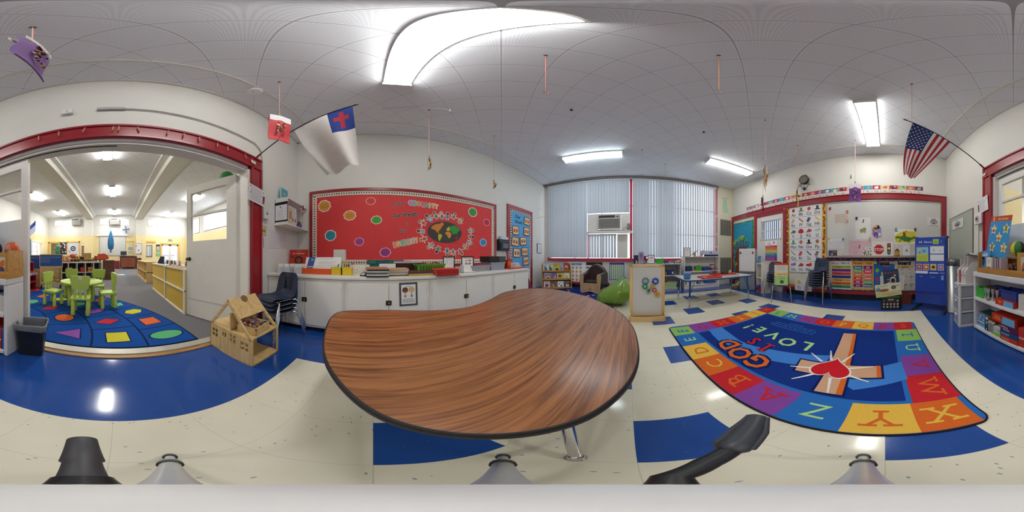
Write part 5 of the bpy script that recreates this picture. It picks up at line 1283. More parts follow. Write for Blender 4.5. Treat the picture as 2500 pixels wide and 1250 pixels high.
t=thing('chain_hook','thin metal chain and hook hanging on the closed door leaf','chain',(.90,YD-.045,.98))if False else None
# signs on the door casing
def rulesheet(label,px,seed,flip=False):
    p=sheetw('D','rules_sign',label,'sign',px,'#e2e0e0',.047,'printed prayer signs on the door casing',rot=-.12 if flip else .1)
    p.scribble(.12,.1,.8,.9,9,'#8c8c94',.3,seed);p.rect(.82 if flip else .03,.35,.95 if flip else .16,.85,'#a8423a');p.rect(.84 if flip else .05,.45,.93 if flip else .14,.7,'#3a4a7a')
    for (u,v)in ((.08,.12),(.12,.5),(.85,.15)):p.poly([(u+(.05 if i%2==0 else .022)*math.cos(i*PI/5),v+(.07 if i%2==0 else .03)*math.sin(i*PI/5))for i in range(10)],'#6a5a6a')
    fin(p)
rulesheet('white printed sign with red and blue stars on the right door casing',(606.5,457,648,497),1,True)
rulesheet('white printed sign with stars on the left door casing above the round dial',(2387,482,2412,518),2)
for px,lab in (((613,392,624.5,399),'small paper label at the top right corner of the red casing'),((2396,424,2406,430),'small paper label at the top left corner of the red casing')):
    p=sheetw('D','paper_label',lab,'label',px,'#d8d0c4',.047);p.scribble(.2,.3,.8,.7,1,'#a09a94');fin(p)
s_,z_=wall_sz('D',2397,536);t=thing('thermostat','white thermostat with a round dial on the left door casing','thermostat',M=wall_frame('D',s_,z_,.046));b=MB();b.box(-.10,-.085,0,.10,.085,.04,WHITEPL);b.build('case',t,bevel=.012)
b=MB();b.cyl((0,0,.04),(0,0,.05),.05,mat('beige_dial','#c0aca0',.4),24);b.cyl((0,0,.05),(0,0,.056),.02,'#3a2420',16);b.build('dial',t)
b=MB(wall_frame('D',0,0));sx=s_-.0;b.tube([(sx,z_-.09,.056),(sx,.83,.056)],.007,CON,6);tag(b.build('cable_conduit'),'thin white conduit running down below the thermostat','conduit')
# clothes pegs along the head of the casing
pegs=[(94,340),(143.5,333),(205,325),(276,320),(290,325),(338,324),(410,334),(449,339),(487,349),(531,362),(556,370),(600,384)]
names=['first','second','third','fourth','fifth','sixth','seventh','eighth','ninth','tenth','eleventh','twelfth']
for k,(x,y)in enumerate(pegs):
    s_,z_=wall_sz('D',x,y,.05);t=thing('clothes_peg','%s wooden clothes peg from the left on the red head of the doorway'%names[k],'clothes peg',M=wall_frame('D',s_,OZ+.115,.046)@RZ([0,0,-.3,-.15,-.1,.2,-.15,-.05,0,-.1,0,.35][k]),group='pegs on the door casing')
    for dx in (-.0035,.0035):
        b=MB();b.box(dx-.003,-.036,0,dx+.003,.036,.008,'#b58a6a');b.build('peg_half',t)
# ---- flags on slanted poles
def flag(label,base,tip,corners,colf,nu,nv,cloth_depth,polecol=BLACK,e0=0.0,e1=1.0,stars=False,top=None,fold=.03):
    base,tip=Vector(base),Vector(tip);t=thing('wall_flag',label,'flag',base)
    b=MB();b.tube([(0,0,0),tuple(tip-base)],.007,polecol,8);d=(tip-base).normalized();b.lathe([(.0,-.02),(.011,-.01),(.009,.02),(0,.05)],BRASS,10,M=TR(*(tip-base))@Vector((0,0,1)).rotation_difference(d).to_matrix().to_4x4());b.build('flag_pole',t)
    b=MB();b.cyl(tuple(-d*.01),tuple(d*.09),.014,REDT,12);b.build('pole_socket',t)
    # cloth: upper edge lies on the pole, the rest falls with folds; corners are directions seen from the camera at a given distance
    A,B_=tip.lerp(base,e0),tip.lerp(base,e1)
    def at(px,r):a_,b_,c_=ray(*px);k=r/math.hypot(a_,b_);return Vector((a_*k,b_*k,1+c_*k))
    rA,rB=math.hypot(A.x,A.y),math.hypot(B_.x,B_.y)
    C0,C1=at(corners[0],rA+cloth_depth[0]),at(corners[1],rB+cloth_depth[1])
    cA=at(corners[2],rA+cloth_depth[0])if len(corners)>2 else None
    def f(u,v):
        top_=A.lerp(B_,u);bot=C0.lerp(C1,u)
        p=top_.lerp(bot,v)
        if cA is not None:
            q0=A*(1-v)**2+cA*2*v*(1-v)+C0*v*v
            cB=at(corners[3],rB+cloth_depth[1])if len(corners)>3 else None
            q1=B_*(1-v)**2+cB*2*v*(1-v)+C1*v*v if cB is not None else B_.lerp(C1,v)
            p=q0.lerp(q1,u)
        out=Vector((p.x,p.y,0)).normalized()
        return p-base+out*fold*v**.6*math.sin(u*9.5+v*2)
    b=MB();b.grid(f,nu,nv,colf)
    if stars:
        sb=b;wm=paper('#dfdcdc')
        for j in range(9):
            for i in range(6 if j%2==0 else 5):
                v=.035+(i+(0 if j%2==0 else .5))*.40/5.6;u=.03+j*.0565
                c=f(u,v);e=.005;du=(f(u+e,v)-c).normalized();dv=(f(u,v+e)-c).normalized();n=du.cross(dv).normalized()
                for sg in (-1,1):
                    vs=[c+n*.0015*sg]+[c+n*.0015*sg+(du*math.cos(q*PI/5)+dv*math.sin(q*PI/5))*(.014 if q%2==0 else .006)for q in range(10)]
                    sb.mesh([tuple(x)for x in vs],[(0,1+q,1+(q+1)%10)for q in range(10)],wm)
    b.build('flag_cloth',t)
    return t
CL=lambda c,n:mat(n,c,.8,spec=.2,noise=.04,nscale=14)
FW,FR,FBL,FRB=CL('#d9d6d2','flag_white'),CL('#a62f3c','flag_red'),CL('#2b3a6e','flag_blue'),CL('#2b3f86','flag_canton_blue')
def at_r(x,y,r):a,b,c=ray(x,y);k=r/math.hypot(a,b);return Vector((a*k,b*k,1+c*k))
bs=PY(2402,410,YD+.05);tp=at_r(2212,293,1.80)
bs2=PY(624,387,YD+.04);tp2=at_r(866,257,1.42)
def us(u,v):
    if v<.42 and u<.54:return FBL
    return FR if int(u*13)%2==0 else FW
def on_pole(base,tip,x):
    """share of the pole, from its tip, that stands at picture column x"""
    best=min(range(1001),key=lambda k:abs(((math.atan2(tip.lerp(base,k/1000).x,tip.lerp(base,k/1000).y)/K+1536-x+1250)%2500)-1250));return best/1000
flag('stars and stripes flag on a black pole fixed to the left corner of the doorway',bs,tp,[(2207,425),(2232,438),(2199,380),(2278,400)],us,52,30,(.05,-.18),e0=on_pole(bs,tp,2229),e1=on_pole(bs,tp,2320),stars=True,fold=.035)
def ch(u,v):
    if u<.40 and v<.40:
        if (.15<u<.23 and .05<v<.34)or (.07<u<.32 and .12<v<.19):return FR
        return FRB
    return FW
flag('white flag with a blue canton and red cross at the right corner of the doorway',bs2,tp2,[(878,398),(798,432),(868,330),(742,375)],ch,40,40,(.0,.10),e0=on_pole(bs2,tp2,861),e1=on_pole(bs2,tp2,718),fold=.045)
# whiteboard panel on the near wall
s0_,_=wall_sz('D',2320,600);s1_,_=wall_sz('D',2377,600);z1_=wall_sz('D',2350,520)[1];z0_=wall_sz('D',2350,634)[1]
t=thing('whiteboard','glossy grey-green whiteboard hung on the wall left of the doorway','whiteboard',M=wall_frame('D',(s0_+s1_)/2,(z0_+z1_)/2,.004));p=Pan(s1_-s0_,z1_-z0_,.01,mat('green_grey_enamel','#a8ada0',.12,noise=.02));p.build('board_surface',t)
p=Pan(s1_-s0_,z1_-z0_,0,None);p.frame(.015,mat('aluminium','#b5aca4'),.016);p.build('board_frame',t)
p=sheetw('D','shark_sign','second white shark sign, taped to the grey-green whiteboard','sign',(2325,536,2352,558),'#d2d2cc',.02);p.ell(.5,.5,.28,.26,'#8a9096');p.ell(.5,.6,.15,.1,'#6a4a4e');p.text('BABY',.5,.17,.13,'#4a4a50',bold=.03);p.text('HANDS CLEAN',.5,.88,.11,'#4a4a50',maxw=.8,bold=.03);fin(p)
for k,(x,y,c,lab)in enumerate(((2313,547,'#d8cfae','upper cream wall switch in the corner beside the whiteboards'),(2313,560,'#d8d0d0','lower white wall plate in the corner beside the whiteboards'))):
    s_,z_=wall_sz('D',x,y);b=MB();b.box(-.035,-.06,0,.035,.06,.008,c);b.box(-.008,-.02,.008,.008,.02,.014,'#e6e2d4');tag(b.build('wall_switch',at=wall_frame('D',s_+.1,z_,0)),lab,'switch','switches in the corner')
# ================================================================ KIDNEY TABLE
TZ=.62
def spline(pts,n=8):
    out=[];k=len(pts)
    for i in range(k):
        p0,p1,p2,p3=[Vector(pts[(i+j-1)%k])for j in range(4)]
        for s in range(n):
            t=s/n;out.append(tuple(.5*((2*p1)+(p2-p0)*t+(2*p0-5*p1+4*p2-p3)*t*t+(3*p1-p0-3*p2+p3)*t**3)))
    return out
kid=[(-1.057,-.204),(-1.098,-.03),(-1.094,.136),(-1.005,.454),(-.981,.66),(-1.043,.90),(-1.165,1.22),(-1.094,1.53),(-.83,1.65),(-.42,1.475),(-.115,1.15),(.005,.88),(.034,.62),(.012,.44),(-.045,.29),(-.105,.185),(-.19,.08),(-.30,-.02),(-.50,-.15),(-.70,-.215),(-.93,-.245)]
cx,cy_=-.55,.6
ol=spline([(x-cx,y-cy_)for x,y in kid],6)
t=thing('kidney_table','kidney shaped table with an oak brown top and black edge in the foreground','table',(cx,cy_,0))
TW=wood('table_laminate','#9c663c','#5e361c','y',1.0,.30,5.0,coat=.2,stretch=26)
ins=[(Vector(p)*.9955)for p in ol]
b=MB();b.prism([tuple(p)for p in ins],TZ-.028,TZ,TW);b.build('tabletop',t)
b=MB();n=len(ol);k=[1.0,1.006,1.006,1.0];zz=[TZ-.030,TZ-.024,TZ-.005,TZ+.0006]
rg=[[(p[0]*q,p[1]*q,z)for p in ol]for q,z in zip(k,zz)];rg.append([(p[0]*.9955,p[1]*.9955,TZ+.0006)for p in ol]);rg.insert(0,[(p[0]*.98,p[1]*.98,TZ-.030)for p in ol])
b.rings(rg,BLACKR,cap=False);b.build('edge_band',t)
b=MB();b.prism([tuple(Vector(p)*.985)for p in ol],TZ-.034,TZ-.0295,mat('pale_backing','#8d9472',.7));b.build('underside',t)
for k,(x,y,dx,dy)in enumerate(((-.111,.326,.05,-.05),(-.90,-.05,-.03,-.04),(-.24,1.12,.05,.05),(-1.0,1.36,-.03,.05))):
    l=thing('leg',None,None);l.parent=t;l.matrix_local=TR(x-cx,y-cy_,0)
    b=MB();b.tube([(dx*-1.2,dy*-1.2,TZ-.034),(-dx*.5,-dy*.5,.30),(0,0,.05)],[.019,.0175,.016],CHROME,14);b.lathe([(0,0),(.022,0),(.026,.008),(.02,.02),(.017,.05),(0,.05)],CHROME,16);b.build('leg_tube',l)
    b=MB();b.tube([(dx*-1.21,dy*-1.21,TZ-.034),(-dx*.9,-dy*.9,.46)],.0225,mat('navy_metal','#25324f',.35,metal=.5),14);b.build('leg_sleeve',l)

# ================================================================ LETTER RUG
RX0,RX1,RY0,RY1=.50,2.29,-.40,2.06
W,H=RY1-RY0,RX1-RX0
def pile(name,col):return mat(name,col,.95,spec=.1,noise=.13,nscale=260,bump=.35)
RG={k:pile('rug_'+k,c)for k,c in dict(navy='#15317c',blue='#2b68b0',sky='#3f7cc8',red='#bb2730',orange='#cf6428',yellow='#dcb24a',green='#86b65c',purple='#7f4596',tan='#c79c7c',dark='#0e2058',lime='#a6cf88',white='#dcdcd8',heart='#c0202a',edge='#2a211e').items()}
t=thing('alphabet_rug','large blue alphabet square rug with a cross, a red heart and GOD IS LOVE lettering','rug',M=frame_from(((RX0+RX1)/2,(RY0+RY1)/2,0),(0,1,0),(-1,0,0)))
p=Pan(W,H,.011,None)
rr_=.055
def rrect(w,h,r,n=6):
    q=[]
    for sx,sy,a in ((1,1,0),(-1,1,PI/2),(-1,-1,PI),(1,-1,1.5*PI)):
        for i in range(n+1):q.append((sx*(w/2-r)+r*math.cos(a+i*PI/2/n),sy*(h/2-r)+r*math.sin(a+i*PI/2/n)))
    return q
b=MB();b.prism(rrect(W,H,rr_+.012),0,.010,RG['edge']);b.build('rug_binding',t)
b=MB();b.prism(rrect(W-.02,H-.02,rr_),.0102,.0112,RG['blue'])
b.build('rug_base',t)
bx,by=W/9,H/6.05
sq_near=[('F','green'),('E','blue'),('D','yellow'),('C','orange'),('B','red'),('A','purple'),('Z','blue'),('Y','yellow'),('X','orange')]
sq_far=[('K','red'),('L','green'),('M','blue'),('N','purple'),('O','red'),('P','orange'),('Q','yellow'),('R','purple'),('S','red')]
lc={'F':'blue','E':'lime','D':'orange','C':'yellow','B':'orange','A':'red','Z':'lime','Y':'orange','X':'yellow','K':'orange','L':'blue','M':'lime','N':'red','O':'orange','P':'yellow','Q':'orange','R':'red','S':'orange','G':'red','H':'orange','I':'yellow','J':'orange','W':'orange','V':'red','U':'lime','T':'blue'}
e=.012
p=Pan(W,H,.0114,None);sw=.255
def letter(l,x,y,rot,h=.13):
    vs,fs,w=text_geo(l);z=.0135;c,s=math.cos(rot),math.sin(rot);k=h;ser=[]
    P=[((a-w/2)*k*1.05,(q-.5)*k)for a,q in vs]
    p.mesh([(x+a*c-q*s,y+a*s+q*c,z)for a,q in P],fs,RG[lc[l]])
    # slab serifs at the foot or head of the strokes
    sf={'F':[(-.5,-.5)],'E':[],'B':[(-.55,-.5),(-.55,.5)],'A':[(-.5,-.5),(.5,-.5)],'Y':[(0,-.5),(-.5,.5),(.5,.5)],'X':[(-.5,-.5),(.5,-.5),(-.5,.5),(.5,.5)],'K':[(-.5,-.5),(-.5,.5)],'M':[(-.5,-.5),(.5,-.5)],'N':[(-.5,.5),(.5,-.5)],'P':[(-.5,-.5)],'R':[(-.5,-.5)],'H':[(-.5,-.5),(.5,-.5),(-.5,.5),(.5,.5)],'I':[(0,-.5),(0,.5)],'J':[(.3,.5)],'W':[(-.5,.5),(.5,.5)],'V':[(-.5,.5),(.5,.5)],'U':[(-.5,.5),(.5,.5)],'T':[(0,-.5)]}.get(l,[])
    for (a,q)in sf:
        a *= w*k*.86;q *= k*.92;v=[(a-.035,q-.008),(a+.035,q-.008),(a+.035,q+.008),(a-.035,q+.008)]
        p.mesh([(x+i*c-j*s,y+i*s+j*c,z+.0003)for i,j in v],[(0,1,2,3)],RG[lc[l]])
def square(l,col,x0,y0,x1,y1,rot):
    p.mesh([(x0,y0,.0124),(x1,y0,.0124),(x1,y1,.0124),(x0,y1,.0124)],[(0,1,2,3)],RG[col]);letter(l,(x0+x1)/2,(y0+y1)/2,rot)
w2,h2=W/2-e,H/2-e
for k,(l,c)in enumerate(sq_near):a=w2-2*w2*k/9;c2=w2-2*w2*(k+1)/9;a=min(a,w2-(.03 if k==0 else 0));c2=max(c2,-w2+(.03 if k==8 else 0));square(l,c,c2,h2-sw,a,h2,0)
for k,(l,c)in enumerate(sq_far):a=w2-2*w2*k/9;c2=w2-2*w2*(k+1)/9;a=min(a,w2-(.03 if k==0 else 0));c2=max(c2,-w2+(.03 if k==8 else 0));square(l,c,c2,-h2,a,-h2+sw,PI)
ih=2*(h2-sw)/4
for k,(l,c)in enumerate((('G','purple'),('H','red'),('I','orange'),('J','yellow'))):square(l,c,w2-sw,h2-sw-ih*(k+1),w2,h2-sw-ih*k,-PI/2)
for k,(l,c)in enumerate((('W','red'),('V','purple'),('U','blue'),('T','green'))):square(l,c,-w2,h2-sw-ih*(k+1),-w2+sw,h2-sw-ih*k,PI/2)
p.build('letter_squares',t)
FARB=[(1.13,1.79),(1.134,1.748),(1.116,1.578),(1.085,1.336),(1.109,1.157),(1.163,1.012),(1.246,.73),(1.336,.46)]
NEARB=[(.95,1.79),(.919,1.633),(.90,1.467),(.939,1.265),(.983,1.058),(1.0,.884),(1.07,.653),(1.1,.46)]
cc=((RX0+RX1)/2,(RY0+RY1)/2)
def L_(X,Y):return (Y-cc[1],-(X-cc[0]))      # floor point -> rug coordinates
q=Pan(W,H,.0124,None);q.lay=[]
iw,ih2=w2-sw-.03,h2-sw-.03
q.poly([(-iw,-ih2),(iw,-ih2),(iw,ih2),(-iw,ih2)],RG['navy'],raw=True)
def band(r0,r1,col,c=(2.9,-1.3)):
    pts=[]
    for rad,rng in ((r0,range(25)),(r1,range(24,-1,-1))):
        for i in rng:
            a=PI*(.42+.56*i/24)
            X=c[0]+rad*math.cos(a);Y=c[1]+rad*math.sin(a);x,y=L_(X,Y);pts.append((max(-iw,min(iw,x)),max(-ih2,min(ih2,y))))
    q.poly(pts,RG[col],raw=True)
q.poly([L_(*a)for a in FARB+NEARB[::-1]],RG['sky'],raw=True)
q.poly([L_(*a)for a in ((1.22,.05),(1.30,-.13),(1.04,-.145),(.90,.18),(1.0,.3))],RG['sky'],raw=True)
def fl_poly(pts,col):q.poly([L_(*a)for a in pts],RG[col],raw=True)
def grow(pts,d):
    c=Vector((sum(a[0]for a in pts)/len(pts),sum(a[1]for a in pts)/len(pts)));o=[]
    for a in pts:v=Vector(a)-c;o.append(tuple(c+v+Vector((math.copysign(d,v.x),math.copysign(d,v.y)))))
    return o
vb=[(1.862,.485),(1.875,.335),(.830,.225),(.822,.385)];hb=[(1.165,.66),(.995,.615),(1.068,.022),(1.232,.034)]
fl_poly(grow(vb,.018),'dark');fl_poly(grow(hb,.018),'dark')
fl_poly(vb,'tan');fl_poly([(1.875,.37),(1.875,.335),(.830,.225),(.83,.262)],'orange');fl_poly(hb,'tan');fl_poly([(1.068,.055),(1.235,.065),(1.232,.034),(1.068,.022)],'orange')
hx,hy=1.13,.385
for a in (.35,.95,1.9,2.5,3.4,4.3,5.0,5.9):
    d=Vector((math.cos(a),math.sin(a)));n_=Vector((-d.y,d.x))*.012;o_=Vector((hx,hy));fl_poly([tuple(o_+d*.13+n_),tuple(o_+d*.31+n_*.4),tuple(o_+d*.31-n_*.4),tuple(o_+d*.13-n_)],'white')
def heart(s):return [(hx-(13*math.cos(a)-5*math.cos(2*a)-2*math.cos(3*a)-math.cos(4*a))*.0098*s+.0,hy+16*math.sin(a)**3*.0088*s)for a in [2*PI*i/48 for i in range(48)]]
fl_poly(heart(1.1),'white');fl_poly(heart(1.0),'heart')
rug_pic=q
q=Pan(W,H,.0148,None)
def word_on_rug(l,X,Y,h,col,edge=None,rot=0):
    x,y=L_(X,Y);u,v=x/W+.5,.5-y/H
    if edge:q.text(l,u,v,h/H,RG[edge],bold=.10,rot=rot);q.text(l,u,v,h/H,RG[edge],bold=.16,rot=rot)
    q.text(l,u,v,h/H,RG[col],bold=.035,rot=rot)
for l,X,Y,rt in (('G',.915,.915,.0),('O',.905,1.13,0),('D',.93,1.35,0)):word_on_rug(l,X,Y,.20,'orange','dark',rt)
for l,X,Y in (('I',1.165,1.045),('S',1.185,1.235)):word_on_rug(l,X,Y,.16,'red','dark')
for l,X,Y in (('L',1.41,.75),('O',1.39,.955),('V',1.44,1.18),('E',1.45,1.415),('!',1.42,1.59)):word_on_rug(l,X,Y,.18,'lime')
for (a,c)in (((-.05,0),'I'),):x,y=L_(1.165,1.045);[q.mesh([(x-.05,y+s-.01,.0172),(x+.05,y+s-.01,.0172),(x+.05,y+s+.01,.0172),(x-.05,y+s+.01,.0172)],[(0,1,2,3)],RG['red'])for s in (-.075,.075)]
for k,tx in enumerate(('For God so loved the world that he gave','his one and only Son that whoever believes','in him shall not perish but have eternal','life. John 3:16')):
    word_on_rug(tx,1.70+k*.055,1.13-.0*k,.028,'sky')
for i,f_ in enumerate(q.f):rug_pic.mesh([q.v[k]for k in f_],[tuple(range(len(f_)))],q.mats[q.mi[i]])
rug_pic.build('rug_picture',t)

# ================================================================ SCHOOL CHAIRS
def chair_proto(label,M,group,hh=.365):
    t=thing('school_chair',label,'chair',M=M,group=group)
    prof=[(.185,-.025),(.18,-.004),(.165,.004),(.11,.0),(.04,-.008),(-.03,-.010),(-.09,.0),(-.125,.025),(-.145,.07),(-.157,.12),(-.168,.17),(-.178,.215),(-.186,.25),(-.192,.275)]
    wid=[.13,.155,.162,.166,.168,.169,.169,.170,.172,.174,.172,.165,.15,.12]
    n=len(prof)-1;nu=10;b=MB()
    def P_(i,j):
        u=i/nu*2-1;x,z=prof[j];w=wid[j]
        lift=.02*abs(u)**3;tx=.0;
        if j>6:return (x+.03*u*u,u*w,hh+z)
        return (x,u*w,hh+z+lift)
    def nrm(i,j):
        a=Vector(P_(min(i+1,nu),j))-Vector(P_(max(i-1,0),j));c=Vector(P_(i,min(j+1,n)))-Vector(P_(i,max(j-1,0)));return c.cross(a).normalized()
    hole=lambda i,j:3<=i<=6 and 8<=j<=10
    for i in range(nu):
        for j in range(n):
            if hole(i,j):continue
            c=[(i,j),(i+1,j),(i+1,j+1),(i,j+1)];T0=[Vector(P_(*q))for q in c];B0=[T0[k]-nrm(*c[k])*(-.006)for k in range(4)]
            b.mesh([tuple(v)for v in T0],[(0,1,2,3)],NAVY,True);b.mesh([tuple(v)for v in B0],[(3,2,1,0)],NAVY,True)
            for (e0,e1,di,dj)in ((0,1,0,-1),(1,2,1,0),(2,3,0,1),(3,0,-1,0)):
                ii,jj=i+di,j+dj
                if ii<0 or ii>=nu or jj<0 or jj>=n or hole(ii,jj):b.mesh([tuple(T0[e0]),tuple(T0[e1]),tuple(B0[e1]),tuple(B0[e0])],[(3,2,1,0)],NAVY)
    b.build('seat_shell',t)
    b=MB();b.tube([(.135,-.16,hh-.02),(.135,.16,hh-.02)],.0075,CHROME,8);b.tube([(-.10,-.16,hh-.02),(-.10,.16,hh-.02)],.009,CHROME,8);b.tube([(.135,-.13,hh-.02),(-.10,-.13,hh-.02)],.009,CHROME,8);b.tube([(.135,.13,hh-.02),(-.10,.13,hh-.02)],.009,CHROME,8);b.build('seat_frame',t)
    for sy in (-1,1):
        for sx in (1,-1):
            b=MB()
            pts=[(.11,sy*.14,hh-.02),(.125,sy*.175,hh-.021),(.135,sy*.188,hh-.036),(.235,sy*.212,.010)]if sx>0 else [(-.09,sy*.14,hh-.02),(-.115,sy*.175,hh-.021),(-.125,sy*.188,hh-.036),(-.230,sy*.210,.010)]
            b.tube(pts,.0095,CHROME,8);e_=pts[-1];b.cyl((e_[0],e_[1],0),(e_[0],e_[1],.012),.011,STEEL,10);l=b.build('leg',t)
    return t
proto=None
def chair_stack(x,y,rz,n,dz,dx,label,group):
    global proto
    c,s=math.cos(rz),math.sin(rz)
    pos=['bottom chair of','second chair up in','third chair up in','fourth chair up in','fifth chair up in','sixth chair up in','seventh chair up in']
    for k in range(n):
        lb='navy chair, %s %s'%(('topmost chair of' if k==n-1 and n>1 else pos[k]),label)
        M=TR(x-c*dx*k,y-s*dx*k,dz*k+(.0 if k==0 else .0))@RZ(rz)
        if proto is None:proto=chair_proto(lb,M,group)
        else:copy_tree(proto,M,lb,group)
chair_stack(-1.58,-1.04,-.32,4,.052,.0,'the stack beside the wooden dollhouse','chairs stacked beside the dollhouse')
chair_stack(3.24,1.40,PI-.08,7,.052,.0,'the tall stack before the alphabet chart','tall chair stack before the alphabet chart')
copy_tree(proto,TR(2.93,2.17,0)@RZ(PI+.66),'single navy chair holding a green and white poster on its seat','chair holding the poster')
chair_stack(3.20,2.58,PI+.45,5,.052,.0,'the stack hidden behind the chair with the poster','chair stack behind the poster chair')
p=standing('activity_poster','green and white poster with a red head leaning on the seat of the single chair','poster',1883,645,1918.5,699,Vector((2.79,2.07,.372)),.10,'#d8d8cc',.004,rz=PI+.63)
p.rect(0,0,1,.09,'#c63a2a');p.scribble(.2,.12,.85,.34,4,'#8a8a84',.3);p.rect(0,.40,1,.56,'#e4cf9a');p.text('CLASSROOM RULES',.55,.5,.05,'#c8502c',maxw=.7,bold=.05);p.rect(0,.56,1,1,'#a6cf84');p.text('What do we',.55,.62,.035,'#5a5a30');p.text('Classroom',.58,.69,.04,'#4a5a2a',bold=.04);p.cloud(.55,.85,.14,.08,'#4a5a44');p.line([(.08,.58),(.08,.95)],.006,'#5a7a4a');p.rect(0,0,.03,1,'#3a3c40');p.rect(.97,0,1,1,'#3a3c40');fin(p)

# ================================================================ WOODEN DOLLHOUSE
A,B_,D_=Vector((-.905,-.83)),Vector((-.90,-1.40)),Vector((-1.26,-.815))
u_=(B_-A);Lh=u_.length;rz=math.atan2(u_.y,u_.x)
t=thing('dollhouse','open wooden dollhouse with a pitched roof frame standing on the blue floor','dollhouse',(A.x,A.y,0),rz)   # local x: along the window front, local y: to the rear
flip=-1;Dp=.36;z1,zr=.30,.61
m1,m2=MAPLE,MAPLEZ;T_=.014
def yb(a,c):return (-a,-c)   # local y grows away from the room: towards -y
b=MB()
b.box(0,0,0,Lh,-Dp,T_,m1);b.box(T_,-T_,z1-T_,Lh-T_,-Dp,z1,m1);b.build('floor_board',t)
b=MB()
hol=[(.05,.13,.14,.24),(.44,.52,.14,.24)]
cells=[(0,.03),(.03,.14),(.14,.17),(.17,.285),(.285,.40),(.40,.43),(.43,.54),(.54,Lh)]
for (x0,x1)in cells:
    if (x0,x1)in ((.03,.14),(.43,.54)):
        b.box(x0,0,0,x1,-T_,.15,m2);b.box(x0,0,.245,x1,-T_,z1,m2)
        xm=(x0+x1)/2;b.box(xm-.006,0,.15,xm+.006,-T_,.245,m2);b.box(x0,0,.192,x1,-T_,.203,m2);b.box(x0,0,.15,x0+.012,-T_,.245,m2);b.box(x1-.012,0,.15,x1,-T_,.245,m2)
    elif(x0,x1)in ((.17,.285),(.285,.40)):
        b.box(x0,-.002,0,x1-.003,-T_,.18,m2)
        if x0<.2:
            b.box(x0,-.002,.18,x0+.02,-T_,z1-.03,m2);b.box(x1-.02,-.002,.18,x1-.003,-T_,z1-.03,m2);b.box((x0+x1)/2-.008,-.002,.18,(x0+x1)/2+.008,-T_,z1-.03,m2);b.box(x0,-.002,.225,x1,-T_,.235,m2)
        else:b.box(x0,-.002,.18,x1,-T_,.20,m2);b.box(x0,-.002,.25,x1,-T_,z1-.03,m2);b.box(x0,-.002,.2,x0+.03,-T_,.25,m2);b.box(x1-.03,-.002,.2,x1,-T_,.25,m2);b.box(x0+.055,-.002,.2,x0+.065,-T_,.25,m2)
        b.box(x0,-.0,z1-.03,x1,-T_,z1,m2)
    else:b.box(x0,0,0,x1,-T_,z1,m2)
b.build('window_front',t)
b=MB();b.box(0,-Dp+T_,0,Lh,-Dp,.02,m1);b.box(0,0,0,T_,-Dp,.018,m2);b.box(Lh-T_,0,0,Lh,-Dp,z1,m2);b.box(0,-Dp+.02,0,T_,-Dp,z1,m2);b.box(.26,-T_,0,.27,-Dp,z1,m2);b.build('side_wall',t)
def gable(x0,x1,name):
    g=MB();M=Matrix(((0,0,1,0),(1,0,0,0),(0,1,0,0),(0,0,0,1)))   # (y,z,x)
    yc=-Dp/2
    w=.028
    for (ya,za,y2,z2)in ((0,z1,yc,zr),(-Dp,z1,yc,zr)):
        d=Vector((y2-ya,z2-za)).normalized();n=Vector((-d.y,d.x))*(w if ya==0 else -w)
        g.prism([(ya,za),(y2,z2),(y2,z2-w*1.6),(ya+n.x,za+abs(n.y)*.2)],x0,x1,m2,M)
    g.prism([(0,z1-.02),(-Dp,z1-.02),(-Dp,z1),(0,z1)],x0,x1,m2,M)
    return g
# the gable ends stand across the long side: roof ridge runs along local y (front to rear)
b=MB();Mx=Matrix(((1,0,0,0),(0,0,-1,0),(0,1,0,0),(0,0,0,1)))     # (x,z)->(x,0,z), depth towards -y
def strip(a,c,w,y0,y1,m):
    a,c=Vector(a),Vector(c);d=(c-a).normalized();n=Vector((-d.y,d.x))*w
    b.prism([tuple(a),tuple(c),tuple(c+n),tuple(a+n)],y0,y1,m,Mx)
pk=Lh*.5
for (y0,y1)in ((0,.016),(Dp-.016,Dp)):
    b=MB();strip((0,z1-.01),(pk,zr),-.026,y0,y1,m1);strip((Lh,z1-.01),(pk,zr),.026,y0,y1,m1);b.build('gable_frame',t);b=MB()
b=MB()
def slab(f0,f1,m):
    a=Vector((0,z1)).lerp(Vector((pk,zr)),f0);c=Vector((0,z1)).lerp(Vector((pk,zr)),f1);d=(c-a).normalized();n=Vector((d.y,-d.x))*.010
    b.prism([tuple(a),tuple(c),tuple(c+n),tuple(a+n)],.016,Dp-.016,m,Mx)
slab(.50,1.0,m1);b.build('roof_panel',t)
b=MB();a=Vector((0,z1)).lerp(Vector((pk,zr)),.93);b.cyl((a.x-.004,-Dp/2,a.y+.004),(a.x-.006,-Dp/2,a.y+.006),.035,mat('walnut_notch','#7a5a3c',.5),20);b.build('roof_notch',t)
b=MB();b.box(.27,-T_,z1,.28,-Dp,z1+.17,m2);b.build('partition',t)
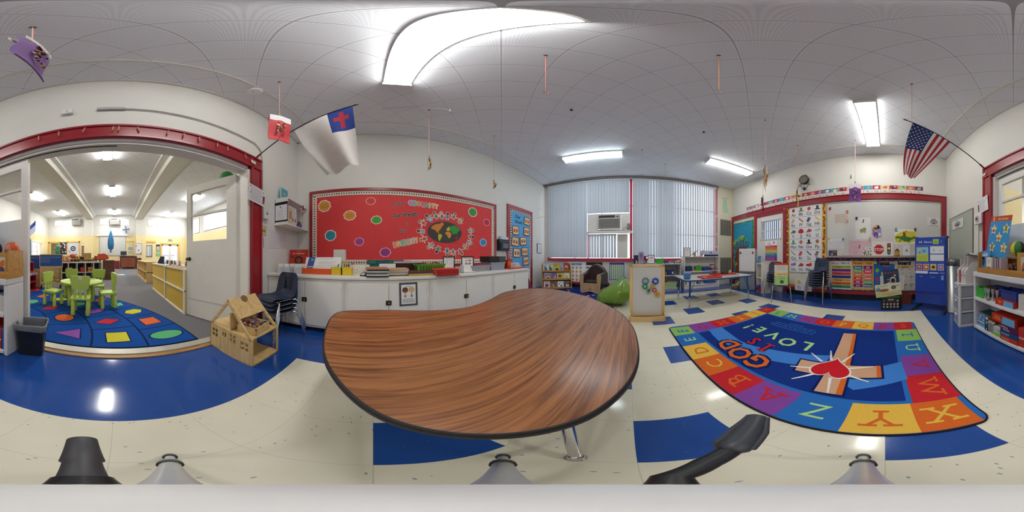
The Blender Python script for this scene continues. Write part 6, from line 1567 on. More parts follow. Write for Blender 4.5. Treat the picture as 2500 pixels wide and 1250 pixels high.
# crate with figures inside the house
cx_=.12;t2=thing('toy_crate','small wooden crate of toy figures standing inside the dollhouse','crate',M=t.matrix_world@TR(.135,-.17,z1+.001)@RZ(.12))
b=MB();w,d,h=.20,.22,.075
for q in ((-w/2,-d/2,0,w/2,d/2,.006),(-w/2,-d/2,0,-w/2+.006,d/2,h),(w/2-.006,-d/2,0,w/2,d/2,h),(-w/2,-d/2,0,w/2,-d/2+.006,h),(-w/2,d/2-.006,0,w/2,d/2,h)):b.box(*q,MAPLE)
b.build('crate_box',t2)
b=MB();r=random.Random(2)
for k in range(38):
    c=(r.uniform(-.08,.08),r.uniform(-.09,.09),r.uniform(.05,.085));co=r.choice(['#7a3a4a','#3a5a8a','#b8b0a8','#3f8a4a','#5a3a30','#a84a5a','#d8d4cc','#4a4a8a','#c8a23a'])
    b.cyl(c,(c[0]+r.uniform(-.03,.03),c[1]+r.uniform(-.03,.03),c[2]+r.uniform(-.01,.02)),.009,co,8);b.sph((c[0]+.01,c[1],c[2]+.012),.009,r.choice(['#8a5a40','#d0a080',co]),6)
b.build('toy_figures',t2)

# ================================================================ WASTE BIN, SHELVES LEFT OF THE DOORWAY
t=thing('waste_bin','black waste bin with a clear liner bag standing beside the white shelf','waste bin',(.755,-1.31,0),.3)
def rr2(w,d,r,z,n=4):return [(x,y,z)for x,y in rrect(w,d,r,n)]
b=MB();o_=[(.22,.17,0),(.24,.19,.16),(.27,.22,.33),(.285,.235,.345),(.285,.235,.355),(.272,.222,.355),(.262,.21,.33),(.21,.16,.012)]
b.rings([rr2(w,d,.035,z)for w,d,z in o_],BLACK,True,True);b.build('bin_body',t)
b=MB();r=random.Random(5);LINER=mat('clear_liner','#c9ced6',.15,alpha=.26,noise=0)
rg=[]
for w,d,z,amp in ((.290,.24,.30,.004),(.296,.247,.32,.004),(.298,.248,.352,.003),(.286,.236,.366,.004),(.268,.216,.352,.006),(.24,.19,.26,.012),(.20,.15,.12,.015)):
    rg.append([(x+r.uniform(-amp,amp),y+r.uniform(-amp,amp),z+r.uniform(-amp,amp))for x,y,_ in rr2(w,d,.035,z,6)])
b.rings(rg,LINER,True,False);b.build('bin_liner',t)
SX0,SX1,SY0,SY1=.885,1.835,-1.37,-1.095
t=thing('bookcase','white open bookcase full of science kits left of the doorway','bookcase',((SX0+SX1)/2,(SY0+SY1)/2,0));cx=(SX0+SX1)/2;cy0=(SY0+SY1)/2;w,d=(SX1-SX0)/2,(SY1-SY0)/2
b=MB();b.box(-w,-d,.735,w,d,.80,WHITEPL);b.build('top_board',t,bevel=.012)
for s in (-1,1):b=MB();b.box(s*w,-d+.002,0,s*(w-.04),d-.01,.735,WHITEPL);b.build('side_panel',t,bevel=.006)
for z in (.02,.43):b=MB();b.box(-w+.04,-d+.01,z,w-.04,d+.004,z+.038,WHITEPL);b.build('shelf_board',t,bevel=.005)
b=MB();b.box(-w+.04,-d,.02,w-.04,-d+.01,.735,WHITEPL);b.build('back_panel',t)
def prbox(name,label,x,y,z,w,d,h,col,front=None,M=None,cat='box',group=None,top=None,side=None,deco=None):
    """box whose printed front faces the room (+y)"""
    b=MB();b.box(-w/2,-d,0,w/2,0,h,col)
    q=Pan(w*.96,h*.94,.0,None)
    if deco:deco(q)
    F_=frame_from((0,.0005,h/2),(-1,0,0),(0,0,1));b.mesh([tuple(F_@Vector(v))for v in q.v],q.f,WHITE)if False else None
    for i,f in enumerate(q.f):b.mesh([tuple(F_@Vector(q.v[k]))for k in f],[tuple(range(len(f)))],q.mats[q.mi[i]])
    if top:b.box(-w/2+.002,-d+.002,h,w/2-.002,-.002,h+.0006,top)
    if side:b.box(w/2,-d+.002,.002,w/2+.0006,-.002,h-.002,side)
    return tag(b.build(name,at=M or TR(x,y,z)),label,cat,group)
g='science kits in the white bookcase'
def kit(txt,sub=None,lime='#e8c060',img='#6ab0d8'):
    def f(q):
        q.poly([(0,0),(.55,0),(.5,1),(0,1)],'#c8361f');q.poly([(.5,0),(1,0),(1,1),(.45,1)],img)
        for k,s_ in enumerate(txt):q.text(s_,.26,.28+k*.3,.2,lime,maxw=.42,bold=.04)
    return f
fy=SY1-.01
def wtxt(s,c='#f0ece0',h=.34,v=.5,u=.5,mw=.85):return lambda q:q.text(s,u,v,h,c,maxw=mw,bold=.03)
# lower shelf (z .058)
zb=.059
prbox('circuit_kit_box','flat blue patterned box at the bottom left of the white bookcase',1.66,fy-.03,zb,.22,.2,.045,'#2f74b4',group=g,deco=lambda q:(q.poly([(0,.3),(1,0),(1,1),(0,1)],'#7fb8d8'),q.line([(.05,.7),(.95,.4)],.004,'#1f4f8a')))
prbox('science_kit_box','large light blue experiment kit box with an orange end on the lower shelf',1.66,fy-.035,zb+.0465,.235,.19,.145,'#b8642c',group=g,top='#2f5a58',deco=lambda q:(q.rect(0,0,1,1,'#5aa0cc'),q.rect(.66,0,1,1,'#1f5a6c'),[q.ell(.1+.13*(k%4),.3+.32*(k//4),.05,.1,c)for k,c in enumerate(('#c04a5a','#d8e4ea','#4a70b0','#c8503c','#e0e6ea','#5a8ac8','#b8405a','#d8dee6'))],q.rect(.0,.86,.6,.97,'#e4e8ea'),q.rect(.72,.1,.94,.35,'#d8dcdc'),q.circ(.83,.65,.018,'#d8c060')))
prbox('small_box','tiny dark blue box with a dog picture beside the glass jars',1.565,fy-.008,zb,.05,.05,.055,'#26345a',group=g,deco=lambda q:(q.ell(.7,.6,.2,.3,'#e4e0dc'),q.ell(.3,.7,.12,.2,'#1a1a1e')))
GJ=mat('jar_glass','#cfd8dc',.06,alpha=.35,noise=0)
for x,c,lab in ((1.515,'#4a4440','glass jar with dark contents on the lower shelf'),(1.455,'#b0762c','glass jar with amber contents on the lower shelf')):
    t=thing('glass_jar',lab,'jar',(x,fy-.035,zb),group='glass jars on the lower shelf');b=MB();b.lathe([(0,0),(.026,0),(.028,.01),(.028,.10),(.024,.12),(.024,.125)],GJ,16,cap=False);b.build('jar',t);b=MB();b.lathe([(0,.004),(.024,.004),(.024,.07),(0,.07)],c,14);b.build('jar_contents',t);b=MB();b.lathe([(0,.125),(.026,.125),(.026,.14),(0,.14)],'#c8b8a8',16);b.build('lid',t)
prbox('magnet_kit_box','red magnets kit box at the bottom of the kit pile',1.17,fy,zb,.25,.2,.055,'#c83a22',group=g,deco=wtxt('MAGNETS','#e8b078',.45,.5,.3,.45))
prbox('electricity_kit_box','dark blue electricity kit box above the magnets box',1.17,fy-.002,zb+.056,.25,.2,.06,'#1f4a78',group=g,deco=wtxt('ELECTRICITY','#a8c8d8',.42,.5,.3,.5))
prbox('motion_kit_box','maroon force and motion kit box above the electricity box',1.17,fy-.003,zb+.117,.25,.2,.075,'#5a2450',group=g,deco=lambda q:(q.text('FORCE &',.24,.3,.28,'#ecdce0',maxw=.4,bold=.03),q.text('MOTION',.34,.72,.28,'#ecdce0',maxw=.4,bold=.03)))
prbox('science_lab_box','red science lab kit box on top of the kit pile under the middle shelf',1.27,fy-.01,zb+.193,.36,.2,.09,'#c83a22',group=g,deco=kit(('GRAVITY','& MOTION')))
prbox('green_kit_box','flat lime green box under the white diagram box',1.36,fy-.004,zb,.12,.16,.045,'#8cc43a',group=g)
prbox('diagram_box','white box with a grey line diagram on the lime green box',1.36,fy-.006,zb+.046,.11,.15,.072,'#c6cac6',group=g,deco=lambda q:(q.rect(.06,.1,.94,.9,'#e0e2de'),q.scribble(.15,.2,.85,.8,3,'#8a9498',.5),q.rect(.8,.2,.9,.8,'#3a5a4a')))
for k,(x,wd,h,c,s_)in enumerate(((1.0,.09,.22,'#c0392b','STEM'),(.945,.03,.24,'#2f5aa0',''))):prbox('game_box',('red upright game box near the right end of the lower shelf','thin blue upright box at the right end of the lower shelf')[k],x,fy-.01,zb,wd,.18,h,c,group=g,deco=wtxt(s_,h=.12)if s_ else None)
# middle shelf (z .468)
zm=.469
t=basket('green_case','green plastic case at the left of the middle shelf in the white bookcase',TR(1.70,fy-.06,zm),.17,.09,.13,mat('bright_green','#3fae3c',.35),0,taper=1.0)
prbox('brown_box','brown box with a red rim behind the green case',1.62,fy-.12,zm,.2,.09,.14,'#6a3a30',group=g)
prbox('navy_case','navy blue case at the back of the middle shelf',1.53,fy-.15,zm,.2,.08,.155,'#26356e',group=g)
for k,(x,c,col)in enumerate(((1.60,'#d8c890','yellow'),(1.545,'#5a3a34','dark'),(1.50,'#a8b8c8','pale blue'),(1.42,'#c8ccd0','clear'))):
    t=thing('sensory_bottle','plastic timer bottle with a %s base on the middle shelf'%col,'bottle',(x,fy-.03-(.03 if k>1 else 0),zm),group='timer bottles on the middle shelf')
    b=MB();b.lathe([(0,0),(.018,0),(.022,.01),(.02,.03),(.01,.055),(.01,.07),(.02,.10),(.022,.13),(.02,.14),(0,.14)],GJ,14);b.build('bottle',t);b=MB();b.lathe([(0,.0),(.021,.0),(.021,.014),(0,.014)],c,14);b.build('base_cap',t)
prbox('balance_kit_box','red science kit box lying on the middle shelf below the blue tub',1.24,fy-.0,zm,.28,.2,.065,'#c8341f',group=g,deco=kit(('SCIENCE','LAB')))
basket('blue_tub','blue plastic tub on the red kit box of the middle shelf',TR(1.2,fy-.10,zm+.066),.24,.16,.11,mat('royal_blue_plastic','#2a3f8a',.35),0)
prbox('storage_box','white storage box at the right end of the middle shelf',1.0,fy-.03,zm,.13,.18,.16,'#c9c6c0',group=g)
# wooden display tray on top with books
TY=SY1-.002
t=thing('display_tray','golden wooden display tray with a low lip on top of the white bookcase','display tray',(1.305,TY,.801));w=.43
b=MB();b.box(-w,-.25,0,w,0,.012,HONEY);b.build('tray_base',t)
b=MB();b.box(-w,-.014,0.012,w,0,.06,HONEY);b.build('front_lip',t)
for s in (-1,1):b=MB();b.box(s*w,-.25,.012,s*(w-.014),-.014,.25 if s>0 else .25,HONEY);b.build('end_board',t)
b=MB();b.box(-w+.014,-.25,.17,w-.014,-.16,.184,HONEY);b.box(-w+.014,-.25,.012,w-.014,-.238,.17,HONEY);b.build('upper_step',t)
def vbook(name,label,cat,x,y,z,w,h,base,t_=.006,tilt=.12,yaw=0,draw=None,group=None):
    q=Pan(w,h,t_,base)
    if draw:draw(q)
    n=Vector((math.sin(yaw),math.cos(yaw),0));right=Vector((-math.cos(yaw),math.sin(yaw),0));up=Vector((0,0,1))-n*tilt
    up.normalize();return tag(q.build(name,at=frame_from(Vector((x,y,z))+up*h/2,right,up)),label,cat,group)
vbook('science_book','blue science book about light with a girl on its cover','book',1.655,TY-.05,.815,.20,.25,'#4f8fc8',draw=lambda q:(q.text('LIGHT',.5,.2,.13,'#e8eef4',maxw=.85,bold=.06),q.text('Shine a',.5,.08,.05,'#e8eef4'),q.ell(.4,.55,.16,.2,'#5a3626'),q.ell(.36,.36,.15,.08,'#241a18'),q.poly([(.15,1),(.2,.82),(.5,.78),(.62,1)],'#3a8a5a'),q.poly([(.6,.9),(.8,.7),(1,.85),(1,1),(.6,1)],'#d8683a'),q.ell(.85,.75,.1,.06,'#2a3a7a')))
vbook('board_book','white board book with three drawn faces on the display tray','book',1.50,TY-.04,.815,.10,.17,'#e2ded2',.03,.02,draw=lambda q:(q.scribble(.2,.15,.8,.4,3,'#9a8a9a',.4),[q.ell(.22+.28*k,.72,.1,.1,('#6a2a24','#3a2420','#a8402e')[k])for k in range(3)]))
for k in range(6):
    b=MB();b.box(-.009,-.11,0,.009,0,.165,['#8a8490','#b8b0b8','#6a6478','#a89aa0','#7a4a50','#c8c0c4'][k]);tag(b.build('board_book',at=TR(1.43-k*.0195,TY-.035,.8135)),'thin upright board book, %s right of the white faces book'%('first','second','third','fourth','fifth','sixth')[k],'book','upright board books')
vp=lambda q:(q.rect(0,0,1,.13,'#c84a1f'),[q.rect(.0,.13+.03*0,1,1,'#3f96cf')],[q.line([(.03+k*.06,.14),(.03+k*.06,1)],.0015,'#2f7ab4')for k in range(16)],q.text('5',.17,.07,.09,'#f4f0e4',bold=.05),q.text('Star Listener',.62,.07,.055,'#e8d88a',maxw=.68,bold=.03),
    [(q.poly([(u+(.17 if i%2==0 else .085)*math.sin(i*PI/5),v-(.17 if i%2==0 else .085)*math.cos(i*PI/5)*q.W/q.H)for i in range(10)],'#e8dc8a'),q.circ(u,v-.035,.018,s_),q.rect(u-.05,v,u+.05,v+.06,c))for u,v,s_,c in ((.24,.34,'#e0b890','#7a2a8a'),(.82,.32,'#8a5a3a','#3aa04a'),(.55,.53,'#e8b8a0','#c8503a'),(.28,.78,'#6a4028','#c83a6a'),(.84,.76,'#c89a70','#d8782a'))])
# curved poster standing in the tray
pc=Pan(.42,.50,.002,'#3f96cf');vp(pc)
tag(pc.build('listening_poster',at=frame_from((1.50,TY-.15,.99+.25),(-1,.06,0),(0,-.10,1))@RZ(-.13)),'tall blue poster of five star listener children leaning on the display tray','poster')
t=thing('basket_ball_toy','striped beach ball resting on the step of the display tray','ball',(1.16,TY-.14,.985+.085))
b=MB();n_=28;rs=[]
for j in range(9):
    a=PI*(j+.5)/9;rs.append([(.085*math.sin(a)*math.cos(2*PI*k/n_),.085*math.sin(a)*math.sin(2*PI*k/n_),-.085*math.cos(a))for k in range(n_)])
cs=['#c8402f','#d8c83a','#3a7a3a','#2a2a2c','#c8602f','#3a5a9a','#e0d8c8']
for k in range(n_):
    for j in range(8):b.mesh([rs[j][k],rs[j][(k+1)%n_],rs[j+1][(k+1)%n_],rs[j+1][k]],[(0,1,2,3)],cs[(k//4)%7],True)
b.mesh(rs[0],[tuple(range(n_))[::-1]],'#c8402f');b.mesh(rs[-1],[tuple(range(n_))],'#c8402f');b.build('ball_skin',t)
b=MB();r=random.Random(31);b.lathe([(0,0),(.05,0),(.06,.03),(.055,.03),(0,.02)],'#6a4a30',14)
for k in range(60):a=r.uniform(0,6.3);q_=r.uniform(.0,.05);l=r.uniform(.04,.08);b.cyl((q_*math.cos(a)*.5,q_*math.sin(a)*.5,.02),(q_*math.cos(a)*1.6,q_*math.sin(a)*1.3,.03+l),.005,r.choice(['#c8703a','#1f2f5a','#e0b090','#2a2a30','#3a5a9a','#b04a2a']),6)
tag(b.build('marker_bundle',at=TR(1.17,TY-.075,.8135)),'bundle of orange and navy markers on the display tray under the ball','markers')
vbook('dinosaur_card','brown framed picture card at the right end of the display tray','picture',.985,TY-.05,.813,.2,.22,'#b98f4c',.012,.02,draw=lambda q:(q.rect(.25,.2,.75,.8,'#c8c0b0'),q.poly([(.27,.78),(.35,.5),(.5,.35),(.7,.3),(.73,.5),(.6,.7)],'#c8702c'),q.poly([(.3,.8),(.5,.6),(.72,.65),(.72,.8)],'#5a4a6a')))
t=thing('paper_lantern','orange round toy with numbers on the step of the display tray','toy',(.97,TY-.195,.985+.075));b=MB();b.sph((0,0,0),.08,mat('orange_toy','#cf5a26',.5),18);b.build('toy_body',t)
q=Pan(.1,.06,0,None);q.text('101',.5,.5,.7,'#f0e6d4',maxw=.9,bold=.05);q.build('toy_number',t,frame_from((0,.081,.02),(-1,0,0),(0,.25,1)))

# drawer tower, files and tall can
t=thing('drawer_tower','white three drawer plastic tower beside the bookcase','drawer unit',(2.03,-1.13,0),-.20);w,d,h=.145,.17,.62
b=MB();b.box(-w,-d,h-.025,w,d,h,WHITEPL);b.box(-w,-d,0,w,d,.03,WHITEPL)
for sx in (-1,1):
    for sy in (-1,1):b.cyl((sx*(w-.02),sy*(d-.02),0),(sx*(w-.02),sy*(d-.02),h),.022,WHITEPL,12)
for z in (.215,.41):b.box(-w+.01,-d+.01,z,w-.01,d,z+.022,WHITEPL)
b.build('tower_frame',t)
FRO=mat('frosted_drawer','#b4b9be',.3,alpha=.8,noise=.05)
for k,z in enumerate((.035,.242,.437)):b=MB();b.box(-w+.025,-d+.02,z,w-.025,d+.004,z+.155,FRO);b.box(-.05,d+.004,z+.12,.05,d+.02,z+.135,WHITEPL);b.build('drawer',t,bevel=.006)
for k,(x,lab)in enumerate(((2.10,'white magazine file at the left end on the drawer tower'),(2.015,'middle white magazine file on the drawer tower'),(1.955,'right white magazine file on the drawer tower'))):
    b=MB();b.prism([(0,0),(.24,0),(.24,.30),(.10,.30),(0,.17)],-.03,.03,'#d8d6d2',Matrix(((0,0,1,0),(-1,0,0,0),(0,1,0,0),(0,0,0,1))));b.cyl((0,.001,.11),(0,.003,.11),.012,'#3a3a3a',12)
    b.box(-.02,-.22,.02,.02,-.04,.34+.02*k,'#b8b4b4');tag(b.build('magazine_file',at=TR(x,-1.0-.02*k,.621)@RZ(-.2)),lab,'magazine file','files on the drawer tower')
b=MB();b.box(-.008,-.2,0,.008,0,.18,'#b0484a');tag(b.build('red_folder',at=TR(2.06,-1.01,.621)@RZ(-.2)),'thin red folder between the first two magazine files','folder')
b=MB();b.grid(lambda u,v:(-.14+.28*u,-.14+.2*v,.01+.02*math.sin(u*5)+.03*v),8,6,mat('print_cfcbc6','#cfcbc6'),th=.002);b.grid(lambda u,v:(-.1+.26*u,-.16+.2*v,.03+.015*math.sin(u*4+1)),8,6,mat('print_bdb9b4','#bdb9b4'),th=.002)
tag(b.build('loose_papers',at=TR(1.99,-1.16,.985)@RZ(-.2)),'loose sagging papers lying over the magazine files','papers')
t=thing('waste_can','tall brushed steel pedal can behind the blue chart stand','can',(2.62,-1.17,0));b=MB();b.lathe([(0,0),(.14,0),(.14,.015),(.125,.02),(.125,.84),(0,.84)],STEEL,32);b.build('can_body',t);b=MB();b.lathe([(0,.84),(.128,.84),(.128,.93),(.09,.95),(0,.955)],mat('grey_steel_lid','#6f7276',.3,metal=.7),32);b.build('can_lid',t)

# blue pocket chart on a stand
P0,P1=Vector((3.02,-.60)),Vector((2.70,-1.08));dd=(P1-P0);Wd=dd.length;a=math.atan2(dd.y,dd.x)
t=thing('chart_stand','black metal stand carrying the blue all about A pocket chart','stand',(P0.x,P0.y,0),a)
b=MB()
for x in (0,Wd):b.tube([(x,0,.03),(x,0,1.34)],.012,BLACK,8);b.tube([(x,-.26,.03),(x,.26,.03)],.016,BLACK,8);b.sph((x,-.26,.03),.022,BLACK,8);b.sph((x,.26,.03),.022,BLACK,8);b.cyl((x-.03,0,1.34),(x+.03,0,1.34),.022,BLACK,10)
b.tube([(0,0,.20),(Wd,0,.20)],.010,BLACK,8);b.build('stand_frame',t)
b=MB();b.tube([(-.04,0,1.34),(Wd+.04,0,1.34)],.011,mat('white_rail','#c8c8c8',.4),8);b.build('top_rail',t)
BC=mat('blue_vinyl','#1c43a6',.35,noise=.08,nscale=6)
PH=.98;q=Pan(Wd*.94,PH,.003,None);q.box(-Wd*.47,-PH/2,0,Wd*.47,PH/2,.003,BC)
q.text('All',.17,.085,.045,'#dfe6f0');q.text('About',.43,.085,.045,'#dfe6f0');q.rect(.60,.04,.80,.13,'#a8c84a');q.text('Aa',.70,.085,.045,'#3a5a9a');q.text('I',.88,.085,.045,'#dfe6f0')
q.rect(.0,.155,1,.16,'#a8bce8');q.rect(.03,.18,.45,.44,'#8fc0dc');q.rect(.03,.31,.45,.44,'#c2d34e');q.circ(.14,.21,.02,'#d8c83a');q.ell(.3,.25,.07,.03,'#6a9ab8');q.ell(.15,.28,.03,.02,'#c8502f');q.scribble(.06,.33,.42,.43,4,'#7a8a2a',.3)
q.rect(.51,.17,.97,.30,'#e2e6ea');q.text('A',.63,.235,.06,'#6aa0c8');q.text('a',.85,.24,.045,'#6aa0c8');q.rect(.51,.315,.97,.43,'#e2e6ea');q.rect(0,.46,1,.466,'#7a94dc')
for k,(c,c2)in enumerate((('#b8386a','#a8b84a'),('#cf5a34','#e0d0b0'),('#dfb42f','#3a3020'),('#9a7ab8','#c8a8a0'))):q.rect(.03+k*.245,.485,.23+k*.245,.60,'#d8d8d8');q.rect(.045+k*.245,.495,.215+k*.245,.59,c);q.ell(.13+k*.245,.54,.05,.025,c2)
q.rect(0,.615,.43,.66,'#e4e6ea');q.rect(.48,.635,.78,.655,'#d0d8e8');q.rect(.82,.64,1,.65,'#b0c0e0');q.text('Song',.2,.71,.02,'#c8d4f0');q.text('Pictures',.6,.72,.02,'#c8d4f0');q.poly([(.88,.69),(.96,.69),(.96,.77),(.88,.77)],'#8aa4e0')
Mq=frame_from((Wd*.5,.035,1.335-PH/2),(1,0,0),(0,0,1));nrm=(t.matrix_world.to_3x3()@Vector((0,-1,0)))
side=1 if nrm.dot(Vector((-P0.x,-P0.y,0)))>0 else -1
Mq=frame_from((Wd*.5,-.11*side,1.335-PH/2),(side,0,0),(0,0,1))
o=thing('pocket_chart','blue vinyl pocket chart with All About A cards hanging from the black stand','pocket chart',M=t.matrix_world@Mq)
q.build('chart_face',o);b=MB();b.grid(lambda u,v:(-Wd*.5+u*Wd*1.02,-PH/2-.24+v*(PH+.24),-.012-.03*(1-v)*math.sin(u*5)-.02*(1-v)),14,10,BC,th=.002);b.build('chart_back',o)

# crate with books
t=thing('milk_crate','black plastic crate with round holes holding picture books','crate',(3.08,-.10,0));CR=mat('crate_plastic','#211f1c',.45);w=.17;h=.27
b=MB();b.box(-w,-w,0,w,w,.012,CR)
t_=.010
for (x0,y0,x1,y1)in ((-w,-w,-w+t_,w),(w-t_,-w,w,w),(-w,-w,w,-w+t_),(-w,w-t_,w,w)):b.box(x0,y0,.012,x1,y1,h*.62,CR);b.box(x0,y0,h*.86,x1,y1,h,CR);b.box(x0,y0,h*.62,x1,y1,h*.86,CR)
for k in range(5):
    for z in (.06,.115):b.cyl((-w-.0015,-.125+k*.062,z),(-w+.002,-.125+k*.062,z),.018,'#b8b4ae',10)
    if k in (0,4):b.cyl((-w-.0015,-.125+k*.062,.18),(-w+.002,-.125+k*.062,.18),.018,'#3a7a3a' if k else '#b09a9a',10)
b.box(-w-.0015,-.05,.185,-w+.002,.05,.215,'#b08a90');b.box(-w-.0015,-w,h-.03,-w-.0005,w,h-.002,'#2f6a34');b.build('crate_shell',t)
def rbook(name,label,px,zb_,draw,base,tilt=.1,X=3.0,rot=0,t_=.01):
    a,c=PX(px[0],px[1],X),PX(px[2],px[3],X);xm=(px[0]+px[2])/2;zt=PX(xm,px[1],X).z;z0=PX(xm,px[3],X).z
    q=Pan(abs(a.y-c.y),zt-z0,t_,base);draw(q);tag(q.build(name,at=frame_from((X,(a.y+c.y)/2,(zt+z0)/2),(0,-1,0),(tilt,0,1))@RZ(rot)),label,'book','picture books in the black crate')
rbook('picture_book','dark blue astronaut picture book standing in the black crate',(2157,658,2195,705),0,lambda q:(q.text('An astronaut',.5,.15,.09,'#b0392c',maxw=.9,bold=.04),q.ell(.6,.55,.2,.17,'#c8ccd0'),q.ell(.6,.57,.14,.12,'#3a2420'),q.poly([(.1,.7),(.4,.62),(.5,.95),(.15,.95)],'#c8d0d4'),q.circ(.75,.32,.02,'#d8c87a'),q.ell(.3,.5,.08,.05,'#c85a3a')),'#24425f',X=3.14,rot=.1)
rbook('picture_book','pale landscape picture book slanted across the black crate',(2137,693,2200,723),0,lambda q:(q.rect(0,.6,1,1,'#b8c48a'),q.scribble(.08,.1,.5,.2,1,'#8a8a80',.5),q.ell(.33,.48,.2,.12,'#9a5a48'),q.ell(.12,.4,.1,.16,'#7a8a8c'),q.ell(.72,.35,.1,.14,'#5a6a5a'),q.line([(.65,.2),(.95,.25)],.008,'#3a4a3a'),q.poly([(.2,.8),(.5,.72),(.9,.85),(.5,.95)],'#d0a070')),'#d8d4b4',X=2.93,rot=.14)
rbook('picture_book','white book standing behind the astronaut book',(2190,672,2208,708),0,lambda q:None,'#d4d0cc',X=3.2,rot=-.12)
rbook('picture_book','grey white book edge with a yellow tab left of the astronaut book',(2149,674,2160,704),0,lambda q:q.rect(.3,-.3,.7,0,'#c8c83a'),'#c4c8cc',X=3.17,rot=.03)
basket('brick_basket','reddish brown basket on the floor right of the black crate',TR(3.32,-.42,0)@RZ(PI/2),.22,.2,.22,mat('brick_plastic','#7c3a2c',.5),0)
# ================================================================ EASEL, TABLE, WINDOW SIDE
ex0,ex1,ey=.005,.535,2.42;ez=.87
t=thing('easel','low wooden easel with a magnetic whiteboard holding coloured gears','easel',((ex0+ex1)/2,ey,0),-.06);w=(ex1-ex0)/2
b=MB();
for s in (-1,1):b.box(s*w,0,.04,s*(w-.05),.03,ez,MAPLEZ)
b.box(-w,0,ez-.035,w,.03,ez,MAPLE);b.box(-w+.05,0,.06,w-.05,.03,.09,MAPLE);b.build('easel_frame',t,bevel=.003)
b=MB();b.box(-w+.045,.006,.08,w-.045,.024,ez-.03,mat('easel_board','#c9c9c6',.16,noise=.01));b.build('board_panel',t)
b=MB();b.box(-w-.0,-.10,0,w+.0,-.085,.085,MAPLE);b.box(-w,-.085,0,w,.2,.014,MAPLE);b.build('tray',t,bevel=.003)
for s in (-1,1):b=MB();M=Matrix(((0,0,1,0),(1,0,0,0),(0,1,0,0),(0,0,0,1)));x=s*w;b.prism([(-.10,0),(.24,0),(.24,.09),(.10,.22),(.04,.34),(.03,.34),(-.02,.12),(-.10,.085)],x-(.016 if s>0 else 0),x+(0 if s>0 else .016),MAPLE,M);b.build('side_bracket',t,bevel=.003)
b=MB();b.box(-w+.02,.2,0,w-.02,.24,.09,MAPLE);b.box(-w+.02,.15,.03,w-.02,.17,ez-.02,MAPLEZ);b.build('rear_panel',t)
EMi=TR((ex0+ex1)/2,ey,0)@RZ(-.06)
def gear(x,y,r,n,col,core,hub,label):
    a,c=PY(x,y,ey-.0),None;lx=a.x-(ex0+ex1)/2;t2=thing('toy_gear',label,'gear',M=EMi@frame_from((lx,.004,a.z),(1,0,0),(0,0,1)),group='gears on the easel')
    b=MB();pts=[]
    for k in range(n*4):aa=2*PI*k/(n*4);q=r*(1.0 if k%4 in (0,1)else .76);pts.append((q*math.cos(aa),q*math.sin(aa)))
    b.prism(pts,0,.018,col);b.build('gear_wheel',t2)
    b=MB();b.cyl((0,0,.018),(0,0,.022),r*.5,core,20)
    for k in range(5):aa=2*PI*k/5;b.cyl((r*.3*math.cos(aa),r*.3*math.sin(aa),.022),(r*.3*math.cos(aa),r*.3*math.sin(aa),.024),r*.12,hub,8)
    b.cyl((0,0,.022),(0,0,.03),r*.16,hub,12);b.build('gear_hub',t2)
gear(1576,686,.055,12,'#2f7f93','#d8d6cc','#c85a3a','teal gear with a white and orange centre, upper left on the easel')
gear(1600,686,.055,12,'#2c49a8','#3f62c0','#d8dcec','blue gear, upper right on the easel')
gear(1574.5,699,.046,10,'#2f8f6a','#2a6a5c','#dfe8e0','dark green gear below the teal gear')
gear(1593,698,.040,9,'#c8b864','#2f2a24','#e6dcb4','pale yellow gear with a black centre below the blue gear')
gear(1583.5,708.5,.046,10,'#8fb87a','#6a6478','#5a5468','pale green gear with a grey centre in the gear chain')
gear(1597.5,707.5,.036,8,'#a8325a','#c85a7a','#f0dce4','small crimson gear below the yellow and black gear')
gear(1604,717.5,.048,11,'#dfa83a','#5a4a24','#e8c86a','orange yellow gear at the lower right of the gear chain')
for k,(x,c,l,lab)in enumerate(((-.16,'#b8302f',.07,'red marker pen at the left in the easel tray'),(-.08,'#8a3a4a',.10,'long dark red marker in the middle of the easel tray'),(.02,'#d8d8d4',.06,'white marker with a black cap in the easel tray'),(-.22,'#d8a23a',.05,'short yellow marker at the left end of the easel tray'),(.12,'#d8b05a',.06,'thin yellow crayon at the right in the easel tray'))):
    b=MB();b.cyl((x-l/2,-.055,.0235),(x+l/2,-.05-.01*(k%2),.0235),.0085,c,10);b.cyl((x+l/2,-.05-.01*(k%2),.0235),(x+l/2+.02,-.05-.01*(k%2),.0235),.0087,'#2a2a2c' if k%2 else c,10)
    tag(b.build('marker_pen',at=EMi@TR(0,0,-.0)),lab,'marker','markers in the easel tray')
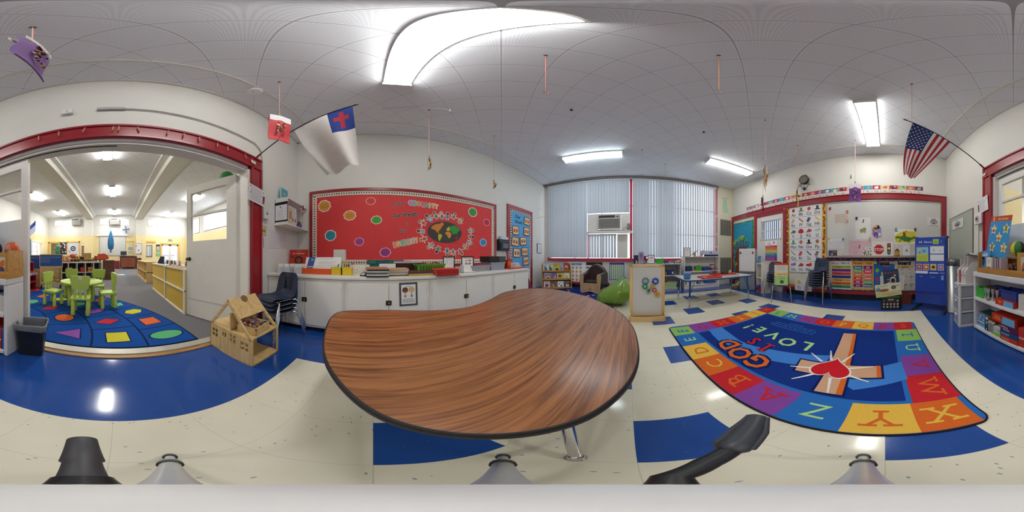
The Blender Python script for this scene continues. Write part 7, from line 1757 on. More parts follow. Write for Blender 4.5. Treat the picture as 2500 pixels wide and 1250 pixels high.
# activity table
tx0,tx1,ty0,ty1,tz=1.0,2.66,2.78,3.62,.55;cx,cy0=(tx0+tx1)/2,(ty0+ty1)/2
t=thing('activity_table','rectangular white table with a blue edge and blue legs in front of the window shelves','table',(cx,cy0,0));W2,D2=tx1-tx0,ty1-ty0;TB=mat('blue_table_metal','#1f4a80',.35,metal=.2)
b=MB();b.prism(rrect(W2-.012,D2-.012,.07),tz-.026,tz,mat('grey_laminate','#c3bfb8',.3,coat=.2));b.build('tabletop',t)
b=MB();o_=rrect(W2,D2,.075);b.rings([[(x*k,y*k,z)for x,y in o_]for k,z in ((.99,tz-.03),(1,tz-.027),(1,tz-.002),(.993,tz+.0006))],mat('blue_edge','#26508c',.4),cap=False);b.build('edge_band',t)
for sx in (-1,1):
    for sy in (-1,1):
        x,y=sx*(W2/2-.13),sy*(D2/2-.09);l=thing('leg',None,None);l.parent=t;l.matrix_local=TR(x,y,0)
        b=MB();b.tube([(0,0,tz-.03),(sx*.02,sy*.02,.20)],.019,TB,12);b.build('leg_sleeve',l)
        b=MB();b.tube([(sx*.019,sy*.019,.22),(sx*.03,sy*.03,.0)],.014,CHROME,12);b.build('leg_tube',l)
        b=MB();b.tube([(-sx*.10,0,tz-.03),(sx*.012,sy*.012,.26)],.006,TB,8);b.build('brace',l)
bt=mat('light_blue_plastic','#3f82c4',.35)
b3=thing('round_basket','blue perforated round basket at the near left corner of the activity table','basket',(1.10,2.96,tz+.001));b=MB();b.lathe([(0,0),(.062,0),(.075,.10),(.082,.105),(.082,.115),(.07,.11),(.058,.006),(0,.006)],bt,24);b.tube([(-.075,0,.11),(-.07,0,.135),(-.05,0,.14)],.005,bt,6)
for j in range(3):
    for k in range(14):a=2*PI*(k+.5*(j%2))/14;q=.066+.0038*j;b.cb((q*math.cos(a),q*math.sin(a),.03+j*.027),(.008,.008,.010),'#9cc4e4')
b.build('basket_body',b3)
RPl=mat('red_tray_plastic','#c8382a',.35)
def tray(label,x0,x1,y0,y1,z,items):
    t=thing('plastic_tray',label,'tray',((x0+x1)/2,(y0+y1)/2,z),group='red trays on the activity table');w,d=(x1-x0)/2,(y1-y0)/2;b=MB();b.box(-w,-d,0,w,d,.005,RPl)
    for q in ((-w,-d,w,-d+.02),(-w,d-.02,w,d),(-w,-d,-w+.02,d),(w-.02,-d,w,d)):b.box(q[0],q[1],.0,q[2],q[3],.028,RPl)
    b.build('tray_body',t,bevel=.004);b=MB();items(b,w,d);b.build('tray_contents',t)
tray('red tray with white slips at the near edge of the activity table',1.38,1.82,2.84,3.12,tz+.001,lambda b,w,d:(b.box(-w+.05,-.06,.006,-.05,.05,.012,'#e0dcd4'),b.box(.0,-.03,.006,.12,.08,.014,'#b8342a')))
tray('larger red tray with small toys at the far side of the activity table',1.86,2.44,3.16,3.50,tz+.001,lambda b,w,d:(b.box(-.02,-.08,.006,.12,.04,.045,'#2c2a2c'),b.box(-.2,.0,.006,-.08,.1,.02,'#a83a2a')))
for nm,lab,c,x,y,r_,h in (('small_bucket','light blue bucket standing on the larger red tray','#4f94b8',1.93,3.40,.065,.10),):
    b=MB();b.lathe([(0,0),(r_*.8,0),(r_,h),(r_*1.08,h+.004),(r_*.92,h),(r_*.74,.006),(0,.006)],mat('bucket_blue',c,.35),20);tag(b.build(nm,at=TR(x,y,tz+.007)),lab,'bucket')
b=MB();b.sph((0,0,.035),(.05,.035,.035),'#c9a88a',12);b.sph((.0,-.01,.065),.028,'#d8b898',10);tag(b.build('clay_figure',at=TR(2.38,3.34,tz+.007)),'pale tan clay figure at the right end of the larger red tray','toy')

# low shelves below the window
def cubby(label,x0,x1,y0,y1,h,zs,m,name='shelf_unit'):
    t=thing(name,label,'shelf',((x0+x1)/2,(y0+y1)/2,0));w,d=(x1-x0)/2,(y1-y0)/2
    b=MB();b.box(-w,-d,h-.022,w,d,h,m);b.build('top_board',t,bevel=.003)
    for s in (-1,1):b=MB();b.box(s*w,-d,0,s*(w-.02),d,h-.022,m);b.build('side_panel',t)
    for z in zs:b=MB();b.box(-w+.02,-d+.002,z-.02,w-.02,d,z,m);b.build('shelf_board',t)
    b=MB();b.box(-w+.02,d-.01,0,w-.02,d,h-.022,m);b.build('back_panel',t);b=MB();b.box(-w+.02,-d+.02,0,w-.02,-d+.035,min(zs)-.02,m);b.build('plinth',t)
    return t
GREYL=mat('grey_shelf','#b9bac0',.4)
cubby('low grey-white shelf behind the easel below the window',.12,1.46,4.44,4.86,.78,(.08,.45),GREYL)
cubby('taller white shelf below the right end of the window beside the column',1.60,2.80,4.54,4.86,.985,(.12,.53),WHITE)
z=.781
def pbox(name,label,c,d,col,rz=0,cat='box',group=None,bev=0):b=MB();b.cb((0,0,d[2]/2),d,col);return tag(b.build(name,at=TR(*c)@RZ(rz),bevel=bev),label,cat,group)
pbox('book_box','tall dark navy box standing above the left of the easel',(.19,4.56,z),(.13,.14,.24),'#2c2c48')
vb2=lambda name,label,cat,x,y,z,w,h,base,draw,tilt=-.06,group=None,t_=.01:(lambda q:(draw(q),tag(q.build(name,at=frame_from((x,y,z+h/2),(1,0,0),(0,-tilt,1))),label,cat,group)))(Pan(w,h,t_,base))
vb2('tall_cereal_box','tall lilac patterned box standing beside the dark navy box','box',.33,4.52,z,.14,.33,'#a594b0',lambda q:(q.ell(.5,.3,.3,.2,'#7a6a9a'),q.scribble(.2,.5,.8,.8,4,'#8a5a7a',.5),q.line([(.3,.2),(.7,.6)],.02,'#6a5a98')),t_=.05)
pbox('red_box_small','small red and black box right of the lilac box',(.45,4.62,z),(.06,.1,.22),'#7a2038')
for k,(x,c)in enumerate(((.20,'#c8b8a8'),(.27,'#b8a89a'),(.36,'#a8a4a8'),(.43,'#8a8a90'),(.51,'#c8c4bc'))):
    b=MB();b.lathe([(0,0),(.028,0),(.03,.03),(.02,.05),(.024,.075),(.012,.095),(0,.097)],c,12);tag(b.build('clay_pot_figure',at=TR(x,4.475,z)),'%s tiny pale figure in the row above the easel'%names[k],'figure','tiny figures above the easel')
vb2('framed_sign','black framed drawing standing on the low shelf right of the lilac box','framed sign',.62,4.55,z,.20,.25,'#e6e6ea',lambda q:(q.ell(.5,.35,.2,.1,'#c8a8a0'),q.ell(.62,.26,.06,.04,'#6a3a3a'),q.scribble(.25,.5,.8,.85,4,'#c8c0c4',.3),q.frame(.014,'#3b4a5c',.014)))
basket('green_bin','bright green plastic bin on top of the low shelf',TR(.87,4.60,z),.19,.14,.14,mat('bright_green','#3fae3c'),0,taper=.92)
def dino(label,x,y,z,s,col,col2,kind):
    b=MB()
    if kind=='quad':
        b.sph((0,0,.055*s),(.06*s,.025*s,.032*s),col,12);b.tube([(.05*s,0,.06*s),(.085*s,0,.09*s),(.11*s,0,.085*s)],[.014*s,.011*s,.012*s],col,8);b.tube([(-.05*s,0,.055*s),(-.09*s,0,.04*s),(-.13*s,0,.05*s)],[.016*s,.009*s,.003*s],col,8)
        for dx in (-.035,.035):
            for dy in (-.016,.016):b.cyl((dx*s,dy*s,.04*s),(dx*s,dy*s,0),.009*s,col2,8)
        for k in range(5):b.prism([(-.008*s,0),(.008*s,0),(0,.016*s)],-.002,.002,col2,TR((-.04+k*.02)*s,0,.083*s)@RX(PI/2))
    else:
        b.sph((0,0,.085*s),(.035*s,.026*s,.045*s),col,12);b.tube([(.02*s,0,.11*s),(.05*s,0,.15*s),(.085*s,0,.155*s)],[.018*s,.016*s,.013*s],col,8);b.tube([(-.02*s,0,.07*s),(-.07*s,0,.05*s),(-.13*s,0,.03*s)],[.02*s,.012*s,.003*s],col,8)
        for dy in (-.02,.02):b.tube([(0,dy*s,.07*s),(.02*s,dy*s,.04*s),(.0,dy*s,.0),(.025*s,dy*s,.004*s)],.011*s,col2,8);b.tube([(.035*s,dy*s,.10*s),(.055*s,dy*s,.085*s)],.005*s,col2,6)
    return tag(b.build('toy_dinosaur',at=TR(x,y,z)),label,'toy dinosaur','toy dinosaurs by the window')
dino('blue grey toy dinosaur beside the green bin on the low shelf',1.04,4.54,z,1.0,'#3c4a78','#2f2f4a','quad')
dino('pale grey toy dinosaur second from the green bin',1.14,4.56,z,.75,'#a8aa9a','#8a8878','quad')
dino('dark grey upright toy dinosaur in the middle of the low shelf',1.28,4.54,z,.85,'#5a6678','#44505c','bi')
dino('beige toy dinosaur at the right end of the low shelf',1.40,4.52,z,1.15,'#b8a890','#8f9478','quad')
z=.986
vb2('framed_sign','black framed letter standing at the left end of the taller white shelf','framed sign',1.74,4.70,z,.22,.27,'#e2dfe0',lambda q:(q.scribble(.25,.15,.75,.4,3,'#b87a7a',.4),q.scribble(.25,.5,.75,.8,4,'#b0a8b0',.3),q.frame(.012,'#2f4a48',.014)))
dino('sandy brown upright toy dinosaur on the taller shelf',1.97,4.66,z,1.1,'#b08a68','#9a7454','bi')
b=MB();b.sph((0,0,.07),(.035,.022,.03),'#b89a6a',12);b.tube([(.02,0,.085),(.035,0,.14),(.05,0,.19),(.075,0,.195)],[.014,.009,.008,.011],'#b89a6a',8);[b.cyl((dx,dy,.055),(dx,dy,0),.007,'#a88a5a',8)for dx in (-.02,.02)for dy in (-.012,.012)]
tag(b.build('toy_giraffe',at=TR(2.22,4.66,z)),'long necked tan toy standing on the taller white shelf','toy')
b=MB();b.box(-.1,-.08,0,.1,.08,.012,'#b8342f');tag(b.build('red_board',at=TR(2.1,4.7,z)),'thin red board lying between the two toys on the taller shelf','board')
pbox('game_case','flat navy and red boxes under the clear case on the taller shelf',(2.58,4.68,z),(.40,.22,.06),'#2c3a66');pbox('clear_case','clear document case on top of the navy boxes beside the column',(2.50,4.68,z+.061),(.52,.24,.12),mat('milky_plastic','#ccd2e2',.3,alpha=.85));pbox('brass_plate','small brown label plate lying on the front of the clear case',(2.50,4.556,z+.10),(.06,.004,.04),'#7a6a5a')
# shelf contents
NB=mat('navy_bin_plastic','#1f3770',.35)
basket('small_bin','navy bin on the upper board of the low grey shelf',TR(1.18,4.58,.451),.20,.16,.14,NB,0);pbox('bin_label','white label hanging on the navy bin',(1.23,4.497,.49),(.04,.002,.06),'#d8dce4')
pbox('wooden_box','wide brown wooden box on the middle board of the low shelf',(1.05,4.60,.451),(.001,.001,.001),'#7a5c4c')if False else None
pbox('wooden_box','brown wooden box left of the navy bin on the low shelf',(.93,4.58,.451),(.26,.2,.10),'#7c6254')
basket('pale_green_bin','pale green bin on the bottom board of the low grey shelf',TR(1.16,4.60,.081),.38,.26,.17,mat('pale_green_plastic','#a3c08f',.4),0,content=bits(['#9a8a78','#8a6a50','#b8a898'],10,.03,8))
tc_=[('blue_basket','blue open basket at the left on the middle board of the taller shelf',1.78,NB,'#2c4a86',9),('green_basket','lime green basket with dark toys on the taller shelf',2.10,mat('lime_basket','#5fae3a',.4),'#24302a',4)]
for n_,lab,x,m,cc,sd in tc_:basket(n_,lab,TR(x,4.68,.531),.20,.17,.15,m,2,6,content=bits([cc,'#3a4a3a','#4a7a3a'],12,.03,sd))
pbox('craft_board','tan flat board under the lime green basket area of the taller shelf',(1.94,4.60,.531),(.10,.06,.03),'#c89a6a')
pbox('blue_box','low royal blue box on the taller shelf',(2.36,4.70,.531),(.26,.2,.12),'#22448c',bev=.006);pbox('red_mesh_box','red wire box under the clear jar on the taller shelf',(2.66,4.68,.531),(.2,.2,.07),'#b04a3a')
b=MB();b.lathe([(0,0),(.07,0),(.07,.10),(0,.10)],GLASSC,16);b.lathe([(0,.10),(.075,.10),(.075,.12),(0,.12)],'#3a3f48',16);tag(b.build('lidded_jar',at=TR(2.62,4.70,.602)),'clear jar with a dark lid on the taller shelf','jar')
basket('white_crate','white wire crate at the left on the bottom board of the taller shelf',TR(1.85,4.68,.121),.34,.2,.2,WHITEPL,3,9,hole='#8a8a88')
pbox('grey_box','grey box in the middle of the bottom board of the taller shelf',(2.12,4.70,.121),(.10,.2,.19),'#77787a');pbox('blue_tray','small blue tray with white bits on the bottom board of the taller shelf',(2.52,4.68,.121),(.36,.2,.07),'#3a5a9a')

# book rack
R0,R1=Vector((-2.36,4.03)),Vector((-1.66,4.50));dd=R1-R0;a=math.atan2(dd.y,dd.x);Wd=dd.length
t=thing('book_rack','golden wooden book rack with three rows of picture books in the window corner','book rack',(R0.x,R0.y,0),a);Mb=Matrix(((0,0,1,0),(1,0,0,0),(0,1,0,0),(0,0,0,1)))
for x0,x1 in ((-.02,0),(Wd,Wd+.02)):
    b=MB();b.prism([(0,0),(.34,0),(.34,.74),(.26,.78),(.22,.76)],x0,x1,HONEY,Mb);b.build('side_panel',t)
for k,(y,z)in enumerate(((.0,.04),(.09,.285),(.18,.52))):
    b=MB();b.box(0,y+.01,z,Wd,y+.10,z+.012,HONEY);b.box(0,y,z,Wd,y+.012,z+.05,HONEY);b.build('book_ledge',t)
b=MB();b.prism([(.09,.05),(.335,.05),(.335,.74),(.32,.74)],0,Wd,'#7a5230',Mb);b.build('back_panel',t)
RM=TR(R0.x,R0.y,0)@RZ(a)
r=random.Random(14)
def rackbook(k,x,w,h,col,c2,c3,lab,row):
    y,z=((.045,.0525),(.135,.2975),(.225,.5325))[row];q=Pan(w,h,.012,col);rr=random.Random(k)
    if k==0 or k==1:q.ell(.55,.7,.3,.2,c2);q.ell(.4,.4,.15,.1,c3)
    q.ell(rr.uniform(.4,.6),rr.uniform(.5,.7),.26,.2,c2);q.ell(rr.uniform(.35,.6),rr.uniform(.6,.75),.13,.14,c3);q.scribble(.12,.06,.88,.24,2,c3 if rr.random()<.5 else c2,.55,k);q.ell(rr.uniform(.2,.4),rr.uniform(.35,.5),.08,.07,c3)
    tag(q.build('picture_book',at=RM@frame_from((x+w/2,y,z+h/2),(1,0,0),(0,.18,1))),lab,'book','picture books in the rack')
spec=[(2,[(.02,.15,.22,'#cfd2c8','#6a7a9a','#3c4a78','pale picture book with a blue animal, leftmost in the top row of the rack'),(.17,.15,.25,'#ccd4cc','#5a6068','#3a7a5a','tall grey book with a dark bird in the top row of the rack'),(.33,.19,.20,'#d4c83a','#2a221e','#7a8a9a','yellow picture book with two heads in the top row of the rack'),(.53,.11,.22,'#aab4c4','#8a6a6a','#5a7098','narrow blue grey picture book in the top row of the rack'),(.645,.17,.26,'#b4482f','#d8dcdc','#4a3a3a','red fox book, rightmost in the top row of the rack')]),
        (1,[(.03,.24,.20,'#8a88a0','#c8bc8a','#b83a24','wide book with a red dragon, leftmost in the middle row of the rack'),(.28,.14,.20,'#8a6a9a','#d0ccc8','#4a4a78','lilac and white picture book in the middle row of the rack'),(.43,.20,.20,'#d4c46a','#2c2a2c','#b85a3a','yellow book with a black train in the middle row of the rack'),(.64,.18,.20,'#d6dab4','#9ab89a','#c8b88a','pale green picture book, rightmost in the middle row of the rack')]),
        (0,[(.03,.18,.21,'#d8cfca','#5a3a3a','#8a4a5a','white book with dark lettering, leftmost in the bottom row of the rack'),(.22,.20,.20,'#8a6a58','#3a2a28','#d8b8a0','brown book with children on its cover in the bottom row of the rack'),(.43,.19,.20,'#ccd4da','#e4e8ea','#3a6a5a','pale blue book in the bottom row of the rack'),(.63,.19,.20,'#3c4a60','#d8dce0','#c8a87a','dark blue book with white figures, rightmost in the bottom row of the rack')])]
k=0
for row,L in spec:
    for s_ in L:rackbook(k,*s_,row);k+=1

# armchair
Q0=Vector((-1.30,4.17));Q1=Vector((-.72,4.07));dd=Q1-Q0;a=math.atan2(dd.y,dd.x);Wd=dd.length
t=thing('armchair',"child's rocking armchair with brown vinyl cushions and pale wooden front",'armchair',(Q0.x+dd.x/2,Q0.y+dd.y/2,0),a);BR=mat('brown_vinyl','#3a2a28',.35,noise=.1,nscale=12,bump=.1);PW=wood('pale_maple','#c9ab82','#b5946a','z',1.0,.45);w=Wd/2
My=Matrix(((1,0,0,0),(0,0,-1,0),(0,1,0,0),(0,0,0,1)))
def fr(y):
    pts=[(-w,.10)]
    out=[(-w+.03,.0),(-w-.0,.30),(-w-.015,.46),(-w+.01,.52),(-w+.05,.535),(-w+.095,.52),(-w+.11,.46),(-w+.10,.28),(w-.10,.28),(w-.11,.46),(w-.095,.52),(w-.05,.535),(w-.01,.52),(w+.015,.46),(w,.30),(w-.03,0),(w*.5,.02),(w*.25,.045),(0,.055),(-w*.25,.045),(-w*.5,.02)]
    return out
b=MB();b.prism(fr(0),-.03,0,PW,My@TR(0,0,0));b.box(-.03,-.002,.115,.04,.0,.13,'#2a2422');b.build('front_panel',t,bevel=.004)
b=MB();b.prism([(w-.04,.0),(w-.03,.0),(w,.0)],0,.001,PW,My)if False else None;b.box(-w+.09,.02,.14,w-.09,.50,.27,PW);b.build('seat_box',t)
b=MB();rg=[[(x,y,.27+zz)for x,y in [(px,.30+py)for px,py in rrect((w-.1)*2*s_,.54*s_,.05)]]for s_,zz in ((.96,0),(1,.02),(1,.05),(.96,.075),(.85,.085))];b.rings(rg,BR);b.build('seat_cushion',t)
for s in (-1,1):
    b=MB();rs=[]
    for y,rz_ in ((.01,.0),(.2,.01),(.42,.03),(.58,.02)):
        rs.append([(s*(w-.05)+px,y,.12+.20+rz_+pz)for px,pz in [(p_[0],p_[1])for p_ in rrect(.13,.42,.06)]])
    b.rings([r_[::1]if s else r_ for r_ in rs],BR);b.build('armrest',t)
b=MB();prof=[(-w-.01,.12),(-w-.02,.40),(-w+.02,.58),(-w*.6,.70),(-w*.25,.765),(.0,.775),(w*.25,.765),(w*.6,.70),(w-.02,.58),(w+.02,.40),(w+.01,.12)]
def bk(u,v):
    i=u*(len(prof)-1);j=min(int(i),len(prof)-2);f=i-j;x=prof[j][0]*(1-f)+prof[j+1][0]*f;z=prof[j][1]*(1-f)+prof[j+1][1]*f
    return x,z
rgf=[]
for y,s_ in ((.40,.80),(.385,.93),(.40,.98),(.50,1.0),(.60,.97),(.63,.85)):rgf.append([(x*s_,y+.04*(z-.3),.12+(z-.12)*s_)for x,z in [bk(i/28,0)for i in range(29)]])
b.rings(rgf,BR);b.build('backrest',t)
for s in (-1,1):b=MB();Mz=Matrix(((0,0,1,0),(1,0,0,0),(0,1,0,0),(0,0,0,1)));b.prism([(-.0,.04),(.1,.005),(.3,0),(.5,.01),(.62,.05),(.62,.15),(0,.15)],s*(w-.02)-.01,s*(w-.02)+.01,PW,Mz);b.build('rocker',t)

# beanbag
t=thing('beanbag','slumped green vinyl beanbag beside the easel','beanbag',(-.30,3.30,0),.0);GB=mat('green_vinyl','#6b8f2c',.28,noise=.08,nscale=9,coat=.2,bump=.12)
def bean(u,v):
    th=2*PI*u;z=v
    prof=[(0,.10),(.12,.30),(.3,.335),(.5,.30),(.68,.22),(.82,.14),(.93,.075),(1,.01)]
    for i in range(len(prof)-1):
        if prof[i][0]<=v<=prof[i+1][0]:f=(v-prof[i][0])/(prof[i+1][0]-prof[i][0]);rad=prof[i][1]*(1-f)+prof[i+1][1]*f;break
    low=max(0,1-v*1.7);fold=1+(.04*math.sin(th*5+v*3)*(.3+v)+.03*math.sin(th*9+1)*v)
    sx=1.0+.42*low*(math.cos(th)<0)*abs(math.cos(th));ox=.20*v**1.3;oy=.03*v
    return (ox+rad*fold*math.cos(th)*sx,oy+rad*fold*.95*math.sin(th),.56*v**.9+.015*math.sin(th*3)*v)
b=MB();rg=[[bean(k/48,j/22)for k in range(48)]for j in range(23)];b.rings(rg,GB);b.build('bag',t)
b=MB()
for th in (.6,2.0,3.4,4.9):b.tube([tuple(Vector(bean(th/6.283,j/16))+Vector((math.cos(th),math.sin(th),0))*.003)for j in range(1,16)],.0045,mat('green_seam','#567a20',.5),6)
b.build('seam',t)
b=MB();b.lathe([(0,.0),(.03,.0),(.025,.012),(0,.014)],GB,14,c=(.205,.03,.558));b.build('top_cap',t)

# small rug and maroon cushions
t=thing('reading_rug','dark blue patterned rug under the armchair in the reading corner','rug',(-1.05,3.95,0));b=MB();b.box(-.85,-.72,0,.75,.75,.009,RG['navy']);r=random.Random(77)
for k in range(70):x,y=r.uniform(-.75,.65),r.uniform(-.65,.65);s_=r.uniform(.02,.07);b.prism([(x+s_*math.cos(q)*r.uniform(.5,1),y+s_*.6*math.sin(q))for q in [i*PI/4 for i in range(8)]],.009,.0098,RG[r.choice(['tan','red','sky','white','dark','orange'])])
b.build('rug_base',t)
MRN=mat('maroon_fabric','#74243c',.7,noise=.08,nscale=14,bump=.2)
for k,(x,y,rz,lab)in enumerate(((-2.58,3.45,.5,'maroon folding floor seat standing nearest the wall in the corner'),(-2.36,3.62,.5,'maroon folding floor seat leaning beside the book rack'))):
    t=thing('floor_seat',lab,'floor seat',(x,y,0),rz,'maroon floor seats');b=MB();rg=[[(px,py,z)for px,py in rrect(w_,.40,.03)]for w_,z in ((.30,0),(.34,.02),(.34,.08),(.30,.10))];b.rings(rg,MRN);b.build('seat_pad',t)
    b=MB();M=TR(-.12,0,.09)@RY(-.35);rg=[[(px,py,z)for px,py in rrect(.06+w_,.40-.06*(z>.2)-.1*(z>.3),.03)]for w_,z in ((.0,0),(.03,.04),(.03,.25),(.02,.33),(-.01,.37))];b.rings(rg,MRN,M=M);b.build('back_pad',t)

# flip chart easel, small white shelf and basket in the far right corner
P0,P1=Vector((3.0,3.73)),Vector((3.20,3.30));dd=P1-P0;Wd=dd.length;a=math.atan2(dd.y,dd.x)
zt=1.0+math.hypot(3.1,3.5)*math.tan((625-607)*K)
t=thing('flip_chart','white flip chart easel with ruled paper before the blue tree board','flip chart',(P0.x,P0.y,0),a)
b=MB();b.box(0,.0,.02,Wd,.02,.58,mat('grey_steel_panel','#8f9aa6',.35,metal=.3));b.build('lower_panel',t)
b=MB();b.box(-.01,-.012,.56,Wd+.01,.02,zt,WHITEPL);b.box(Wd-.02,.02,.56,Wd+.06,.05,zt-.02,'#8f9090');b.box(-.01,-.05,.55,Wd+.01,.02,.565,'#9a9ca0');b.build('board_panel',t,bevel=.012)
q=Pan(Wd*.92,(zt-.60)*.98,.003,'#e2e1df');q.text('Story of the Week',.5,.07,.035,'#a8a4a8',maxw=.8);q.scribble(.1,.16,.9,.26,2,'#c0bcc0',.3)
for k in range(9):q.rect(.08+k*.1,.34,.085+k*.1,.95,'#c9c8cc')
q.rect(.02,.3,.98,.305,'#c9c8cc');q.build('flip_pad',t,frame_from((Wd/2,-.014,.57+(zt-.60)/2),(1,0,0),(0,0,1)))
b=MB()
for s in (0,Wd):b.tube([(s,.02,.6),(s,.30,.0)],.012,'#9a9ca0',8);b.tube([(s,.01,.02),(s,.01,.0)],.014,BLACK,8)
b.build('leg_frame',t)
for x,c,lab in ((.04,'#223a6a','dark blue clip at the left corner of the flip chart'),(Wd-.05,'#a8303c','red clip at the right corner of the flip chart')):
    b=MB();b.prism([(-.02,.03),(.02,.03),(.024,0),(.0,-.04),(-.024,0)],0,.012,c);tag(b.build('clip',at=TR(P0.x,P0.y,0)@RZ(a)@frame_from((x,-.0145,zt-.12),(1,0,0),(0,0,1))@TR(0,0,.004)),lab,'clip','clips on the flip chart')
t=cubby('small white open shelf beside the flip chart',-.17,.17,-.14,.14,.80,(.06,.42),WHITE,'small_shelf');SM=TR(3.26,3.02,0)@RZ(-PI/2-.38);t.matrix_world=SM
def onS(x,y,z):return tuple(SM@Vector((x,y,z)))
q=Pan(.20,.20,.006,'#4f94c4');q.text('CAT',.5,.18,.13,'#20242c',bold=.05);q.poly([(.35,.4),(.4,.28),(.5,.34),(.6,.28),(.65,.4),(.66,.8),(.4,.85)],'#1f2228');q.ell(.5,.5,.1,.09,'#e8e8e8');q.ell(.7,.75,.16,.1,'#9ac4dc')
tag(q.build('picture_book',at=SM@frame_from((-.07,-.09,.80+.10),(1,0,0),(0,.12,1))),'blue picture book with a black cat standing on the small white shelf','book')
b=MB();b.box(-.1,-.1,0,.1,.1,.02,'#dcd8d4');b.box(-.08,-.09,.02,.1,.1,.045,'#cfcac6');tag(b.build('paper_pile',at=SM@TR(.08,.02,.8005)),'pile of white papers beside the cat book','papers')
for k in range(4):b=MB();b.box(-.12,-.1,0,.12,.1,.018,['#a87a54','#c8a078','#8a6a4a','#d0b08a'][k]);tag(b.build('thin_book',at=SM@TR(0,0,.4205+.0186*k)),'%s of four brown books lying on the small white shelf'%('lowest','second','third','topmost')[k],'book','brown books on the small shelf')
pbox('blue_cup','blue box at the right of the small white shelf',onS(.10,.04,.4205+.0),(.001,.001,.001),'#2a5aa0')if False else None
basket('red_basket','red basket with purple cloth at the bottom of the small white shelf',SM@TR(0,-.05,.061),.30,.26,.10,mat('red_tub','#c03a3a',.4),0,content=bits(['#4a3a9a','#5a4aa8','#6a5ab0'],8,.05,3))
t=thing('wicker_basket','low woven basket with stuffed animals in the far right corner','basket',(3.05,3.98,0));b=MB();b.lathe([(0,0),(.13,0),(.15,.10),(.155,.11),(.14,.11),(.12,.01),(0,.01)],mat('wicker','#b0946e',.8,noise=.25,nscale=80,bump=.5),24);b.build('basket_body',t)
for x,y,z,c,lab in ((-.03,.03,.13,'#e0d0a8','cream stuffed animal in the woven basket'),(.04,-.04,.12,'#d8c8a4','pale stuffed animal at the front of the woven basket'),(-.09,-.02,.20,'#1f1c1e','black stuffed animal behind the others in the woven basket')):
    b=MB();b.sph((0,0,0),(.06,.05,.055),c,12);b.sph((.02,-.02,.06),.038,c,10);[b.sph((.02+dx,-.02,.095),.014,c,6)for dx in (-.025,.025)];b.sph((.03,-.055,.058),.012,'#3a2a24',6)
    tag(b.build('stuffed_animal',at=TR(3.05+x,3.98+y,z)),lab,'stuffed animal','stuffed animals in the basket')
# ================================================================ THE NEXT ROOM
RC,RR=Vector((2.0,-1.56)),2.85
t=thing('shape_rug','blue half round rug with coloured shapes in rings, lying in the next room','rug',(RC.x,RC.y,.003))
def arc(r,a0,a1,n):return [(-r*math.cos(a0+(a1-a0)*i/n),-r*math.sin(a0+(a1-a0)*i/n))for i in range(n+1)]
NR={k:pile('shape_'+k,c)for k,c in dict(base='#184a94',edge='#111a30',line='#12264a',red='#c8323c',orange='#dd6a3a',yellow='#cfc63e',green='#5fb07a',purple='#8f55a4',teal='#5fb59a').items()}
b=MB();b.prism(arc(RR,0,PI,64),0,.008,NR['edge']);b.build('rug_binding',t)
b=MB();b.prism(arc(RR-.018,.006,PI-.006,64),.0081,.0088,NR['base']);z=.0092
def ringline(r,w=.012):
    o=arc(r+w,0,PI,60);i=arc(r-w,0,PI,60)
    for k in range(60):b.mesh([(*o[k],z),(*o[k+1],z),(*i[k+1],z),(*i[k],z)],[(0,1,2,3)],NR['line'])
for r_ in (.62,1.18,1.74,2.31):ringline(r_)
def radial(a,r0,r1,w=.009):
    d=Vector((-math.cos(a),-math.sin(a)));n=Vector((-d.y,d.x))*w;b.mesh([(*(d*r0-n),z),(*(d*r1-n),z),(*(d*r1+n),z),(*(d*r0+n),z)],[(0,1,2,3)],NR['line'])
for k in range(1,16):radial(math.radians(11.25*k),2.31,RR-.02)
for k in range(1,12):radial(math.radians(15*k),1.74,2.31)
for k in range(1,8):radial(math.radians(22.5*k),1.18,1.74)
shp=['oval','square','hexagon','para','circle','triangle','diamond','rect']
def shape(kind,a,r,s,col):
    c=Vector((-math.cos(a),-math.sin(a)))*r;rd=Vector((math.cos(a),math.sin(a)));tg=Vector((-rd.y,rd.x))
    P_=dict(oval=[(1.15*math.cos(q),.62*math.sin(q))for q in [i*PI/14 for i in range(28)]],circle=[(.8*math.cos(q),.8*math.sin(q))for q in [i*PI/14 for i in range(28)]],square=[(-.72,-.72),(.72,-.72),(.72,.72),(-.72,.72)],hexagon=[(-1,0),(-.5,-.62),(.5,-.62),(1,0),(.5,.62),(-.5,.62)],para=[(-1,-.5),(.6,-.5),(1,.5),(-.6,.5)],triangle=[(-.8,-.75),(.9,0),(-.8,.75)],diamond=[(-1.1,0),(0,-.66),(1.1,0),(0,.66)],rect=[(-.95,-.5),(.95,-.5),(.95,.5),(-.95,.5)])[kind]
    for k,(sc,cc,zz)in enumerate(((1.12,'line',.0096),(1.0,col,.0100))):b.prism([tuple(c+rd*x*s*sc+tg*y*s*sc)for x,y in P_],zz-.0002,zz,NR[cc])
for k,(kd,c)in enumerate((('oval','green'),('square','orange'),('hexagon','yellow'),('para','teal'),('diamond','red'),('circle','yellow'),('rect','orange'),('triangle','green'),('oval','red'),('square','yellow'),('hexagon','orange'))):shape(kd,math.radians(11.25*(k+.5)),2.58,.17,c)
for k,(kd,c)in enumerate((('square','yellow'),('diamond','red'),('oval','purple'),('hexagon','green'),('circle','yellow'),('rect','orange'),('oval','red'),('circle','purple'))):shape(kd,math.radians(15*(k+.5)),2.02,.17,c)
for k,(kd,c)in enumerate((('triangle','purple'),('circle','orange'),('diamond','red'),('hexagon','green'),('square','yellow'))):shape(kd,math.radians(22.5*(k+.5)),1.45,.18,c)
b.build('rug_base',t)
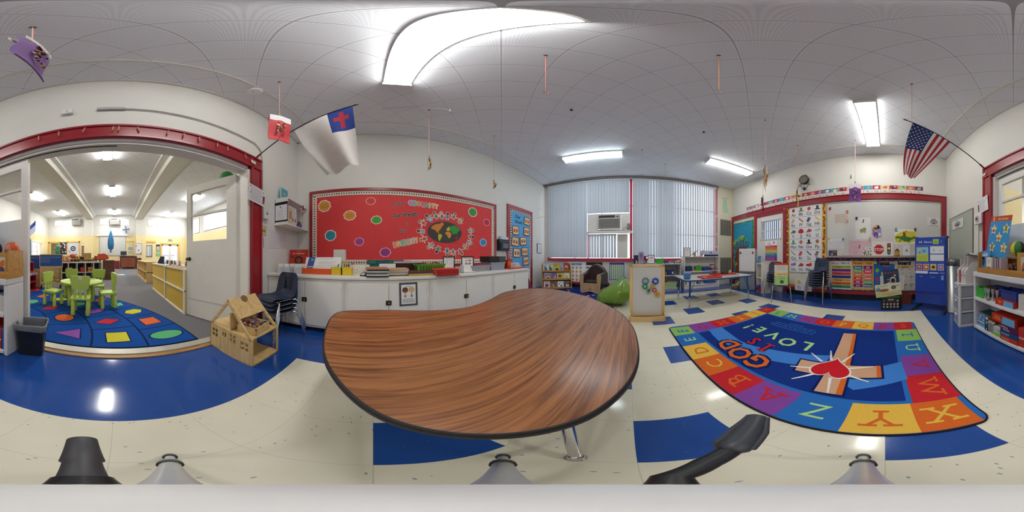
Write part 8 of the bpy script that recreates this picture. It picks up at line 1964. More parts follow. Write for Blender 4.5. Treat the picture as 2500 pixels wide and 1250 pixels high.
# lime table and chairs
def cone(b,x,y,z0,z1,r0,r1,dx=0,dy=0):b.lathe([(0,0),(r0,0),(r0,.01),(r1,z1-z0),(0,z1-z0)],LIME,16,c=(x,y,z0))
t=thing('round_table','round lime green play table on the shape rug in the next room','table',(.72,-3.22,.012))
b=MB();b.lathe([(0,.44),(.41,.44),(.425,.45),(.43,.47),(.425,.485),(.40,.488),(.395,.478),(0,.478)],LIME,40);b.build('tabletop',t)
for k in range(4):a=PI/4+k*PI/2;b=MB();cone(b,.27*math.cos(a),.27*math.sin(a),0,.44,.045,.034);b.build('leg',t)
def lime_chair(label,x,y,rz):
    t=thing('play_chair',label,'chair',(x,y,.012),rz,'lime green play chairs')
    b=MB();b.box(-.15,-.16,.265,.15,.16,.30,LIME);b.box(-.15,-.16,.30,.15,-.15,.31,LIME);b.box(-.15,.15,.30,.15,.16,.31,LIME);b.build('seat',t,bevel=.01)
    for sx in (-1,1):
        for sy in (-1,1):b=MB();cone(b,sx*.12,sy*.12,0,.265,.038,.026);b.build('leg',t)
    for y_ in (-.085,0,.085):b=MB();b.prism([(-.02,.30),(.02,.30),(.02,.46),(-.02,.46)],-.132,-.115,LIME,Matrix(((0,0,1,0),(1,0,0,y_),(0,1,0,0),(0,0,0,1))));b.build('back_post',t)
    b=MB();pts=[(-.135,.455),(.135,.455),(.165,.62),(.16,.655),(.13,.668),(-.13,.668),(-.16,.655),(-.165,.62)];b.prism(pts,-.14,-.108,LIME,Matrix(((0,0,1,0),(1,0,0,0),(0,1,0,0),(0,0,0,1))));b.build('backrest',t,bevel=.008)
    return t
c1=lime_chair('lime green play chair nearest the doorway, with a paper tag on its back',.60,-2.66,-PI/2+.12)
q=Pan(.06,.055,.001,'#dcd8cc');q.text('2',.5,.5,.4,'#4a4a4a');q.build('paper_tag',c1,frame_from((-.1415,.0,.64),(0,-1,0),(0,0,1)))
for lab,x,y,rz in (('lime green play chair at the left of the round table, seen from the side',1.25,-3.02,PI-.25),('lime green play chair at the right of the round table, seen from the side',.185,-3.10,.28),('lime green play chair at the back left of the round table',1.10,-3.78,PI/2+.15),('lime green play chair at the back right of the round table',.46,-3.82,PI/2-.1)):lime_chair(lab,x,y,rz)
# play kitchen
t=thing('play_kitchen','red wooden play kitchen with grey doors beside the doorway of the next room','toy kitchen',(2.42,-3.70,.012));RK,GK=mat('red_kitchen','#9c2530',.4),mat('grey_kitchen','#9aa0aa',.4)
b=MB()
for y in (-.40,-.01,.36):b.box(-.2,y,0,.2,y+.025,.52,RK)
for z in (.0,.25,.50):b.box(-.2,-.40,z,.2,.385,z+.025,RK)
b.box(.18,-.4,0,.2,.385,.52,mat('dark_red','#6a1820',.5));b.build('kitchen_frame',t)
b=MB();b.box(-.215,-.42,.53,.2,.4,.56,RK);b.box(-.222,-.42,.46,-.205,.4,.53,GK);b.build('counter',t)
for y in (-.3,-.15,.1,.25):b=MB();b.box(-.232,y-.02,.478,-.222,y+.02,.515,RK);b.build('control_knob',t)
b=MB();b.box(-.215,.02,.28,-.2,.35,.45,GK);b.box(-.225,.1,.40,-.215,.27,.415,'#2a2a2c');b.build('cabinet_door',t)
b=MB();b.box(-.12,-.40,.56,.2,-.37,.80,RK);b.box(-.12,.36,.56,.2,.39,.80,RK);b.box(-.12,-.4,.80,.2,.39,.825,RK);b.box(.17,-.37,.56,.2,.36,.8,'#8a8a8c');b.build('hutch',t)
b=MB();b.box(-.1,-.05,.56,.1,.3,.76,'#b8bcc0');[b.box(-.103,-.05+.06*k,.57,-.1,-.045+.06*k,.75,'#77797c')for k in range(6)];b.build('play_oven',t)
r=random.Random(12)
b=MB();[b.tube([(r.uniform(-.1,.1),r.uniform(-.12,.12),0),(r.uniform(-.1,.1),r.uniform(-.12,.12),.12),(r.uniform(-.12,.12),r.uniform(-.12,.12),.2)],.006,r.choice(['#2f8a8a','#dcdcdc','#b83a3a','#2a2a2c','#3a6aa8']),6)for k in range(26)];b.lathe([(0,0),(.11,0),(.13,.06),(.0,.06)],'#d8dadc',16)
tag(b.build('utensil_pile',at=TR(2.42,-3.62,.838)),'tangle of play utensils and a white pan on top of the play kitchen','toys')
# pegboard easels
BPB=mat('blue_pegboard','#1f4e9c',.5)
def pegboard(label,x,y,rz,w,z0,z1,lower=True):
    t=thing('pegboard_easel',label,'easel',(x,y,.012),rz,'blue boards behind the green table')
    b=MB();b.box(-w,0,z0,w,.02,z1,BPB)
    [b.cb((-w+.04+i*.035,-.001,z1-.05-j*.035),(.012,.002,.02),'#9ab0dc')for j in range(6)for i in range(int(2*w/.035)-(9 if j>1 else 0)-1)if not (j>1 and i>10)];b.build('board_panel',t)
    b=MB()
    for q_ in ((-w-.02,z0-.02,-w,z1+.02),(w,z0-.02,w+.02,z1+.02)):b.box(q_[0],-.01,q_[1],q_[2],.03,q_[3],MAPLEZ)
    b.box(-w,-.01,z0-.03,w,.03,z0,MAPLE);b.box(-w,-.01,z1,w,.03,z1+.02,MAPLE);b.build('board_frame',t)
    if lower:
        b=MB();b.box(-w,-.05,.10,-w+.03,.25,z0-.03,MAPLEZ);b.box(w-.03,-.05,.10,w,.25,z0-.03,MAPLEZ);b.box(-w,-.05,.12,w,.25,.18,MAPLE);b.box(-w,.23,.1,w,.25,z0-.03,MAPLE);b.build('lower_box',t)
        b=MB();[b.sph((r.uniform(-w+.07,w-.07),r.uniform(.02,.18),.22+r.uniform(0,.12)),.04,r.choice(['#a83a3a','#2f3f7a','#c8c0b8','#2a2a2c','#b8603a']),8)for k in range(12)];b.build('stored_toys',t)
        [(lambda b:b.build('caster',t))(MB().cyl((sx*(w-.04),y_,.0),(sx*(w-.04),y_,.1),.022,BLACK,8))for sx in (-1,1)for y_ in (0,.2)]
    else:
        b=MB();b.box(-w,0,0,w,.02,z0-.03,MAPLE);b.build('lower_panel',t)
pegboard('blue pegboard easel with white marks behind the lime green chairs',1.93,-4.50,PI+.42,.33,.68,1.02)
pegboard('second blue board standing behind the play kitchen',2.62,-4.60,PI+.2,.30,.58,1.0,False)
# cube shelf and cabinets
C0,C1=Vector((1.95,-5.28)),Vector((.55,-5.95));dd=C0-C1;Wd=dd.length;a=math.atan2(dd.y,dd.x)
t=thing('cube_shelf','long white cube shelf with dark blue backs behind the lime green table','shelf',(C1.x,C1.y,.003),a);CW=mat('pale_maple_trim','#d6cdbc',.4)
b=MB();b.box(0,-.36,.75,Wd,.0,.79,CW);b.box(0,-.36,.0,Wd,0,.04,CW);b.box(.02,-.36,.40,Wd-.02,0,.42,CW)
for k in range(6):x=k*(Wd-.025)/5;b.box(x,-.36,.04,x+.025,0,.75,CW)
b.build('shelf_frame',t);b=MB();b.box(.01,-.37,.03,Wd-.01,-.355,.76,mat('dark_blue_back','#1c2f5e',.6));b.build('back_panel',t)
CM=TR(C1.x,C1.y,.003)@RZ(a)
for k,(x,c,lab,zz)in enumerate(((.42,'#b8884a','wooden bin in a middle cell of the cube shelf',.421),(1.20,'#b07a40','wooden bin at the left end of the cube shelf',.421),(.70,'#a83a34','red bin in the cube shelf',.421),(.15,'#33363c','dark bin at the right end of the cube shelf',.041),(1.0,'#2f3a4a','dark bin in the lower row of the cube shelf',.041))):
    b=MB();b.box(-.10,-.26,0,.10,-.02,.17,c);b.box(-.05,-.0195,.05,.05,-.019,.12,'#7a5a3a');tag(b.build('storage_bin',at=CM@TR(x,0,zz)),lab,'bin','bins in the cube shelf')
def truck(label,px,py,s,col,cab,kind,rz,Y=-5.75):
    p_=PY(px,py,Y);t=thing('toy_truck',label,'toy truck',(p_.x,p_.y,.795),rz,'toy trucks on the cube shelf')
    b=MB();b.box(-.16*s,-.06*s,.045*s,.16*s,.06*s,.07*s,'#2a2a2c');b.box(.07*s,-.065*s,.07*s,.16*s,.065*s,.16*s,cab);b.box(.10*s,-.0655*s,.115*s,.155*s,.0655*s,.15*s,'#2c3a44');b.build('cab',t,bevel=.006)
    b=MB()
    if kind=='mixer':rg=[[(x*s,.07*r_*s*math.cos(q),.16*s+.07*r_*s*math.sin(q)+(.06-x)*.12*s)for q in [i*PI/7 for i in range(14)]]for x,r_ in ((.06,.5),(.02,1.0),(-.08,1.1),(-.16,.55))];b.rings(rg,col)
    elif kind=='dump':b.prism([(-.17,.08),(.05,.08),(.06,.17),(-.20,.19)],-.075,.075,col,Matrix(((s,0,0,0),(0,0,-s,0),(0,s,0,0),(0,0,0,1))))
    elif kind=='garbage':b.prism([(-.22,.06),(.06,.06),(.07,.21),(-.12,.23),(-.20,.19),(-.26,.10)],-.075,.075,col,Matrix(((s,0,0,0),(0,0,-s,0),(0,s,0,0),(0,0,0,1))))
    else:b.box(-.1*s,-.05*s,.07*s,.05*s,.05*s,.12*s,col);b.tube([(-.08*s,0,.1*s),(-.14*s,0,.18*s),(-.2*s,0,.07*s)],.014*s,col,6);b.tube([(.12*s,0,.1*s),(.2*s,0,.06*s)],.02*s,col,6)
    b.build('truck_body',t,bevel=.004)
    for x in (-.11,.0,.11):
        for sy in (-1,1):b=MB();b.cyl((x*s,sy*.055*s,.035*s),(x*s,sy*.08*s,.035*s),.036*s,'#1a1a1a',14);b.cyl((x*s,sy*.08*s,.035*s),(x*s,sy*.082*s,.035*s),.016*s,'#b8b8b8',10);b.build('wheel',t)
truck('toy mixer truck with an orange drum on the cube shelf',182,636,1.15,'#c85a3c','#c8a234','mixer',PI-.2)
truck('yellow and black toy dump truck on the cube shelf',201,636,1.0,'#2a2a26','#d0a02c','dump',PI+.2,-5.85)
truck('small yellow toy digger on the cube shelf',221,636,.9,'#c89a2c','#d0a836','digger',PI,-5.95)
truck('large orange toy refuse truck at the right end of the cube shelf',244,637,1.3,'#cf4f34','#c84a30','garbage',.1,-6.0)
pbox('tan_board','plain tan cork board leaning behind the toy trucks',(1.22,-6.5,.0),(.36,.03,1.12),'#bb9364')
b=MB();b.box(-.3,-.1,0,.3,.1,.03,'#a0322c');[b.cyl((x,0,.03),(x+.02,0,.16),.012,c,8)for x,c in ((-.2,'#d8d4cc'),(-.1,'#8a3a34'),(.0,'#e0e0e0'),(.12,'#6a8ab0'),(.22,'#d8d8d8'))];tag(b.build('toy_tray',at=TR(1.86,-5.58,.795)),'red tray with small upright toys at the left end of the cube shelf','tray')
pbox('wood_cabinet','brown open wooden cabinet behind the right end of the cube shelf',(.36,-7.0,.003),(.5,.35,.82),wood('walnut','#6a4634','#4a2e22','x',1,.5))
# yellow cabinets
YL=mat('yellow_laminate','#c9a83a',.4)
for k,(y0,y1,lab)in enumerate(((-3.50,-2.43,'nearer yellow low cabinet with pale trim beside the open door'),(-4.85,-3.52,'farther yellow low cabinet behind the nearer one'))):
    t=thing('yellow_cabinet',lab,'cabinet',(-1.32,(y0+y1)/2,.003),group='yellow cabinets in the next room');h=(y1-y0)/2
    b=MB();b.box(-.27,-h,0,.24,h,.76,YL);b.build('body',t,bevel=.004)
    b=MB();b.box(-.28,-h,.76,.262,h,.785,LAMIN);b.build('top_board',t)
    b=MB();[b.box(.24,-h,z,.262,h,z+.022,LAMIN)for z in (.0,.40)];b.box(.24,h-.05,.022,.26,h,.76,LAMIN);b.build('trim_strip',t)
r=random.Random(9)
for k in range(12):
    y=-2.75-k*.17;c=r.choice(['#8a5a40','#c8b8a8','#b04a40','#3a3a44','#d8c8b0','#6a7a5a']);b=MB();b.lathe([(0,0),(.03,0),(.035,.03),(.022,.06),(.026,.09),(0,.11)],c,10);tag(b.build('toy_figure',at=TR(-1.30+r.uniform(-.1,.1),y,.789)),'%s little figure along the yellow cabinets, counted from the doorway'%names[k],'toy','figures on the yellow cabinets')
b=MB();[b.box(-.14,-.5,0,.14,.5,.005,'#b87a4a')];[b.tube([(.15,-.5+k*.2,0),(.15,-.5+k*.2,.12)],.006,'#c8c8c8',6)for k in range(6)];b.tube([(.15,-.5,.12),(.15,.5,.12)],.006,'#c8c8c8',6);tag(b.build('toy_fence',at=TR(-1.22,-3.1,.789)),'low pale toy fence on the nearer yellow cabinet','toy fence')
for k in range(3):b=MB();b.prism([(0,0),(.12,0),(.02,.2),(-.02,.2)],-.01,.01,'#2f3a44',Matrix(((1,0,0,0),(0,0,-1,0),(0,1,0,0),(0,0,0,1))));tag(b.build('book_stand',at=TR(-1.3,-5.1-k*.13,.79)if k==99 else TR(-1.28,-4.35-k*.13,.789)),'%s dark slanted stand on the farther yellow cabinet'%('first','second','third')[k],'stand','dark stands on the yellow cabinet')
t=thing('wood_shelf','long pale wooden shelf with open cells along the aisle of the next room','shelf',(-1.22,-7.1,.003));b=MB();b.box(-.2,-1.28,.75,.17,1.28,.78,MAPLE);b.box(-.2,-1.28,0,.17,1.28,.05,MAPLE);b.box(-.18,-1.28,.38,.16,1.28,.40,MAPLE);[b.box(-.2,y,.05,.17,y+.03,.75,MAPLEZ)for y in (-1.28,-.64,-.02,.6,1.25)];b.build('shelf_frame',t);b=MB();b.box(-.2,-1.27,.04,-.18,1.27,.76,'#a9825a');b.box(-.17,-1.2,.05,.05,1.2,.3,'#8a6a50');b.box(-.17,-1.2,.41,.05,1.2,.66,'#94765a');b.build('back_panel',t)
b=MB();b.box(-.3,-.6,.0,.3,.6,.008,'#3a8fb8');b.box(-.26,-.5,.008,.26,.5,.009,'#a8c4a8');b.box(-.2,-.1,.009,.2,.3,.0095,'#c88a7a');tag(b.build('play_mat',at=TR(.15,-8.6,.003)@RZ(PI/2)),'pale blue patterned play mat on the grey carpet','mat')
# far wall of the next room
t=thing('tool_chest','brown five drawer chest with a black top by the far wall','chest of drawers',(-.86,-12.75,.003));BD=mat('cherry_drawer','#8a4a34',.35)
b=MB();b.box(-.62,-.3,.12,.62,.3,.92,'#241d1c');b.box(-.66,-.33,.92,.66,.33,.98,BLACK);b.build('body',t)
for k in range(4):b=MB();b.box(-.56,.3,.16+k*.185,.56,.325,.33+k*.185,BD);d_=b.build('drawer',t);b=MB();b.box(-.05,.325,.24+k*.185,.05,.34,.26+k*.185,BLACK);b.build('handle',d_)
for sx in (-1,1):b=MB();b.cyl((sx*.5,.1,.0),(sx*.5,.1,.12),.06,'#c8c8c8',10);b.build('caster',t)
b=MB();b.box(-.24,-.02,.08,.24,.02,.38,'#33394a');b.box(-.02,-.02,0,.02,.02,.1,BLACK);b.box(-.12,-.08,0,.12,.08,.01,BLACK);tag(b.build('computer_monitor',at=TR(-.5,-12.7,.985)),'dark flat monitor standing on the brown drawer chest','monitor')
def ep(name,label,cat,px,base,draw=None,t=.02,off=.01,group=None,rot=0):
    p,M=wpan('E',*px,t=t,base=base,off=off,rot=rot)
    if draw:draw(p)
    return tag(p.build(name,at=M),label,cat,group)
ep('projection_screen','wide white projection screen hanging on the far yellow wall','screen',(242.5,578,307,623.5),'#c9c8c2',lambda q:(q.rect(0,0,.01,1,'#3a3a3a'),q.rect(.99,0,1,1,'#3a3a3a')),.03)
b=MB();s_,z0_=wall_sz('E',276,575.5);b=MB(wall_frame('E',0,0));b.cyl((s_-1.35,z0_,.05),(s_+1.2,z0_,.05),.05,WHITEPL,10);tag(b.build('screen_tube'),'white roller tube above the projection screen','roller')
t=thing('beach_umbrella','closed blue patterned parasol hanging before the projection screen','umbrella',tuple(PY(270.5,610,-12.2)));b=MB();zz=PY(270.5,563,-12.2).z-PY(270.5,610,-12.2).z
rg=[[(r_*(1+.18*math.sin(6*q))*math.cos(q),r_*(1+.18*math.sin(6*q))*math.sin(q),f*zz)for q in [i*PI/15 for i in range(30)]]for f,r_ in ((.0,.06),(.06,.17),(.25,.21),(.5,.2),(.8,.11),(1,.02))]
b.rings(rg,mat('blue_parasol','#1f6a9c',.5,noise=.5,nscale=9));b.build('parasol_cloth',t);b=MB();b.cyl((0,0,-.2),(0,0,.1),.08,'#6a6a90',10);b.cyl((0,0,0),(0,0,zz),.01,'#6a6a90',6);b.cyl((0,0,zz),(0,0,4.35-PY(270.5,610,-12.2).z),.006,'#bfbfbf',6);b.build('parasol_pole',t)
def ac_e(label,px):s0,_=wall_sz('E',px[0],545);s1,_=wall_sz('E',px[2],545);zt=wall_sz('E',(px[0]+px[2])/2,px[1])[1];zb_=wall_sz('E',(px[0]+px[2])/2,px[3])[1];o=air_conditioner('air_conditioner',label,wall_frame('E',(s0+s1)/2,(zt+zb_)/2,0),s1-s0,zt-zb_,.3);o['group']='air conditioners of the far wall'
ac_e('left air conditioner high on the far wall of the next room',(177,536,198,550));ac_e('middle air conditioner high on the far wall, between two bright windows',(269.5,535,291,549.5))
for px,lab,c,dr in (((146.5,592,163,620.5),'dark notice board with white snow dots left of the grey door','#252b33',lambda q:[q.circ(r.uniform(.1,.9),r.uniform(.08,.9),.06,'#d8dce0' if k%3 else '#b05a6a')for k in range(12)]),
                       ((199.5,600.5,209,628),'narrow brown photo board beside the yellow pillar','#6a4a42',lambda q:q.scribble(.1,.1,.9,.9,6,'#b09a8a',.6)),
                       ((330,594,346.5,620.5),'white notice board with purple corners right of the pillar','#a8a4ac',lambda q:(q.rect(.08,.06,.92,.94,'#dcd8dc'),q.poly([(.1,.2),(.25,.2),(.1,.4)],'#8a2a4a'),q.poly([(.9,.8),(.7,.95),(.9,.95)],'#8a2a4a'),q.circ(.5,.65,.05,'#5a2a4a'))),
                       ((352,599,371.5,627),'grey curtained window with a black frame on the far wall','#2c3238',lambda q:(q.rect(.07,.05,.93,.95,'#b4bac4'),q.rect(.45,.05,.55,.95,'#e4e8ee'),[q.rect(.12+k*.1,.05,.15+k*.1,.95,'#8e98a4')for k in range(3)])),
                       ((381.5,597,390,613),'framed black and white notice left of the glazed double door','#4a3a36',lambda q:(q.rect(.08,.3,.92,.95,'#d0cec8'),q.scribble(.2,.4,.8,.9,3,'#7a7874',.5))),
                       ((381,617,390,624),'green notice card below the framed notice','#7cc090',None),
                       ((311.5,592,325.5,624),'white shelving niche with boxes right of the projection screen','#d9d2ac',lambda q:[q.rect(.08,.3*k+.05,.9,.3*k+.28,('#cfc8a8','#a8a290','#b8b09a')[k])for k in range(3)])):
    ep('notice_board' if 'board' in lab else 'wall_panel',lab,'notice board',px,c,dr,.03,.31 if px[0]==330 else .01)
ep('exit_sign','small grey exit sign above the glazed double door','sign',(410,583.5,421,588),'#b4b4ac',lambda q:q.text('EXIT',.5,.5,.6,'#4a4a48',maxw=.8,bold=.04),.04)
ep('blue_door_panel','pale grey door with a round dark window in the far wall','door',(165.5,593.5,192,650),'#cdd2dc',lambda q:(q.circ(.5,.24,.22,'#1c2434'),q.circ(.5,.24,.13,'#c8ccd4'),q.circ(.5,.24,.07,'#2c3444'),q.circ(.2,.36,.05,'#55554e')),.03)
for a,(x0,x1)in enumerate(((119.5,122),(145,147.5),(163.5,165.5),(192,194.5))):pass
b=MB(wall_frame('E',0,0));ocp=mat('ochre_paint','#e0b55a')
for x0,x1 in ((119,121.8),(145,147),(163,165.2),(192.3,194.5)):a_,c_=wall_sz('E',x0,600)[0],wall_sz('E',x1,600)[0];b.box(a_,0,0,c_,2.22,.05,ocp)
for x0,x1 in ((119,147),(163,194.5),(309,327),(345,380)):a_,c_=wall_sz('E',x0,600)[0],wall_sz('E',x1,600)[0];b.box(a_,2.12,0,c_,2.24,.05,ocp)
struct(b.build('trim_7'))
s_,z_=wall_sz('E',307,562);t=thing('wall_fan','grey wall fan high on the far wall right of the parasol','fan',M=wall_frame('E',s_,z_,.35));b=MB()
for q_ in (.12,.2,.28,.34):b.tube([(q_*math.cos(i*PI/12),q_*math.sin(i*PI/12),.02)for i in range(24)],.006,'#8f96a4',5,closed=True)
for i in range(12):b.tube([(.05*math.cos(i*PI/6),.05*math.sin(i*PI/6),.03),(.34*math.cos(i*PI/6),.34*math.sin(i*PI/6),.02)],.005,'#8f96a4',5)
b.build('fan_guard',t);b=MB();[b.prism([(0,0),(.1,-.06),(.27,-.02),(.27,.1),(.08,.06)],-.02,-.015,mat('fan_blue','#5a6a9c',.3),RZ(i*PI/2))for i in range(4)];b.cyl((0,0,-.08),(0,0,.03),.06,'#6a7288',12);b.build('fan_blades',t);b=MB();b.tube([(0,0,-.05),(0,-.1,-.35)],.02,'#6a7288',6);b.build('fan_arm',t)
# left wall of the next room: cupboard window, banner, flag
XL=5.95;ml=frame_from((XL-.002,0,0),(0,-1,0),(0,0,1))
b=MB(ml);s0,s1=10.3,11.9;b.box(s0-.1,.92,0,s1+.1,1.0,.05,WHITE);b.box(s0-.1,2.05,0,s1+.1,2.17,.05,WHITE);b.box(s0-.1,1.0,0,s0,2.05,.05,WHITE);b.box(s1,1.0,0,s1+.1,2.05,.05,WHITE);b.box((s0+s1)/2-.06,1.0,0,(s0+s1)/2+.06,2.05,.05,WHITE)
for z in (1.33,1.68):b.box(s0,z,0,s1,z+.05,.03,WHITE)
o=struct(b.build('window_9'));b=MB(ml);b.mesh([(s0,1.0,-.1),(s1,1.0,-.1),(s1,2.05,-.1),(s0,2.05,-.1)],[(0,1,2,3)],GLASS);b.build('window_pane',o,Matrix.Identity(4))
q=Pan(.5,1.25,.01,'#1f4f94');q.rect(.25,.2,.75,.38,'#dfe3ea');q.rect(.25,.48,.75,.62,'#c84a6a');q.rect(.3,.7,.7,.8,'#dfe3ea');tag(q.build('wall_banner',at=ml@TR(9.9,1.62,.004)),'tall dark blue banner on the left wall of the next room','banner')
t=thing('wall_flag','small blue and white flag on a slanted pole in the next room','flag',(5.93,-9.6,2.75));b=MB();b.tube([(0,0,0),(-.55,-.25,.75)],.012,'#9a9aa4',6);b.build('flag_pole',t);b=MB();b.grid(lambda u,v:(-.55+.45*u+.05*v,-.25+.2*u-.05*v,.72-.5*u*.9-.75*v),8,10,lambda u,v:'#2f3f9a' if v<.4 else '#b8c4e0');b.build('flag_cloth',t)
b=MB();b.lathe([(0,0),(.17,0),(.2,.4),(.18,.7),(.1,.9),(.0,.95)],'#3a7a5a',14);b.sph((.2,0,.6),.12,'#c84a3a',8);b.sph((-.1,.1,.8),.14,'#4aa88a',8);tag(b.build('potted_plant',at=TR(4.75,-12.4,1.0)),'dark green leafy plant before the open hallway doorway','plant')
pbox('plant_table','brown side table carrying the plant at the far left of the next room',(4.75,-12.4,.003),(1.0,.5,.995),'#a8743c')
pbox('low_bench','row of brown wooden boxes along the far wall',(3.8,-12.8,.003),(2.0,.5,.95),'#b48a54')
b=MB();[b.sph((x,r.uniform(-.05,.05),r.uniform(.03,.2)),r.uniform(.04,.09),r.choice(['#c8b8a0','#8ab0c0','#b05a4a','#6a8a5a','#d8d8dc']),8)for x in [-.9+k*.12 for k in range(16)]];b.box(-1,-.1,-.0,1,.1,.04,'#a8846a');tag(b.build('toy_row',at=TR(3.8,-12.7,.955)),'row of small toys on the wooden boxes by the far wall','toys')
pbox('red_crate','dark red crate with books on the floor left of the drawer chest',(.1,-12.7,.003),(.6,.4,.62),'#7a2430');pbox('black_case','black cases standing between the red crate and the drawer chest',(-.13-.2+.12,-12.3,.003),(.22,.3,.45),'#22262c')if False else None
b=MB();b.box(-.18,-.16,.42,.18,.16,.45,'#5a2438');b.box(-.18,-.18,.45,.18,-.15,.85,'#5a2438');[b.cyl((sx*.16,sy*.14,0),(sx*.18,sy*.17,.42),.014,STEEL,6)for sx in (-1,1)for sy in (-1,1)];tag(b.build('maroon_chair',at=TR(-1.72,-12.3,.003)@RZ(.2)),'small maroon chair right of the drawer chest by the far wall','chair')
pbox('grey_pillar_clock','dark framed panel on the right side of the far wall',(-5.55,-12.9,1.5),(.2,.05,.9),'#3c3c3c')if False else None
b=MB(frame_from((-6.045,0,0),(0,1,0),(0,0,1)));
for s0,s1,z0,z1 in ((-12.7,-11.0,2.9,3.9),(-10.2,-7.6,2.9,3.9),(-12.4,-11.2,.9,2.1)):
    b.box(s0-.08,z0-.08,0,s1+.08,z0,.04,WHITE);b.box(s0-.08,z1,0,s1+.08,z1+.08,.04,WHITE);b.box(s0-.08,z0,0,s0,z1,.04,WHITE);b.box(s1,z0,0,s1+.08,z1,.04,WHITE)
    n_=max(2,int((z1-z0)/.3));[b.box(s0,z0+(z1-z0)*k/n_,-.05,s1,z0+(z1-z0)*k/n_+.03,-.02,WHITE)for k in range(1,n_)]
struct(b.build('window_10'))
t=thing('tree_decoration','green paper tree with a yellow trunk behind the open door leaf','decoration',(-1.98,-2.05,0));b=MB();b.lathe([(0,0),(.12,0),(.10,.8),(.13,1.7),(.10,2.1),(.14,2.35),(0,2.35)],mat('yellow_paper_trunk','#d8cc82',.7),14);b.build('trunk',t);b=MB();[b.sph((r.uniform(-.25,.25),r.uniform(-.2,.2),2.3+r.uniform(-.05,.15)),r.uniform(.08,.14),'#2f7a3c',8)for k in range(10)];b.build('paper_leaves',t)
# ================================================================ THINGS HANGING FROM THE CEILING
def pouch(label,x,ytop,col,ztop,yaw=None,h=.37,w=.21,scol='#d8a090',cuff='#dcd8d8',bag=True,strlab=None):
    p=F(x,ytop,ZC);t=thing('hanging_pouch' if bag else 'hanging_string',label,'pouch' if bag else 'string',(p.x,p.y,ztop),0,'pouches and strings hanging from the ceiling')
    b=MB();b.tube([(0,0,ZC-ztop),(.002,0,.02)],.0028,scol,6);b.build('string',t)
    b=MB();b.cyl((0,0,ZC-ztop-.012),(0,0,ZC-ztop),.012,'#55504e',8);b.build('ceiling_hook',t)
    if bag:
        if yaw is None:yaw=math.atan2(-p.y,-p.x)
        M=RZ(yaw)
        b=MB();b.cyl((0,0,0),(0,0,.05),.012,'#6ab04a' if col=='#c8323a' else '#8a8a94',8);b.build('clip',t)
        b=MB();b.grid(lambda u,v:(.014*math.sin(u*PI)*math.sin(v*PI)+.012*math.sin(v*6),(u-.5)*w,-h*v-.03*abs(u-.5)),8,12,paper(col),th=.006,M=M);pb_=b
        b=MB();b.grid(lambda u,v:(.024,(u-.5)*w*.98,-.0-.10*v-.03*abs(u-.5)),6,2,paper(cuff),th=.002,M=M);b.grid(lambda u,v:(-.016,(u-.5)*w*.98,-.0-.10*v-.03*abs(u-.5)),6,2,paper(cuff),th=.002,M=M);b.build('cuff',t)
        rr=random.Random(x);b=pb_
        for k in range(26):
            v=rr.uniform(.33,.88);y_=rr.uniform(-.045,.045);b.cb((.026+.008*math.sin(v*6),y_,-h*v),(.006,.012,.02),rr.choice(['#5a2a2a','#c8a04a','#3a2418','#d8c0a0','#7a2a4a','#2a2a3a']),M=M)
        b.build('pouch_body',t)
    return t
PUR,REDP,YLP,DPU='#7a4a98','#c8323a','#d8b24a','#4a2450'
pouch('purple pouch with a white cuff hanging by the doorway, high at the left',80,67,'#8a68a8',2.50,yaw=-2.62-.35,h=.5,w=.22)
pouch('red pouch with a white cuff hanging before the doorway corner',682,200,REDP,2.62,yaw=math.atan2(1.0,.55),h=.40)
pouch('yellow pouch seen edge on, hanging before the red bulletin board',1047.5,268,YLP,2.40,yaw=math.atan2(1.5,.3),h=.18,w=.07)
pouch('small yellow pouch hanging right of the red bulletin board',1206,332,YLP,2.38,yaw=1.2,h=.12,w=.05)
pouch('yellow brown pouch seen edge on, hanging before the window corner lamp',1868,293,'#c89a5a',2.40,yaw=math.atan2(-1.7,-1.5)+1.35,h=.37,w=.16)
pouch('golden yellow pouch hanging before the letter cards',1947.5,355,'#d8a83a',2.38,yaw=2.0,h=.38,w=.16)
pouch('purple pouch with a white cuff hanging before the whiteboard rail',2087.5,342,PUR,2.42,h=.37,w=.215)
pouch('dark purple pouch seen edge on, before the alphabet chart corner',1862.5,387,DPU,2.42,yaw=2.1,h=.34,w=.14)
for x,y,z,c,lab in ((1332,135,2.42,'#c86a60','red string ending in a tiny hook in the middle of the ceiling'),(1754.5,135,2.45,'#d89a6a','orange string hanging alone, left of the whiteboard wall lamp'),(2226,205,2.55,'#d8a090','pink string hanging down beside the stars and stripes flag'),(1568,365,2.6,'#b8a0a8','thin pink string hanging before the window blinds'),(1623.5,400,2.7,'#b8a0a8','second thin string hanging before the right window blinds')):
    t=pouch(lab,x,y,c,z,bag=False,scol=c);b=MB();b.tube([(-.02,0,.02),(.02,0,.02),(.015,0,-.03)],.003,c,6);b.build('string_end',t)
for x,y,lab in ((1395,268,'small dark ceiling hook near the cool white lamp'),(1718,322,'small dark ceiling hook near the warm lamp')):
    p=F(x,y,ZC);b=MB();b.cyl((0,0,-.015),(0,0,0),.02,'#2a2626',8);tag(b.build('ceiling_hook',at=TR(*p)),lab,'hook','bare ceiling hooks')
p=F(622,223,ZC);b=MB();b.lathe([(0,-.035),(.07,-.035),(.085,-.02),(.085,0),(0,0)],WHITEPL,28);b.cyl((.03,0,-.04),(.03,0,-.034),.006,'#4a4a4a',8);tag(b.build('smoke_detector',at=TR(*p)),'round white smoke detector on the ceiling above the doorway corner','smoke detector')
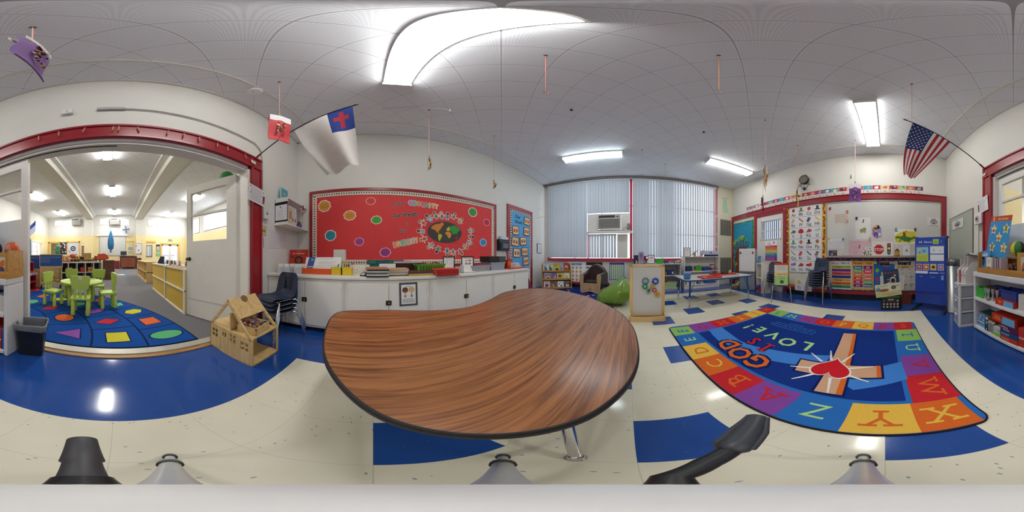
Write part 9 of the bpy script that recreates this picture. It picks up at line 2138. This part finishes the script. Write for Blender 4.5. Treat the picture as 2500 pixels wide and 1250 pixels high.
p0,p1=F(930,267,ZC-.01),F(1098,268,ZC-.01);b=MB();b.tube([tuple(p0),tuple(p1)],.008,WHITEPL,6);b.box(p1.x-.01,p1.y-.01,ZC-.07,p1.x+.01,p1.y+.01,ZC,WHITEPL);tag(b.build('ceiling_rod'),'thin white rod fixed under the ceiling before the bulletin wall','rod')

# ================================================================ TRIPOD under the camera
t=thing('camera_tripod','silver tripod with a black pan handle standing in the middle of the floor','tripod',(0,0,0));SIL=mat('silver_tube','#c6c8cc',.35,metal=.4,noise=.03);PALE=mat('pale_plate','#d6d6d6',.5)
b=MB();b.lathe([(0,.50),(.022,.50),(.022,.74),(.03,.75),(.03,.79),(.024,.80),(.024,.86),(0,.86)],PALE,28);b.build('head_column',t)
def sp(a,r,z):a=a*K;return (r*math.sin(a),r*math.cos(a),z)
for x in (415,1228,2108):
    a=x-1536;l=thing('leg',None,None);l.parent=t;l.matrix_local=Matrix.Identity(4)
    b=MB();b.tube([sp(a,.02,.72),sp(a,.20,.34)],[.013,.013],SIL,12);b.tube([sp(a,.19,.36),sp(a,.335,.055)],[.010,.010],SIL,12);b.build('leg_tube',l)
    b=MB();b.tube([sp(a,.192,.357),sp(a,.215,.309)],.0175,BLACK,12);b.build('leg_clamp',l);b=MB();b.tube([sp(a,.315,.097),sp(a,.337,.05)],.016,BLACK,12);b.build('leg_clamp',l)
    b=MB();b.tube([sp(a,.334,.057),sp(a,.352,.02)],.008,SIL,10);b.cyl(sp(a,.352,0),sp(a,.352,.022),.015,BLACKR,14);b.build('foot',l)
a=200-1536;b=MB();b.tube([sp(a,.020,.745),sp(a,.055,.738)],.011,BLACK,14);b.tube([sp(a,.055,.738),sp(a,.083,.735),sp(a,.085,.735),sp(a,.128,.728)],[.0095,.0105,.0125,.0125],mat('dark_grey_rubber','#3f3f43',.5),20);b.build('lock_knob',t)
h=[Vector((.0,.0,.745)),F(1640,1165,.742),F(1725,1130,.742),F(1800,1085,.745)];b=MB();b.tube([tuple(v)for v in h],[.008,.008,.0085,.009],BLACK,12);b.build('pan_handle',t)
GR=mat('handle_rubber','#34373f',.45);g0,g1,g2,g3=F(1775,1100,.744),F(1800,1083,.745),F(1828,1052,.747),F(1850,1018,.75);b=MB();b.tube([tuple(g0),tuple(g0.lerp(g1,.3)),tuple(g1),tuple(g2),tuple(g3)],[.010,.0135,.0135,.0125,.0105],GR,10);d=(g3-g0).normalized();n=d.cross(Vector((0,0,1))).normalized()*.0125
for s in (-1,1):b.tube([tuple(g0.lerp(g2,.2)+n*s),tuple(g2+n*s*1.1),tuple(g3+n*s*.7)],.004,GR,6)
b.build('handle_grip',t)
